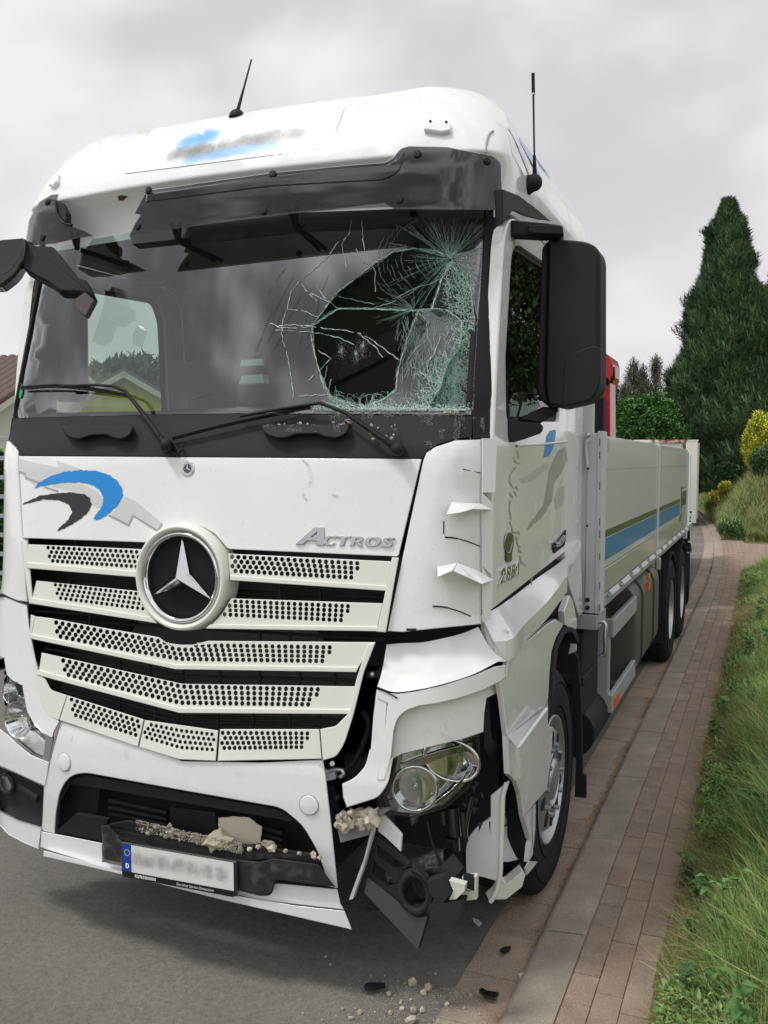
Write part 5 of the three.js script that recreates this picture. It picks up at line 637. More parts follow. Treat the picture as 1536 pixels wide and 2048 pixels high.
// ================================================================ wheels, chassis, load bed, crane
function wheelParts(parent, x, y, z, side, w = 0.3, R = 0.52, kind = 'front') {
  const g = part('wheel', parent); g.position.set(x, y, z); g.rotation.y = side > 0 ? Math.PI / 2 : -Math.PI / 2;   // local +z points outwards
  const tp = [[0.295, -0.01], [0.31, 0.004], [0.36, 0.012], [0.42, 0.014], [0.47, 0.008], [0.497, -0.006], [R - 0.008, -0.022], [R, -0.04], [R, -0.075], [R - 0.012, -0.078], [R - 0.012, -0.09], [R, -0.093], [R, -0.145], [R - 0.012, -0.148], [R - 0.012, -0.16], [R, -0.163], [R, -w + 0.04], [0.49, -w], [0.3, -w + 0.02]];
  obj('tyre', new THREE.LatheGeometry(tp.map(p => new THREE.Vector2(...p)), 72).rotateX(Math.PI / 2), M.rubber, g);
  obj('tyre_rib', [0.345, 0.455].map(r => new THREE.TorusGeometry(r, 0.004, 6, 64).translate(0, 0, 0.0125)), M.rubber, g);
  const dish = kind === 'front' ? [[0.298, -0.015], [0.296, 0.004], [0.286, 0.004], [0.28, -0.02], [0.262, -0.05], [0.25, -0.06], [0.242, -0.02], [0.225, 0.0], [0.15, 0.004], [0.135, 0.012]] : [[0.298, -0.015], [0.296, 0.004], [0.286, 0.004], [0.28, -0.03], [0.265, -0.09], [0.25, -0.11], [0.235, -0.1], [0.2, -0.085], [0.14, -0.08], [0.13, -0.06]];
  const rim = obj('rim', new THREE.LatheGeometry(dish.map(p => new THREE.Vector2(...p)), 72).rotateX(Math.PI / 2), M.alu, g);
  const hz = kind === 'front' ? 0.003 : -0.082, hs = []; for (let k = 0; k < 10; k++) { const a = k * Math.PI / 5; hs.push(new THREE.CylinderGeometry(0.03, 0.03, 0.006, 18).rotateX(Math.PI / 2).scale(0.8, 1.25, 1).rotateZ(a).translate(-Math.sin(a) * 0.188, Math.cos(a) * 0.188, hz)); }
  obj('rim_hole', hs, M.dark, rim);
  obj('hub', new THREE.LatheGeometry([[0.132, -0.02], [0.13, 0.006], [0.12, 0.012], [0.112, -0.03], [0.1, -0.035], [0.095, 0.01], [0.06, 0.02], [0.001, 0.021]].map(p => new THREE.Vector2(p[0], p[1] + hz)), 40).rotateX(Math.PI / 2), kind === 'front' ? M.alu : M.blackSoft, g);
  const nuts = []; for (let k = 0; k < 10; k++) { const a = (k + 0.5) * Math.PI / 5; nuts.push(new THREE.CylinderGeometry(0.012, 0.012, 0.024, 6).rotateX(Math.PI / 2).translate(Math.sin(a) * 0.158, Math.cos(a) * 0.158, hz + 0.014)); }
  obj('wheel_nut', nuts, M.steel, g);
  obj('brake_drum', new THREE.CylinderGeometry(0.28, 0.28, w - 0.08, 24).rotateX(Math.PI / 2).translate(0, 0, -w / 2 - 0.05), M.dark, g);
  return g;
}
wheelParts(truck, 1.185, 0.52, -1.235, 1); wheelParts(truck, -1.185, 0.52, -1.235, -1);
for (const z of [-6.65, -8.0]) for (const s of [1, -1]) wheelParts(truck, s * 1.235, 0.52, z, s, 0.58, 0.52, 'rear');
const chassis = part('chassis', truck);
obj('frame_rail', [box(-0.45, -0.38, 0.75, 1.05, -9.4, -0.6), box(0.38, 0.45, 0.75, 1.05, -9.4, -0.6)], M.dark, chassis);
obj('axle', [-1.235, -6.65, -8.0].map(z => bar([-1.1, 0.52, z], [1.1, 0.52, z], 0.09, 12)), M.dark, chassis);
obj('engine_block', box(-0.36, 0.36, 0.5, 1.2, -2.2, -0.4, 0.05), M.dark, chassis);
// load bed: floor, headboard, corner post, side boards
const bed = part('load_bed', truck);
const BX = 1.25, by = (u, v) => sideX(BX)(u, v).p;
obj('bed_floor', box(-1.24, 1.24, 1.17, 1.24, -9.2, -2.14), M.greyPaint, bed);
obj('bed_beam', [box(-0.5, -0.36, 1.05, 1.17, -9.2, -2.14), box(0.36, 0.5, 1.05, 1.17, -9.2, -2.14)], M.dark, bed);
obj('headboard', box(-1.24, 1.19, 1.17, 2.5, -2.2, -2.165, 0.01), M.greyLight, bed);
const post = obj('corner_post', [box(1.17, 1.256, 1.17, 2.165, -2.175, -2.11, 0.008), box(1.225, 1.258, 1.17, 2.175, -2.24, -2.105, 0.006), box(1.12, 1.2, 1.17, 2.52, -2.165, -2.12, 0.01)], M.greyLight, bed);
for (const [x, y] of zR([[880, 1555], [880, 1620], [880, 1690], [820, 1690]])) obj('post_hole', new THREE.CylinderGeometry(0.013, 0.013, 0.004, 18).rotateX(Math.PI / 2).translate(...frontZ(-2.106)(x, y).p.toArray()), M.dark, bed);
for (const [x, y] of zR([[878, 948], [886, 480]])) obj('post_hole', new THREE.CylinderGeometry(0.006, 0.006, 0.004, 12).rotateX(Math.PI / 2).translate(...frontZ(-2.106)(x, y).p.toArray()), M.dark, bed);
{ const p = pts => zR(pts).map(q => frontZ(-2.09)(q[0], q[1]).p); obj('grab_rail', tube([...p([[890, 240]]).map(q => q.add(V(0, 0, -0.03))), ...p([[878, 250], [870, 300], [875, 400], [884, 470]])], 0.009, 8), M.greyLight, bed); obj('rail_bolt', new THREE.SphereGeometry(0.014, 12, 8).translate(...p([[882, 207]])[0].toArray()), M.steel, bed); obj('grab_rail', tube(p([[820, 110], [838, 125], [838, 150]]), 0.008, 6), M.greyPaint, bed); }
for (let k = 0; k < 8; k++) { const v = [265, 370, 920, 1020, 1440, 1620, 1200, 620][k], q = zR([[982, v]])[0], s = sideX(1.2585)(q[0], q[1]).p; obj('post_slot', box(s.x - 0.002, s.x + 0.001, s.y - 0.02, s.y + 0.02, s.z - 0.006, s.z + 0.006, 0.001), M.dark, bed); }
{ // boards: two fields per side with stripe and lettering; smooth enamel that mirrors the bank
  const enamel = phys(lin(0.54, 0.57, 0.585), 0.3, { clearcoat: 0.4, clearcoatRoughness: 0.03 }), enGrey = phys(lin(0.4, 0.4, 0.385), 0.3, { clearcoat: 0.6, clearcoatRoughness: 0.1 }), sBlue = phys(lin(0.0, 0.15, 0.42), 0.3, { clearcoat: 0.2, clearcoatRoughness: 0.03 }), sDark = phys(lin(0.035, 0.038, 0.02), 0.3, { clearcoat: 0.3, clearcoatRoughness: 0.03 });
  const y0 = 1.262, y1 = 2.153, zs = [[-2.245, -5.0], [-5.09, -8.2]];
  for (const s of [1, -1]) for (const [za, zb] of zs) {
    const b = part('side_board', bed); const X = s * BX, xo = s * 0.0;
    const bx = (ya, yb, m, name, d = 0) => obj(name, box(X - s * 0.03, X + s * d, ya, yb, zb, za, 0.006), m, b);
    bx(1.405, y1, enamel, 'board_sheet'); bx(y0, 1.4, enGrey, 'board_sheet');
    const zE = zb < -6 ? -7.28 : zb;
    obj('stripe', box(X, X + s * 0.0015, 1.45, 1.575, zE, za - 0.01, 0.0005), sBlue, b); obj('stripe', box(X, X + s * 0.0015, 1.58, 1.622, zE, za - 0.01, 0.0005), sDark, b);
    obj('board_rib', box(X, X + s * 0.0012, y1 - 0.19, y1 - 0.186, zb, za, 0.0004), enGrey, b);
    if (zb > -6) obj('board_patch', box(X, X + s * 0.001, y1 - 0.09, y1 - 0.012, za - 0.14, za - 0.03, 0.0004), phys(lin(0.3, 0.36, 0.28), 0.3), b);
    if (s > 0 && zb < -6) { lettering('J', 0.28, 0.002, sDark, b, 'letter', V(X + 0.001, 1.46, -7.36), V(1, 0, 0), V(0, 1, 0), 0.12, 0.1); lettering('OSTEN', 0.15, 0.002, sDark, b, 'letter', V(X + 0.001, 1.53, -7.48), V(1, 0, 0), V(0, 1, 0), 0.62, 0.1); lettering('TRANSPORTE', 0.07, 0.002, enGrey, b, 'letter', V(X + 0.001, 1.42, -7.36), V(1, 0, 0), V(0, 1, 0), 0.74, 0); obj('letter_line', box(X, X + 0.002, 1.5, 1.512, -8.1, -7.5, 0.0005), sDark, b); obj('letter_line', box(X, X + 0.002, 1.72, 1.73, -8.1, -7.34, 0.0005), sDark, b); }
  }
  for (const s of [1, -1]) for (const z of [-5.045, -8.24]) obj('board_post', box(s * (BX - 0.035), s * (BX + 0.012), 1.12, z < -6 ? 2.12 : 2.16, z - 0.035, z + 0.035, 0.006), M.greyLight, bed);
  obj('tail_board', box(-1.22, 1.22, 1.26, 2.1, -9.2, -9.16), M.greyLight, bed);
  obj('board_post', box(1.235, 1.25, 1.42, 2.13, -2.262, -2.248, 0.002), M.greyPaint, bed);
}
// sill rail with lashing cleats
obj('sill_rail', [box(1.16, 1.252, 1.19, 1.255, -9.2, -2.14, 0.008), box(-1.252, -1.16, 1.19, 1.255, -9.2, -2.14, 0.008)], M.greyPaint, bed);
for (let k = 0; k < 12; k++) { const z = -2.42 - k * 0.5; if (Math.abs(z + 5.05) < 0.12) continue; obj('lashing_cleat', plate([V(1.252, 1.258, z), V(1.252, 1.258, z - 0.34), V(1.272, 1.236, z - 0.34), V(1.272, 1.236, z)], 0.006), M.greyLight, bed); obj('cleat_hinge', new THREE.SphereGeometry(0.013, 10, 8).translate(1.262, 1.24, z + 0.05), M.greyPaint, bed); }
obj('post_latch', [box(1.245, 1.285, 1.1, 1.2, -5.1, -5.0, 0.01), tube([V(1.27, 1.08, -8.28), V(1.3, 1.07, -8.28), V(1.3, 0.96, -8.28), V(1.26, 0.95, -8.28)], 0.012, 8)], M.steel, bed);
obj('side_lamp', box(1.225, 1.25, 1.07, 1.12, -4.62, -4.56, 0.006), M.amber, bed);
// step block, hook and undergear behind the cab
{ const q = (pts, z) => zR(pts).map(p => frontZ(z)(p[0], p[1]).p); obj('bed_foot', [box(1.02, 1.245, 1.08, 1.165, -2.4, -2.1, 0.008)], M.greyPaint, bed); obj('rope_hook', tube([V(1.2, 1.12, -2.13), V(1.28, 1.12, -2.13), V(1.285, 1.05, -2.12), V(1.282, 0.95, -2.12), V(1.25, 0.93, -2.12)], 0.011, 8), M.steel, bed); }
obj('air_box', [box(0.75, 1.15, 0.55, 1.05, -2.75, -2.2, 0.02), box(0.95, 1.17, 0.75, 0.8, -2.6, -2.15, 0.01)], M.dark, chassis);
obj('air_tank', bar([1.05, 0.42, -2.35], [1.05, 0.42, -3.3], 0.15, 24), M.black, chassis);
// side guard
const guard = part('side_guard', truck);
obj('guard_post', box(1.05, 1.2, 0.42, 1.02, -2.92, -2.86, 0.012), M.greyPaint, guard);
obj('guard_rail', box(1.19, 1.225, 0.9, 1.02, -4.0, -2.86, 0.01), M.greyPaint, guard); obj('guard_rail', box(1.19, 1.225, 0.42, 0.54, -4.0, -2.86, 0.01), M.greyPaint, guard);
obj('guard_marker', box(1.224, 1.23, 0.435, 0.5, -3.15, -2.92, 0.002), M.orange, guard);
obj('guard_panel', box(1.0, 1.04, 0.45, 1.0, -4.0, -3.0, 0.01), M.tank, guard);
// fuel tank with straps
{ const tk = part('fuel_tank', truck); const prof = new THREE.Shape(); prof.absarc(0, 0, 0.001, 0, 1); const sh = new THREE.Shape(); const w = 0.36, h = 0.36, r = 0.16; sh.moveTo(-w + r, -h); sh.lineTo(w - r, -h); sh.quadraticCurveTo(w, -h, w, -h + r); sh.lineTo(w, h - r); sh.quadraticCurveTo(w, h, w - r, h); sh.lineTo(-w + r, h); sh.quadraticCurveTo(-w, h, -w, h - r); sh.lineTo(-w, -h + r); sh.quadraticCurveTo(-w, -h, -w + r, -h);
  const ex = (d, s, m, n, z) => { const g = new THREE.ExtrudeGeometry(sh, { depth: d, bevelEnabled: true, bevelThickness: 0.015, bevelSize: 0.015, bevelSegments: 2, curveSegments: 10 }); g.scale(s, s, 1); g.translate(0.85, 0.74, z); return obj(n, g, m, tk); };
  ex(1.55, 1, M.tank, 'tank_body', -5.55); for (const z of [-4.35, -5.15]) ex(0.05, 1.02, M.blackSoft, 'tank_strap', z); obj('tank_label', box(1.17, 1.236, 0.97, 1.03, -4.78, -4.66, 0.004), M.orange, tk); }
// rear mudguards
for (const z of [-6.65, -8.0]) { const gs = []; for (let k = 0; k < 12; k++) { const a0 = -0.35 + k * 0.32, a1 = a0 + 0.33; if (a1 > Math.PI + 0.3) break; const p = a => V(0, 0.52 + Math.sin(a) * 0.6, z + Math.cos(a) * 0.6); const A = p(a0), B = p(a1); gs.push(plate([V(0.65, A.y, A.z), V(1.235, A.y, A.z), V(1.235, B.y, B.z), V(0.65, B.y, B.z)], 0.008)); gs.push(plate([V(1.235, A.y, A.z), V(1.235, B.y, B.z), V(1.235, B.y - 0.03 * Math.sin(a1), B.z), V(1.235, A.y - 0.03 * Math.sin(a0), A.z)], 0.006)); } obj('rear_mudguard', gs, M.black, chassis); }
obj('mud_flap', [box(0.65, 1.23, 0.3, 1.05, -5.98, -5.96), box(0.65, 1.23, 0.25, 1.0, -8.75, -8.73), box(0.65, 1.2, 0.5, 1.1, -6.0, -5.9)], M.rubber, chassis);
// loading crane folded behind the cab
{ const cr = part('crane', truck);
  const zW = zz(1150, 650, 5.12), cz = frontZ(-2.62);
  obj('crane_boom', panel(zW([[60, 180], [262, 250], [362, 322, 14], [385, 400, 14], [380, 520], [352, 582], [325, 548], [200, 545], [60, 520]]), { map: cz, th: 0.3, bev: 2, bevD: 0.015, seg: 9, back: true }), M.red, cr);
  obj('crane_column', panel(zW([[268, 560], [358, 590], [362, 1500], [288, 1500], [288, 735], [268, 735]]), { map: frontZ(-2.66), th: 0.22, bev: 1.5, bevD: 0.01, seg: 12, back: true }), M.red, cr);
  obj('crane_ram', panel(zW([[205, 735], [290, 735], [288, 1500], [205, 1500]]), { map: frontZ(-2.5), th: 0.1, bev: 3, bevD: 0.02, seg: 12, back: true }), M.black, cr); obj('crane_base', box(-0.9, 1.1, 1.2, 1.45, -2.9, -2.45, 0.02), M.red, cr);
  obj('crane_bracket', panel(zW([[240, 550], [325, 552], [345, 585], [330, 610], [240, 615]]), { map: frontZ(-2.64), th: 0.2, seg: 9 }), M.black, cr); obj('crane_label', panel(zW([[262, 285], [300, 300], [294, 420], [262, 405]]), { map: frontZ(-2.616), th: 0.003, seg: 9 }), std(lin(0.6, 0.6, 0.55), 0.5), cr); obj('crane_plate', panel(zW([[262, 296], [292, 308], [288, 405], [262, 394]]), { map: frontZ(-2.612), th: 0.002, seg: 9 }), M.ink, cr); for (let k = 0; k < 4; k++) obj('crane_letter', panel(zW([[264, 315 + k * 22], [284, 322 + k * 22], [284, 330 + k * 22], [264, 323 + k * 22]]), { map: frontZ(-2.609), th: 0.001, seg: 9 }), M.amber, cr);
  obj('crane_rod', tube(zW([[396, 430], [398, 540], [385, 560], [372, 600]]).map(q => frontZ(-2.66)(q[0], q[1]).p), 0.007, 6), M.black, cr); }
// ================================================================ white drawbar trailer behind
{ const t = thing('trailer', 'white flatbed trailer with rust-streaked front wall behind the flatbed truck', 'trailer', [0.02, 0, -9.75], 0.09);
  const rust = tex(256, (x, y) => { const a = tile((p, q) => fbm(p, q, 44, 5), x, y, 7), k = smooth(0.5, 0.62, a); return [0.86 + (0.42 - 0.86) * k, 0.85 + (0.2 - 0.85) * k, 0.81 + (0.08 - 0.81) * k]; }, 0.7);
  const white = std(lin(0.68, 0.67, 0.62), 0.5), rusty = std(lin(1, 1, 1), 0.7, 0, { map: rust });
  const uvm = g => { const q = plain(g), P = q.attributes.position, U = q.attributes.uv; for (let i = 0; i < U.count; i++) U.setXY(i, P.getX(i) + P.getZ(i), P.getY(i)); return q; };
  obj('front_wall', box(-1.22, 1.05, 1.2, 2.27, -0.06, 0), white, t);
  obj('top_rail', uvm(box(-1.25, 1.1, 2.26, 2.3, -0.08, 0.03, 0.006)), rusty, t);
  obj('corner_post', [box(1.09, 1.24, 1.2, 2.29, -0.1, 0.04, 0.01), box(-1.26, -1.1, 1.2, 2.29, -0.1, 0.04, 0.01)], white, t);
  obj('post_seam', uvm(box(1.05, 1.09, 1.2, 2.27, -0.08, 0.01, 0.004)), rusty, t); obj('post_seam', uvm(box(0.62, 0.66, 2.08, 2.27, -0.05, 0.012, 0.003)), rusty, t);
  obj('post_cap', uvm(box(1.05, 1.245, 2.285, 2.3, -0.1, 0.045, 0.004)), rusty, t);
  obj('side_wall', [box(1.19, 1.24, 1.2, 2.25, -7, -0.1), box(-1.24, -1.19, 1.2, 2.25, -7, -0.1)], white, t); obj('load_floor', box(-1.2, 1.2, 1.1, 1.2, -7, 0), M.greyPaint, t);
  obj('hinge_strip', box(1.24, 1.262, 1.25, 2.26, -0.14, -0.09, 0.004), M.steel, t);
  obj('post_hole', [[1.12, 1.31], [1.16, 1.28], [1.12, 1.23], [1.16, 1.23], [1.17, 1.35]].map(([x, y]) => new THREE.CylinderGeometry(0.014, 0.014, 0.004, 12).rotateX(Math.PI / 2).translate(x, y, 0.041)), M.dark, t);
  obj('label', box(0.98, 1.04, 1.55, 1.68, 0.0, 0.003, 0.001), std(lin(0.02, 0.16, 0.6), 0.5), t); obj('label', box(0.97, 1.05, 1.72, 1.78, 0.0, 0.003, 0.001), std(lin(0.75, 0.3, 0.03), 0.5), t);
  obj('junction_box', box(0.92, 1.06, 1.22, 1.42, 0.0, 0.06, 0.01), white, t);
  obj('underframe', [box(-0.5, 0.5, 0.8, 1.1, -7, -0.1), box(-1.1, 1.1, 0.85, 1.1, -1.2, -0.2)], M.dark, t);
  for (const z of [-0.85, -5.2, -6.4]) for (const s of [1, -1]) { const w = wheelParts(t, s * 1.17, 0.5, z, s, 0.55, 0.5, 'rear'); }
  obj('mud_flap', [box(0.62, 1.17, 0.35, 1.18, -0.16, -0.14), box(-1.17, -0.62, 0.35, 1.18, -0.16, -0.14)], M.rubber, t);
  obj('drawbar', [bar([0, 0.75, 0], [0, 0.75, 0.9], 0.06)], M.dark, t); obj('axle', [-0.85, -5.2, -6.4].map(z => bar([-1.0, 0.5, z], [1.0, 0.5, z], 0.08)), M.dark, t); obj('support_leg', box(1.02, 1.09, 0.3, 1.1, 0.0, 0.06), M.black, t);
}
// ================================================================ setting: road, gutter, kerb, paved path, banks
const bendX = z => z > -11 ? 0 : -0.0028 * (z + 11) ** 2;
const strip = (xa, xb, y, za, zb, step = 0.6, xstep = 99) => { const vs = [], uv = [], idx = [], n = Math.max(2, Math.ceil((za - zb) / step)), m = Math.max(1, Math.ceil((xb - xa) / xstep)); for (let i = 0; i <= n; i++) { const z = za + (zb - za) * i / n, d = bendX(z); for (let k = 0; k <= m; k++) { const x = xa + (xb - xa) * k / m + d; vs.push(x, typeof y === 'function' ? y(x, z) : y, z); uv.push(x, z); } } for (let i = 0; i < n; i++) for (let k = 0; k < m; k++) { const a = i * (m + 1) + k; idx.push(a, a + 1, a + m + 1, a + 1, a + m + 2, a + m + 1); } const g = new THREE.BufferGeometry(); g.setAttribute('position', new THREE.Float32BufferAttribute(vs, 3)); g.setAttribute('uv', new THREE.Float32BufferAttribute(uv, 2)); g.setIndex(idx); g.computeVertexNormals(); return g; };
const struct = (name, g, m) => { const o = obj(name, g, m); o.userData.kind = 'structure'; return o; };
const asphMap = speck(1024, 2.3, [0.445, 0.425, 0.4], 0.38, 4, 160, 21, 0.06), asphB = bumpTex(512, 0.35, 120, 17, 0.6);
const asphalt = std(lin(1, 1, 1), 0.88, 0, { map: asphMap, bumpMap: asphB, bumpScale: 0.003 });
struct('ground', new THREE.PlaneGeometry(1400, 1400).rotateX(-Math.PI / 2).translate(0, -0.05, 0), std(lin(0.07, 0.09, 0.04), 1));
struct('road', strip(-4.6, 1.04, 0, 30, -70, 0.8, 1.2), asphalt);
struct('pavement', strip(-6.4, -4.6, 0.1, 30, -70, 0.8), std(lin(0.19, 0.18, 0.17), 0.9));
struct('garden', strip(-60, -6.4, 0.12, 40, -70, 4), std(lin(0.06, 0.1, 0.03), 1));
// gutter slabs, kerb stones, paving blocks: each one a piece
const slabMaps = [0, 1, 2].map(k => speck(512, 0.9, [[0.6, 0.545, 0.49], [0.57, 0.52, 0.47], [0.62, 0.565, 0.51]][k], 0.3, 6, 120, 51 + k * 3, 0.03)), conB = bumpTex(512, 0.4, 90, 23, 0.5);
const slabM = slabMaps.map(t => std(lin(1, 1, 1), 0.92, 0, { map: t, bumpMap: conB, bumpScale: 0.002 }));
const uvXZ = g => { const q = plain(g), P = q.attributes.position, U = q.attributes.uv; for (let i = 0; i < U.count; i++) U.setXY(i, P.getX(i) + P.getY(i), P.getZ(i) + P.getY(i)); return q; };
const gutter = struct('gutter', strip(1.0, 1.27, -0.006, 6, -70, 0.8), std(lin(0.06, 0.055, 0.045), 1));
const slabs = []; for (let k = 0; k < 60; k++) { const z1 = 2.6 - k * 0.332, d = bendX(z1 - 0.165), b = 0.004 + rr(-0.0015, 0.0015); const g = uvXZ(box(1.032 + d, 1.252 + d, -0.05, b, z1 - 0.327, z1, 0.005)); obj('gutter_slab', g, slabM[rnd() * 3 | 0], gutter); }
{ const o = obj('gutter_slab', strip(1.032, 1.252, 0.004, 2.6 - 60 * 0.332, -70), slabM[0], gutter); }
const kerbShape = new THREE.Shape(); kerbShape.moveTo(1.254, -0.1); kerbShape.lineTo(1.254, 0.018); kerbShape.quadraticCurveTo(1.257, 0.034, 1.28, 0.042); kerbShape.lineTo(1.4, 0.052); kerbShape.lineTo(1.442, 0.053); kerbShape.lineTo(1.442, -0.1);
const kerb = struct('kerb', strip(1.25, 1.45, -0.004, 6, -70, 0.8), std(lin(0.05, 0.045, 0.04), 1));
const kerbMs = [0, 1].map(k => std(lin(1, 1, 1), 0.92, 0, { map: speck(512, 0.8, [[0.565, 0.53, 0.48], [0.59, 0.55, 0.5]][k], 0.3, 6, 120, 71 + k * 3, 0.03), bumpMap: conB, bumpScale: 0.002 }));
for (let k = 0; k < 34; k++) { const z1 = 2.36 - k * 1.037, L = 1.03, zm = z1 - L / 2, d = bendX(zm); const g = new THREE.ExtrudeGeometry(kerbShape, { depth: L, bevelEnabled: false, curveSegments: 5 }); g.translate(0, 0, -L / 2); g.rotateY(0); const sk = (bendX(zm - 0.5) - bendX(zm + 0.5)) / -1.0; g.applyMatrix4(new THREE.Matrix4().set(1, 0, sk, d, 0, 1, 0, rr(-0.002, 0.002), 0, 0, 1, zm, 0, 0, 0, 1)); obj('kerb_stone', uvXZ(g), kerbMs[k % 2], kerb); }
const paved = struct('paved_path', strip(1.442, 2.3, 0.044, 6, -21, 0.5), std(lin(0.3, 0.25, 0.19), 1, 0, { bumpMap: conB, bumpScale: 0.002 }));
const blockMs = [[0.57, 0.495, 0.44], [0.545, 0.47, 0.415], [0.59, 0.515, 0.455], [0.555, 0.49, 0.435]].map((c, k) => std(lin(1, 1, 1), 0.93, 0, { map: speck(256, 0.5, c, 0.3, 5, 90, 91 + k * 2, 0.03), bumpMap: conB, bumpScale: 0.002 }));
const farB = []; let nB = 0;
for (let k = 0; k < 112; k++) for (let i = 0; i < 5; i++) {
  const z1 = 0.75 - k * 0.201 - (i % 2) * 0.1, zm = z1 - 0.098, d = bendX(zm), x = 1.447 + i * 0.1005, y = 0.052 + rr(-0.002, 0.0025); if (z1 > 0.9) continue;
  const near = (i < 4 ? k < 68 : k < 24) && nB < 298, g = near ? box(x + d, x + 0.0982 + d, 0, y, z1 - 0.1985, z1, 0.0035) : new THREE.BoxGeometry(0.0965, 0.02, 0.197).translate(x + 0.048 + d, y - 0.01, zm);
  if (near) { nB++; obj('paving_block', uvXZ(g), blockMs[rnd() * 4 | 0], paved); } else farB.push(uvXZ(g));
}
for (let k = 0; k < 22; k++) for (let i = 0; i < 30; i++) { const z = -16.6 - k * 0.201, x = 1.95 + i * 0.2; farB.push(uvXZ(new THREE.BoxGeometry(0.194, 0.02, 0.196).translate(x + bendX(-17), 0.043, z))); }
obj('paving_block', farB, blockMs[0], paved).userData.kind = 'stuff';
struct('side_path', strip(1.9, 9, 0.03, -16.2, -21.2, 0.8), std(lin(0.2, 0.17, 0.145), 1));
// banks
const bankH = (x, z) => {
  const e = 1.79 + bendX(z) + 0.05 * Math.sin(z * 2.1) + 0.03 * Math.sin(z * 5.3), t = Math.max(0, x - e), n = 0.04 * (fbm(x * 1.5, z * 1.5, 2, 3) - 0.5);
  const near = 0.045 + Math.min(0.34 * t, 0.4 + 0.12 * t) + n * smooth(0, 0.2, t);
  const side = smooth(-14.2, -16.4, z) * (1 - smooth(-21, -22.3, z)), tf = Math.max(0, x - 1.5 - bendX(z)), far = smooth(-21.8, -24.5, z) * (1.45 * (1 - Math.exp(-1.8 * tf)) + 0.2 * Math.min(tf, 5)) + 0.04 + n * smooth(0, 0.4, tf);
  return z > -19 ? near * (1 - side) + 0.02 * side : 0.02 * side + (1 - side) * Math.max(0.04, far);
};
const soil = std(lin(1, 1, 1), 1, 0, { map: speck(512, 1.3, [0.4, 0.38, 0.24], 0.6, 8, 60, 121, 0.1) });
struct('grass_bank', strip(1.72, 14, bankH, 9, -21.5, 0.25, 0.25), soil);
struct('far_bank', strip(1.46, 14, bankH, -21.5, -60, 0.4, 0.25), soil);
// ================================================================ grass, weeds, bushes, trees
const leafy = (c, extra = {}) => new THREE.MeshStandardMaterial({ color: c, roughness: 0.75, side: THREE.DoubleSide, ...extra });
function bladeGeo(n, h, w, spread, curve) { const pos = []; for (let k = 0; k < n; k++) { const a = rr(0, 6.28), r = rr(0, spread), hh = h * rr(0.55, 1.1), c = curve * rr(0.4, 1.4), bx = Math.cos(a) * r, bz = Math.sin(a) * r, d = rr(0, 6.28), dx = Math.cos(d), dz = Math.sin(d), px = -dz, pz = dx; let prev = null; for (let s = 0; s <= 3; s++) { const t = s / 3, y = hh * t * (1 - 0.18 * c * t), o = hh * c * t * t, ww = w * (1 - t * 0.92); const q = [[bx + dx * o - px * ww, y, bz + dz * o - pz * ww], [bx + dx * o + px * ww, y, bz + dz * o + pz * ww]]; if (prev) pos.push(...prev[0], ...prev[1], ...q[1], ...prev[0], ...q[1], ...q[0]); prev = q; } } const g = new THREE.BufferGeometry(); g.setAttribute('position', new THREE.Float32BufferAttribute(pos, 3)); g.computeVertexNormals(); return g; }
function field(name, geo, m, list, cols, parent = scene) { const o = new THREE.InstancedMesh(geo, m, list.length); o.name = parent === scene ? numbered(name) : name; const M4 = new THREE.Matrix4(), q = new THREE.Quaternion(), c = new THREE.Color(); list.forEach((p, i) => { q.setFromEuler(new THREE.Euler(p.rx || 0, p.ry || 0, p.rz || 0, 'YXZ')); M4.compose(V(p.x, p.y, p.z), p.q || q, V(p.s, (p.sy || 1) * p.s, p.s)); o.setMatrixAt(i, M4); const k = cols[rnd() * cols.length | 0], v = rr(0.75, 1.25); o.setColorAt(i, c.setRGB(k[0] * v, k[1] * v, k[2] * v)); }); o.castShadow = o.receiveShadow = true; o.userData.kind = 'stuff'; parent.add(o); return o; }
const gMat = leafy(lin(1, 1, 1));
const greens = [[0.16, 0.26, 0.055], [0.13, 0.23, 0.05], [0.2, 0.3, 0.075], [0.28, 0.32, 0.11], [0.16, 0.28, 0.06]], straw = [[0.48, 0.4, 0.2], [0.38, 0.34, 0.17], [0.55, 0.46, 0.26]];
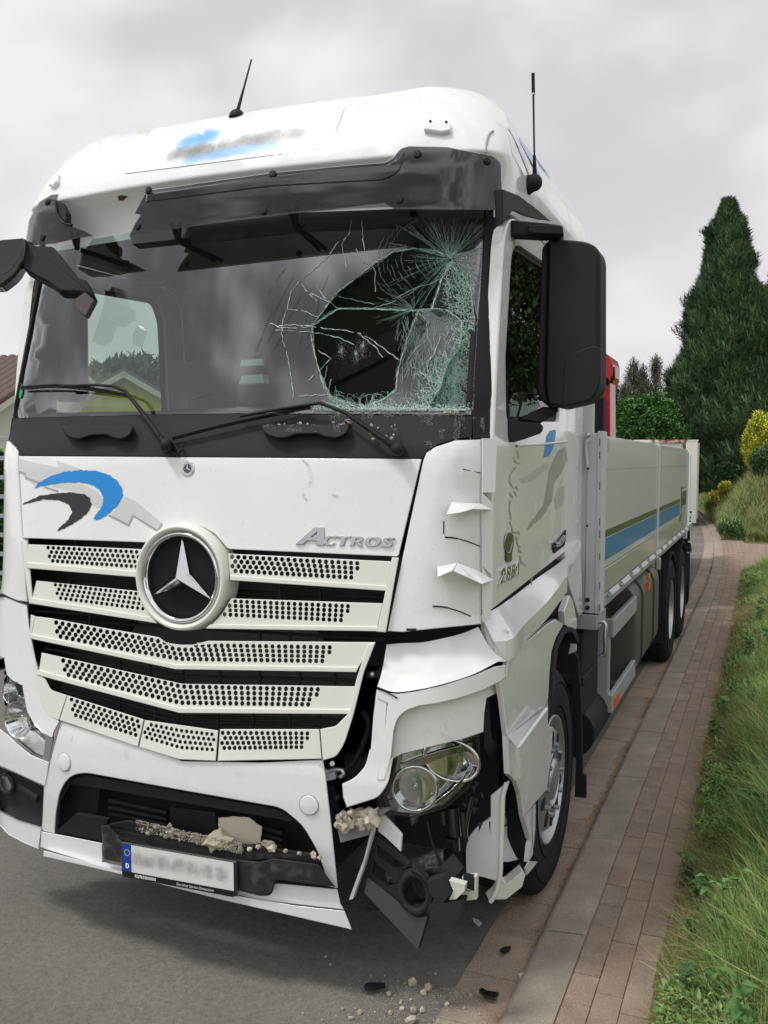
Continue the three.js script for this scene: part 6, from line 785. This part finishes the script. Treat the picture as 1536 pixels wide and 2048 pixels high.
{ const A = [], B = [], S = [], T = [];
  for (let i = 0; i < 46000; i++) { const z = 1.2 - Math.pow(rnd(), 1.5) * 17, t = Math.pow(rnd(), 1.1) * (z > -6 ? 2.2 : 3.2), x = 1.8 + bendX(z) + t - 0.09 * rnd() * rnd(); if (z < -14.6 - rnd()) continue; const y = bankH(x, z), edge = smooth(0, 0.35, t), p = { x, y, z, s: rr(0.5, 1.1) * (0.5 + 0.5 * edge), ry: rr(0, 6.28), rx: rr(-0.55, 0.55), rz: rr(-0.4, 0.4) }; const pat = fbm(x * 1.2, z * 1.2, 5, 3); p.s *= 0.6 + (0.25 + 0.75 * smooth(0.1, 0.6, t)) * smooth(0.35, 0.7, fbm(x * 2.6 + 30, z * 2.6, 1, 3)); (pat + rr(-0.1, 0.1) > 0.56 ? B : A).push(p); if (rnd() < 0.13) S.push({ ...p, s: Math.min(1, p.s * 1.1) * (0.5 + 0.5 * edge), rx: p.rx * 0.6, rz: p.rz * 0.6 }); }
  for (let i = 0; i < 22000; i++) { const z = -21.8 - Math.pow(rnd(), 1.3) * 22, x = 1.55 + bendX(z) + Math.pow(rnd(), 1.3) * 5; T.push({ x, y: bankH(x, z), z, s: rr(0.45, 1.0), ry: rr(0, 6.28), rx: rr(-0.6, 0.6) }); }
  for (let i = 0; i < 9000; i++) { const x = rr(4, 10), z = rr(4, -15); A.push({ x, y: bankH(x, z), z, s: rr(0.8, 1.5), ry: rr(0, 6.28), rx: 0 }); }
  field('grass', bladeGeo(8, 0.26, 0.0028, 0.05, 0.7), gMat, A, greens); field('grass', bladeGeo(12, 0.17, 0.0035, 0.06, 0.8), gMat, B, [[0.22, 0.32, 0.08], [0.27, 0.33, 0.1], [0.32, 0.31, 0.13], [0.16, 0.28, 0.06]]); field('dry_grass', bladeGeo(3, 0.4, 0.0016, 0.04, 0.4), gMat, S, straw); field('grass', bladeGeo(9, 0.4, 0.009, 0.12, 0.5), gMat, T, [[0.22, 0.3, 0.09], [0.28, 0.33, 0.11], [0.18, 0.26, 0.08], [0.33, 0.34, 0.15]]);
  for (const o of scene.children) if (o.isInstancedMesh) tag(o, o.name === 'dry_grass' ? 'straw coloured dry grass stalks among green grass' : o.name === 'grass' ? 'tall green grass along the paved path' : o.name === 'grass_001' ? 'short yellowish grass patches on the bank' : 'grass on the bank beyond the side path', 'grass');
}
// leaf geometry for weeds and crowns
function leafGeo(L, W, fold = 0.25) { const p = [[0, 0, 0], [W * 0.5, fold * W, L * 0.35], [0, 0, L * 0.5], [-W * 0.5, fold * W, L * 0.35], [0, -fold * W * 0.5, L]]; const g = new THREE.BufferGeometry(); g.setAttribute('position', new THREE.Float32BufferAttribute([0, 1, 2, 0, 2, 3, 1, 4, 2, 3, 2, 4].flatMap(i => p[i]), 3)); g.computeVertexNormals(); return g; }
const weedM = [[0.07, 0.17, 0.035], [0.1, 0.22, 0.05], [0.06, 0.14, 0.04]].map(c => leafy(lin(...c)));
function weed(x, z, h, n, L, k) { const y = bankH(x, z), t = thing('weed', 'leafy green weed growing out of the bank grass', 'weed', [x, y, z], 0, 'leafy weeds in the bank grass'); const lv = [], st = []; for (let s = 0; s < 1 + n / 14; s++) { const a = rr(0, 6.28), b = rr(0.05, 0.4), top = V(Math.cos(a) * h * b, h * rr(0.7, 1.1), Math.sin(a) * h * b); st.push(bar([0, 0, 0], top, 0.003, 5, 0.0015)); for (let i = 0; i < 14; i++) { const q = V(0, 0, 0).lerp(top, rr(0.25, 1)); const g = leafGeo(L * rr(0.6, 1.2), L * 0.55); g.rotateX(rr(-0.6, 0.5)); g.rotateY(rr(0, 6.28)); g.translate(q.x, q.y, q.z); lv.push(g); } } obj('leaf', lv, weedM[k % 3], t).userData.kind = 'stuff'; obj('stem', st, weedM[2], t); }
for (const [u, v, h, n, L, k] of [[1375, 1760, 0.16, 40, 0.05, 2], [1400, 1800, 0.12, 30, 0.045, 2], [1510, 1660, 0.22, 30, 0.07, 1], [1420, 1480, 0.18, 26, 0.06, 0], [1500, 1430, 0.25, 40, 0.07, 1], [1450, 1440, 0.2, 30, 0.06, 1], [1390, 1890, 0.14, 40, 0.03, 0], [1345, 2010, 0.1, 26, 0.03, 0], [1440, 1900, 0.12, 26, 0.035, 1], [1490, 1330, 0.3, 30, 0.07, 0], [1520, 1260, 0.35, 40, 0.08, 1], [1470, 1540, 0.16, 26, 0.05, 0], [1530, 1890, 0.14, 26, 0.04, 1], [1410, 1960, 0.12, 26, 0.03, 1]]) { const p = planeMap([0, 0.1, 0], [0, 1, 0])(u, v).p; weed(Math.max(p.x, 1.8), p.z, h, n, L, k); }
for (let k = 0; k < 46; k++) { const z = 0.3 - Math.pow(rnd(), 1.3) * 12, x = 1.86 + bendX(z) + rnd() * (0.9 + 0.12 * -z); weed(x, z, rr(0.16, 0.5), 14 + (rnd() * 30 | 0), rr(0.025, 0.07), k); }

const merge = L => mergeGeometries(L.map(plain));
const clump = (n, R, L, W, up = 0.3) => { const a = []; for (let i = 0; i < n; i++) { const g = leafGeo(L * rr(0.7, 1.3), W); g.rotateX(rr(-1.2, 0.4) - up); g.rotateY(rr(0, 6.28)); const d = V(rr(-1, 1), rr(-1, 1), rr(-1, 1)).normalize().multiplyScalar(R * Math.cbrt(rnd())); g.translate(d.x, d.y, d.z); a.push(g); } return merge(a); };
const barkM = std(lin(0.09, 0.06, 0.045), 0.95);
// conifers: tufts pointing out and up along tiers
const spray = (() => { const a = []; for (let i = 0; i < 22; i++) { const g = leafGeo(rr(0.13, 0.26), 0.05, 0.1); g.rotateX(rr(-0.9, 0.25)); g.rotateY(rr(-1.1, 1.1)); g.translate(rr(-0.09, 0.09), rr(-0.07, 0.07), rr(-0.1, 0.12)); a.push(g); } return merge(a); })();
function conifer(x, y, z, H, R, n, label, cols, name = 'conifer') {
  const t = thing(name, label, 'tree', [x, y, z]); obj('trunk', bar([0, 0, 0], [0, H * 0.93, 0], R * 0.13, 10, 0.03), barkM, t);
  const L = [], lobes = Array.from({ length: 130 }, () => [rr(0, 6.28), Math.pow(rnd(), 1.2), rr(0.06, 0.2)]);
  for (let i = 0; i < n; i++) { const h = Math.pow(rnd(), 1.45), a = rr(0, 6.28); let k = (1 - h) ** 0.76 * (0.96 + 0.1 * Math.sin(h * 23 + a * 2)); for (const [la, lh, lw] of lobes) { let da = Math.abs(a - la); da = Math.min(da, 6.283 - da); k += (0.12 + 1 - lh) * lw * 1.9 * Math.exp(-(da * da) / 0.03 - ((h - lh - 0.01) ** 2) / 0.0005); } const rad = R * k * Math.pow(rr(0.2, 1.06), 0.35) + 0.03; L.push({ x: Math.cos(a) * rad, y: H * (0.02 + 0.97 * h) + rad * 0.12, z: Math.sin(a) * rad, ry: Math.PI / 2 - a + rr(-0.5, 0.5), rx: rr(-1.0, -0.25), s: rr(0.75, 1.45) * (0.55 + 0.6 * (1 - h)) * Math.max(0.85, R / 2) }); }
  field('crown', spray, gMat, L, cols, t); return t;
}
conifer(0.72, 0.7, -31, 10.2, 2.3, 17000, 'tall dark green conical conifer rising behind the white trailer', [[0.09, 0.155, 0.075], [0.11, 0.18, 0.085], [0.16, 0.225, 0.105], [0.065, 0.115, 0.06]]);
conifer(2.7, 0.9, -33.5, 9.0, 2.2, 9000, 'shorter dark conifer partly hidden behind the tall conical conifer', [[0.05, 0.08, 0.042], [0.06, 0.09, 0.048], [0.08, 0.11, 0.055]]);
const cl1 = clump(16, 0.2, 0.17, 0.1), cl2 = clump(18, 0.15, 0.09, 0.05, -0.2), cl3 = clump(16, 0.42, 0.28, 0.17);
{ const L = [], D = []; for (let i = 0; i < 14000; i++) { const z = 1.0 - Math.pow(rnd(), 1.4) * 15, t = Math.pow(rnd(), 1.2) * 2.4, x = 1.8 + bendX(z) + t; if (z < -14.5) continue; const pat = fbm(x * 2 + 7, z * 2, 9, 3); if (pat < 0.52) continue; L.push({ x, y: bankH(x, z) + rr(0.02, 0.1), z, s: rr(0.18, 0.36), ry: rr(0, 6.28), rx: rr(-0.4, 0.4) }); } for (let i = 0; i < 5000; i++) { const z = 1.0 - rnd() * 12, x = 1.8 + bendX(z) + Math.pow(rnd(), 1.6) * 2; D.push({ x, y: bankH(x, z) + rr(0.0, 0.04), z, s: rr(0.6, 1.2), ry: rr(0, 6.28), rx: rr(0.9, 1.5) }); }
  tag(field('ground_cover', cl2, gMat, L, [[0.15, 0.28, 0.06], [0.2, 0.33, 0.08], [0.12, 0.22, 0.06], [0.26, 0.34, 0.12]]), 'small leaved weeds matted between the grass', 'weeds'); tag(field('thatch', bladeGeo(4, 0.2, 0.0018, 0.05, 0.5), gMat, D, [[0.42, 0.34, 0.18], [0.34, 0.26, 0.14], [0.3, 0.2, 0.1]]), 'brown dead thatch lying under the grass', 'thatch'); }
function bush(name, label, cat, x, y, z, rx, ry, rz, n, geo, s, cols, o = {}) {
  const t = thing(name, label, cat, [x, y, z], 0, o.group); const tr = o.trunk ?? 0.3; const st = []; for (let k = 0; k < 5; k++) st.push(bar([0, -0.15, 0], [rr(-0.5, 0.5) * rx, tr + ry * rr(0.6, 1.1), rr(-0.5, 0.5) * rz], 0.035 * (o.thick || 1), 7, 0.012)); obj('trunk', st, barkM, t);
  const L = [], sd = rnd() * 50; for (let i = 0; i < n; i++) { const d = V(rr(-1, 1), rr(-1, 1), rr(-1, 1)); if (d.length() > 1 || d.length() < 0.05) { i--; continue; } d.normalize(); if (d.y < -0.65) d.y = -0.65; const k = (0.72 + 0.5 * noise(d.x * 2.2 + sd, d.y * 2.2, d.z * 2.2 + sd)) * Math.pow(rr(0.3, 1), 0.3); L.push({ x: d.x * rx * k, y: tr + ry + d.y * ry * k, z: d.z * rz * k, ry: rr(0, 6.28), rx: rr(-0.4, 0.4), s: s * rr(0.7, 1.25) }); }
  field('crown', geo, gMat, L, cols, t); return t;
}
bush('round_tree', 'dome shaped bright green tree above the side boards', 'tree', -1.62, 0.3, -28, 1.5, 1.75, 1.5, 3600, cl1, 0.75, [[0.1, 0.23, 0.06], [0.13, 0.27, 0.075], [0.08, 0.18, 0.055]], { trunk: 0.4 });
bush('yellow_bush', 'golden yellow leaved bush at the top of the bank', 'bush', 1.95, 1.6, -25.5, 0.5, 0.85, 0.5, 1100, cl2, 0.8, [[0.62, 0.6, 0.06], [0.5, 0.53, 0.06], [0.36, 0.44, 0.07]], { trunk: 0 });
for (const [x, y, z, r, h] of [[1.0, 1.15, -26.8, 0.16, 0.1], [0.72, 0.8, -27, 0.14, 0.12]]) bush('yellow_bush', 'low yellow leaved tuft on the crest of the bank', 'bush', x, y, z, r, h, r, 110, cl2, 0.7, [[0.42, 0.4, 0.04], [0.32, 0.34, 0.05]], { trunk: 0, group: 'low yellow tufts on the bank crest' });
bush('green_bush', 'dark green bush between the conifer and the yellow bush', 'bush', 1.05, 1.15, -27.5, 0.45, 0.42, 0.45, 500, cl1, 0.45, [[0.045, 0.1, 0.04], [0.06, 0.12, 0.05]], { trunk: 0 });
bush('green_bush', 'mid green bush in front of the yellow bush on the bank', 'bush', 2.25, 1.55, -24.6, 0.5, 0.42, 0.5, 700, cl2, 0.9, [[0.07, 0.14, 0.05], [0.09, 0.16, 0.06]], { trunk: 0 });
bush('white_flowering_weed', 'pale green leafy clump beside the paved side path', 'plant', 1.32, 0.12, -21.9, 0.26, 0.2, 0.26, 300, cl2, 0.7, [[0.13, 0.22, 0.08], [0.18, 0.26, 0.12]], { trunk: 0 });
// pines on the skyline
const pineCl = clump(26, 0.5, 0.3, 0.07);
for (let k = 0; k < 9; k++) { const x = -9.2 + k * 0.78 + rr(-0.2, 0.2), z = -60 + rr(-4, 4), H = [6.6, 6.4, 7.3, 7.0, 8.6, 8.0, 8.9, 8.4, 9.2][k] + rr(-0.3, 0.3), t = thing('pine_tree', 'grey green pine in the row on the skyline behind the dome shaped tree', 'tree', [x, 0, z], 0, 'pines on the skyline'); obj('trunk', bar([0, -0.1, 0], [rr(-0.1, 0.1), H * 0.97, 0], 0.13, 8, 0.03), barkM, t); const L = []; for (let i = 0; i < 340; i++) { const h = rr(0.3, 1), r = 1.15 * Math.pow(1 - h, 0.5) * (0.4 + 0.8 * noise(h * 9 + k * 7, k)) * Math.sqrt(rnd()), a = rr(0, 6.28); L.push({ x: Math.cos(a) * r, y: H * h, z: Math.sin(a) * r, ry: a, s: rr(0.4, 0.85) }); } field('crown', pineCl, gMat, L, [[0.1, 0.12, 0.085], [0.12, 0.14, 0.09], [0.14, 0.16, 0.1]], t); }
// trees on the right-hand bank beyond the frame, mirrored in the paintwork, and trees behind the houses
for (const [x, z, r, h] of [[12.5, 7.5, 2.2, 2.6], [8.6, -29, 2.4, 4.0], [11.5, -24, 2.2, 3.4]]) bush('bank_tree', 'leafy tree on top of the bank beside the paved path', 'tree', x, bankH(x, z) - 0.05, z, r, h, r, 1300, cl3, 0.95, [[0.05, 0.1, 0.035], [0.065, 0.12, 0.04], [0.085, 0.14, 0.05]], { trunk: 0.6, thick: 2, group: 'trees along the bank' });
for (const [x, z, r, h] of [[-24, -24, 3.0, 2.2], [-19.8, -25, 2.3, 2.5], [-17.0, -25, 2.0, 2.0], [-29, -21, 3, 2.3], [-33, -18, 3, 2.4], [-14, -26, 2.2, 2.1]]) bush('garden_tree', 'mid green leafy tree behind the houses', 'tree', x, 0.1, z, r, h, r, 1500, cl3, 1.15, [[0.06, 0.12, 0.045], [0.08, 0.15, 0.055], [0.1, 0.17, 0.07]], { trunk: 0.4, thick: 3, group: 'trees behind the houses' });
// ================================================================ houses and fence on the far side
function house(name, label, cx, cz, turn, w, d, h, rise, wall, roofM, tiles = false) {
  const t = thing(name, label, 'house', [cx, 0.1, cz], turn);
  const sh = new THREE.Shape(); sh.moveTo(-w / 2, 0); sh.lineTo(w / 2, 0); sh.lineTo(w / 2, h); sh.lineTo(0, h + rise); sh.lineTo(-w / 2, h); const g = new THREE.ExtrudeGeometry(sh, { depth: d, bevelEnabled: false }); g.translate(0, 0, -d / 2); obj('wall', g, wall, t);
  const o = 0.45, sl = rise / (w / 2); for (const s of [1, -1]) { const L = Math.hypot(w / 2 + o, (w / 2 + o) * sl), r = part('roof', t); r.position.set(0, h + rise + 0.06, 0); r.rotation.z = -s * Math.atan(sl); const slab = obj('roof_slab', box(s > 0 ? 0 : -L, s > 0 ? L : 0, -0.05, 0.02, -d / 2 - o, d / 2 + o, 0.01), roofM, r); if (tiles) { const rows = []; for (let k = 0; k < L / 0.32; k++) for (let j = 0; j < (d + 2 * o) / 0.3; j++) { const x = s * (k + 0.5) * 0.32, c = new THREE.CylinderGeometry(0.13, 0.15, 0.36, 7, 1, true, 0, Math.PI).rotateX(0).rotateZ(s * Math.PI / 2 * -1).rotateX(0); c.scale(1, 0.5, 1); c.translate(x, 0.02 + 0.0, -d / 2 - o + (j + 0.5) * 0.3); rows.push(c); } obj('roof_tile', rows, roofM, r).userData.kind = 'stuff'; } obj('verge_board', [box(s > 0 ? 0 : -L, s > 0 ? L : 0, -0.2, -0.05, d / 2 + o - 0.03, d / 2 + o, 0.005)], std(lin(0.6, 0.58, 0.52), 0.7), r); }
  return t;
}
const brownTile = std(lin(0.1, 0.065, 0.05), 0.75), greyRoof = std(lin(0.14, 0.14, 0.15), 0.7), whiteW = std(lin(0.68, 0.66, 0.6), 0.9), yellowW = std(lin(0.62, 0.66, 0.12), 0.9);
house('house', 'white walled house with a brown tiled roof beyond the fence', -18.6, -16.5, Math.PI / 2, 6, 6.6, 2.85, 1.7, whiteW, brownTile, true);
{ const pk = frontZ(-18)(236, 738).p; house('yellow_house', 'yellow green gabled house seen through the cab window', pk.x - 2, pk.z - 3.4, 0.58, 5.4, 8, pk.y - 1.75, 1.55, yellowW, greyRoof); const p3 = frontZ(-21)(158, 775).p; house('small_house', 'small white gable beside the yellow green house', p3.x - 1.4, p3.z - 2.2, 0.58, 3, 5, p3.y - 1.2, 1.05, whiteW, greyRoof); }
{ const f = thing('slat_fence', 'grey horizontal slat fence beside the truck on the far pavement', 'fence', [-7.2, 0.12, -5.5]); const fm = std(lin(0.3, 0.31, 0.32), 0.5); for (let k = 0; k < 9; k++) obj('slat', box(-3.5, 3.5, 0.25 + k * 0.23, 0.3 + k * 0.23, -0.02, 0.02, 0.004), fm, f); for (let k = 0; k < 5; k++) obj('post', box(-3.5 + k * 1.72, -3.44 + k * 1.72, -0.05, 2.25, -0.07, -0.021, 0.005), fm, f);
  bush('hedge', 'clipped green hedge behind the slat fence', 'hedge', -8, 0.1, -6.5, 3, 0.95, 0.5, 2600, cl1, 0.7, [[0.06, 0.13, 0.03], [0.08, 0.16, 0.04]], { trunk: 0 }); }
// ================================================================ rubble and wreckage
const rub = [M.rubbleA, M.rubbleB, M.rubbleC]; const lump = (name, label, p, r, g, m, group, cat = 'rubble') => { const o = obj(name, g, m); o.position.copy(p); o.rotation.set(rr(0, 6), rr(0, 6), rr(0, 6)); return tag(o, label, cat, group); };
{ // on the black skid block
  const N = zz(230, 1640, 6.144), onTread = (q, o) => { const s = skin(q[0], q[1], 0); return s.p.clone().add(V(0, 0.0, o)); };
  const A = skin(...zH([[447, 772]])[0], 0.044).p, B = skin(...zH([[1030, 922]])[0], 0.044).p, Cc = skin(...zH([[560, 752]])[0], -0.14).p, nrm = B.clone().sub(A).cross(Cc.clone().sub(A)).normalize(); if (nrm.y < 0) nrm.negate(); const tm = planeMap(A, nrm);
  for (let k = 0; k < 46; k++) { const u = Math.pow(rnd(), 0.8), q = [[340 + u * 1050, 90 + u * 230 + rr(-45, 60)]], c = N(q)[0], r = rr(0.006, 0.016), h = tm(c[0], c[1], r * 0.4).p; if (h.z < -0.12) continue; lump('rubble_chip', 'beige plaster chip lying on the black bumper block', h, r, rock(r, 1, 0.7), rub[k % 3], 'plaster chips on the bumper block'); }
  const g1 = zH([[620, 790], [680, 780], [740, 775], [650, 805]]); for (const [c, r] of [[g1[0], 0.02], [g1[1], 0.016], [g1[2], 0.013], [g1[3], 0.018]]) lump('rubble_chunk', 'brown grey mortar chunk heaped near the plate end of the bumper block', tm(c[0], c[1], r * 0.5).p, r, rock(r, 2, 0.75), M.rubbleB, 'mortar chunks heaped on the bumper block');
  const g2 = zH([[1000, 870], [1050, 880], [1090, 880], [1130, 870], [1170, 860], [1190, 875], [1250, 885], [1310, 895], [1370, 905], [1400, 915]]); g2.forEach((c, i) => { const r = [0.016, 0.018, 0.015, 0.016, 0.024, 0.018, 0.01, 0.01, 0.016, 0.012][i]; lump('rubble_chunk', 'pale mortar lump lying beside the upright plaster slab', tm(c[0], c[1], r * 0.5).p, r, rock(r, 2, 0.7), rub[i % 3], 'mortar lumps beside the plaster slab'); });
  const slabG = panel(rough(zH([[957, 738], [1020, 730], [1090, 735], [1150, 778], [1145, 850], [1080, 858], [1000, 850], [960, 838]]), 1.2, 5), { map: (u, v, o) => { const s = skin(u, v, -0.055 + o); return s; }, th: 0.035, bev: 1.5, bevD: 0.005, seg: 6, back: true }); tag(obj('plaster_slab', slabG, M.rubbleC), 'flat beige plaster slab standing upright in the bumper opening', 'rubble');
  const c = zH([[935, 850]])[0]; const h = tm(c[0], c[1], 0.02).p, o = obj('plaster_lump', rock(0.06, 2, 0.62, 12).scale(1.15, 1, 0.9), M.rubbleA); o.position.copy(h); o.rotation.set(0.2, 0.3, 0.12); tag(o, 'large rough plaster lump hanging over the number plate edge', 'rubble');
  const fine = []; for (let k = 0; k < 2600; k++) { const u = rnd(), q = N([[250 + u * 1300, 60 + u * 290 + rr(-60, 70)]])[0], p = tm(q[0], q[1], 0.002).p; if (p.z < -0.13) continue; fine.push({ x: p.x, y: p.y, z: p.z, s: rr(0.4, 1.6), ry: rr(0, 6), rx: rr(0, 6) }); } const f = field('plaster_grit', new THREE.TetrahedronGeometry(0.0022), std(lin(1, 1, 1), 1), fine, [[0.5, 0.45, 0.36], [0.4, 0.36, 0.3]]); tag(f, 'fine beige plaster grit scattered over the bumper block', 'grit');
}
{ // in the torn bay and on the cowl
  for (let k = 0; k < 44; k++) { const q = zN([[rr(140, 400), rr(440, 525)]])[0], r = 0.007 + 0.026 * Math.pow(rnd(), 1.8); lump('bay_rubble', 'grey beige rubble piled on the torn bumper mount', skin(q[0], q[1], 0.005 + rr(-0.03, 0.03)).p, r, rock(r, 2, 0.7), rub[k % 3], 'rubble piled on the bumper mount'); }
  for (let k = 0; k < 22; k++) { const s = rnd(), q = s < 0.5 ? zD([[620 + rnd() * 140, 635 + rnd() * 90]])[0] : s < 0.8 ? zD([[rr(370, 560), rr(600, 632)]])[0] : zD([[rr(980, 1080), rr(572, 590)]])[0], r = rr(0.004, 0.011); lump('cowl_chip', 'sandy plaster chip caught on the black cowl by the wiper', skin(q[0], q[1], r * 0.4 + (s < 0.5 ? 0.03 : 0.004)).p, r, rock(r, 1, 0.7), rub[k % 3], 'plaster chips on the cowl'); }
  for (let k = 0; k < 9; k++) { const q = [rr(525, 690), 848 + rr(-3, 2)], r = rr(0.004, 0.01); lump('handle_chip', 'tiny plaster crumb resting on the dusty grab handle', skin(q[0], q[1], 0.035).p, r, rock(r, 1, 0.6), rub[k % 3], 'plaster crumbs on the grab handle'); }
  const dust = []; for (let k = 0; k < 9000; k++) { const z = rnd(); let q; if (z < 0.35) { const a = rr(0, 6.28), e = Math.sqrt(rnd()); q = zD([[1000 + Math.cos(a) * e * 130 + Math.sin(a) * e * 30, 690 + Math.sin(a) * e * 95]])[0]; } else if (z < 0.6) q = zD([[rr(360, 1100), 585 + rnd() * rnd() * 60]])[0]; else if (z < 0.8) q = [rr(523, 695), 848 + rnd() * 16]; else q = zD([[1140 + rnd() * 60, rr(600, 700)]])[0]; if (fbm(q[0] * 0.07, q[1] * 0.045, 3, 4) < 0.52) continue; const p = skin(q[0], q[1], z > 0.6 && z < 0.8 ? 0.046 : 0.0005).p; dust.push({ x: p.x, y: p.y, z: p.z, s: rr(0.4, 1.3), ry: rr(0, 6), rx: rr(0, 6) }); } tag(field('plaster_dust', new THREE.TetrahedronGeometry(0.0012), std(lin(1, 1, 1), 1), dust, [[0.42, 0.4, 0.36], [0.34, 0.32, 0.29]]), 'grey plaster dust dabbed over the black cowl and handle', 'dust');
}
{ // on the road
  const g0 = planeMap([0, 0.002, 0], [0, 1, 0]), Z = zz(600, 1880, 3.339);
  for (const [x, y, r] of [[475, 250, 0.009], [565, 243, 0.006], [555, 303, 0.01], [400, 280, 0.005], [700, 298, 0.008], [750, 298, 0.018], [858, 335, 0.02], [822, 366, 0.017], [597, 367, 0.014], [905, 232, 0.009], [1138, 387, 0.012], [757, 482, 0.02], [815, 482, 0.017], [680, 465, 0.011], [600, 495, 0.01], [675, 418, 0.009], [335, 528, 0.011], [400, 490, 0.011], [285, 466, 0.008], [1200, 510, 0.009], [1493, 262, 0.024], [1180, 272, 0.006], [500, 488, 0.006], [740, 402, 0.007], [173, 115, 0.006], [203, 166, 0.005], [1095, 466, 0.008], [740, 555, 0.03], [980, 445, 0.012], [150, 540, 0.007], [20, 494, 0.006]]) { const q = Z([[x, y]])[0], p = g0(q[0], q[1], r * 0.45).p; if (p.x > 1.03 && p.x < 1.25) p.y += 0.004; lump('road_chip', 'small beige mortar chip scattered on the road in front of the truck', p, r, rock(r, 1, 0.75), rub[(x | 0) % 3], 'mortar chips on the road'); }
  const black = (name, label, pts, m, h) => tag(obj(name, plate(Z(pts).map(q => g0(q[0], q[1], h).p), 0.012), m), label, 'debris');
  black('rubber_strip', 'black rubber strip lying on the road among mortar chips', [[428, 345], [470, 332], [565, 335], [570, 352], [480, 372], [435, 368]], M.black, 0.018);
  black('trim_piece', 'chrome edged trim fragment lying on the gutter by the kerb', [[1195, 385], [1215, 372], [1240, 390], [1330, 405], [1305, 442], [1230, 425]], M.blackGloss, 0.02); black('plastic_shard', 'black plastic shard lying on the gutter', [[1335, 105], [1365, 88], [1408, 82], [1400, 100], [1365, 118]], M.black, 0.016);
  { const q = zN([[1065, 1215], [1100, 1225], [1128, 1250], [1110, 1265], [1080, 1240]]).map(c => g0(c[0], c[1], 0.02).p); tag(obj('white_shard', plate(q, 0.008), M.greyLight), 'small white plastic shard on the road under the torn corner', 'debris'); }
  const grit2 = []; for (let k = 0; k < 3600; k++) { const a = rr(0, 6.28), r = Math.pow(rnd(), 0.6), c = k % 2 ? Z([[1000, 375]])[0] : Z([[640, 430]])[0], u = c[0] + Math.cos(a) * r * (k % 2 ? 45 : 150), v = c[1] + Math.sin(a) * r * (k % 2 ? 18 : 50), p = g0(u, v, 0.001).p; p.y += (p.x > 1.03) ? 0.006 : 0; grit2.push({ x: p.x, y: p.y, z: p.z, s: rr(0.3, 1.1) * (k % 40 === 0 ? 2.4 : 1), ry: rr(0, 6), rx: rr(0, 6) }); } tag(field('road_grit', new THREE.TetrahedronGeometry(0.0022), std(lin(1, 1, 1), 1), grit2, [[0.42, 0.39, 0.33], [0.36, 0.34, 0.3]]), 'pale mortar grit and powder strewn on the road edge', 'grit');
  const sand = []; for (let k = 0; k < 42000; k++) { const z = 1.2 - Math.pow(rnd(), 1.2) * 8, w = fbm(z * 1.3, 3, 7, 3), x = 1.252 - Math.pow(rnd(), 1.6) * (0.03 + 0.17 * smooth(0.38, 0.62, w)); sand.push({ x: x + bendX(z), y: 0.0055, z, s: rr(0.4, 1.2), ry: rr(0, 6), rx: rr(0, 6) }); } tag(field('red_sand', new THREE.TetrahedronGeometry(0.0026), std(lin(1, 1, 1), 1), sand, [[0.42, 0.27, 0.19], [0.4, 0.28, 0.21], [0.46, 0.33, 0.25]]), 'reddish sand washed along the gutter beside the kerb', 'sand');
  const lit = []; for (let k = 0; k < 2600; k++) { const z = 0.6 - rnd() * 19, c = fbm(z * 2.2, 9, 2, 3); if (c < 0.47) continue; lit.push({ x: 1.25 - rnd() * rnd() * 0.05 + bendX(z), y: 0.008 + rnd() * 0.012, z, s: rr(0.5, 1.3), ry: rr(0, 6), rx: rr(-0.7, 0.7), rz: rr(-0.7, 0.7) }); } tag(field('leaf_litter', leafGeo(0.014, 0.008), gMat, lit, [[0.28, 0.16, 0.06], [0.2, 0.11, 0.05], [0.34, 0.22, 0.09]]), 'dry orange brown litter caught along the kerb', 'litter');
}
{ // dust smears on the hood, scuffs on the ledge and fender
  const g = []; const puff = (pts, n, map, off) => { for (let k = 0; k < n; k++) { const i = rnd() * (pts.length - 1), a = pts[i | 0], b = pts[Math.min(pts.length - 1, (i | 0) + 1)], f = i - (i | 0), w = rr(-1, 1) * rnd(), q = [a[0] + (b[0] - a[0]) * f + w * a[2], a[1] + (b[1] - a[1]) * f + rr(-1, 1) * a[2] * 0.4]; const p = map(q[0], q[1], off).p; g.push({ x: p.x, y: p.y, z: p.z, s: rr(0.3, 1.1), ry: rr(0, 6), rx: rr(0, 6) }); } };
  const D = (x, y, w) => [...zD([[x, y]])[0].slice(0, 2), w]; puff([D(270, 820, 5), D(300, 850, 8), D(315, 920, 11), D(300, 960, 12)], 330, skin, 0.0004); puff([D(270, 990, 6), D(290, 1030, 4)], 120, skin, 0.0004); puff([D(420, 1000, 8), D(455, 1010, 6)], 140, skin, 0.0004);
  puff([[1000, 1262, 8], [1018, 1272, 12], [1030, 1262, 10]], 700, planeMap([1.175, 1.4, -0.35], [0.85, 0.52, 0.0]), 0.012);
  puff([[880, 1466, 10], [905, 1480, 8]], 160, skin, -0.014); puff([[655, 1545, 5], [640, 1530, 8]], 200, skin, 0.0004);
  tag(field('smear_dust', new THREE.TetrahedronGeometry(0.001), std(lin(1, 1, 1), 1), g, [[0.5, 0.45, 0.36], [0.58, 0.53, 0.44], [0.42, 0.38, 0.32]]), 'brown dust smeared on the white paint of hood and fender', 'dust'); }
renderer.render(scene, camera);
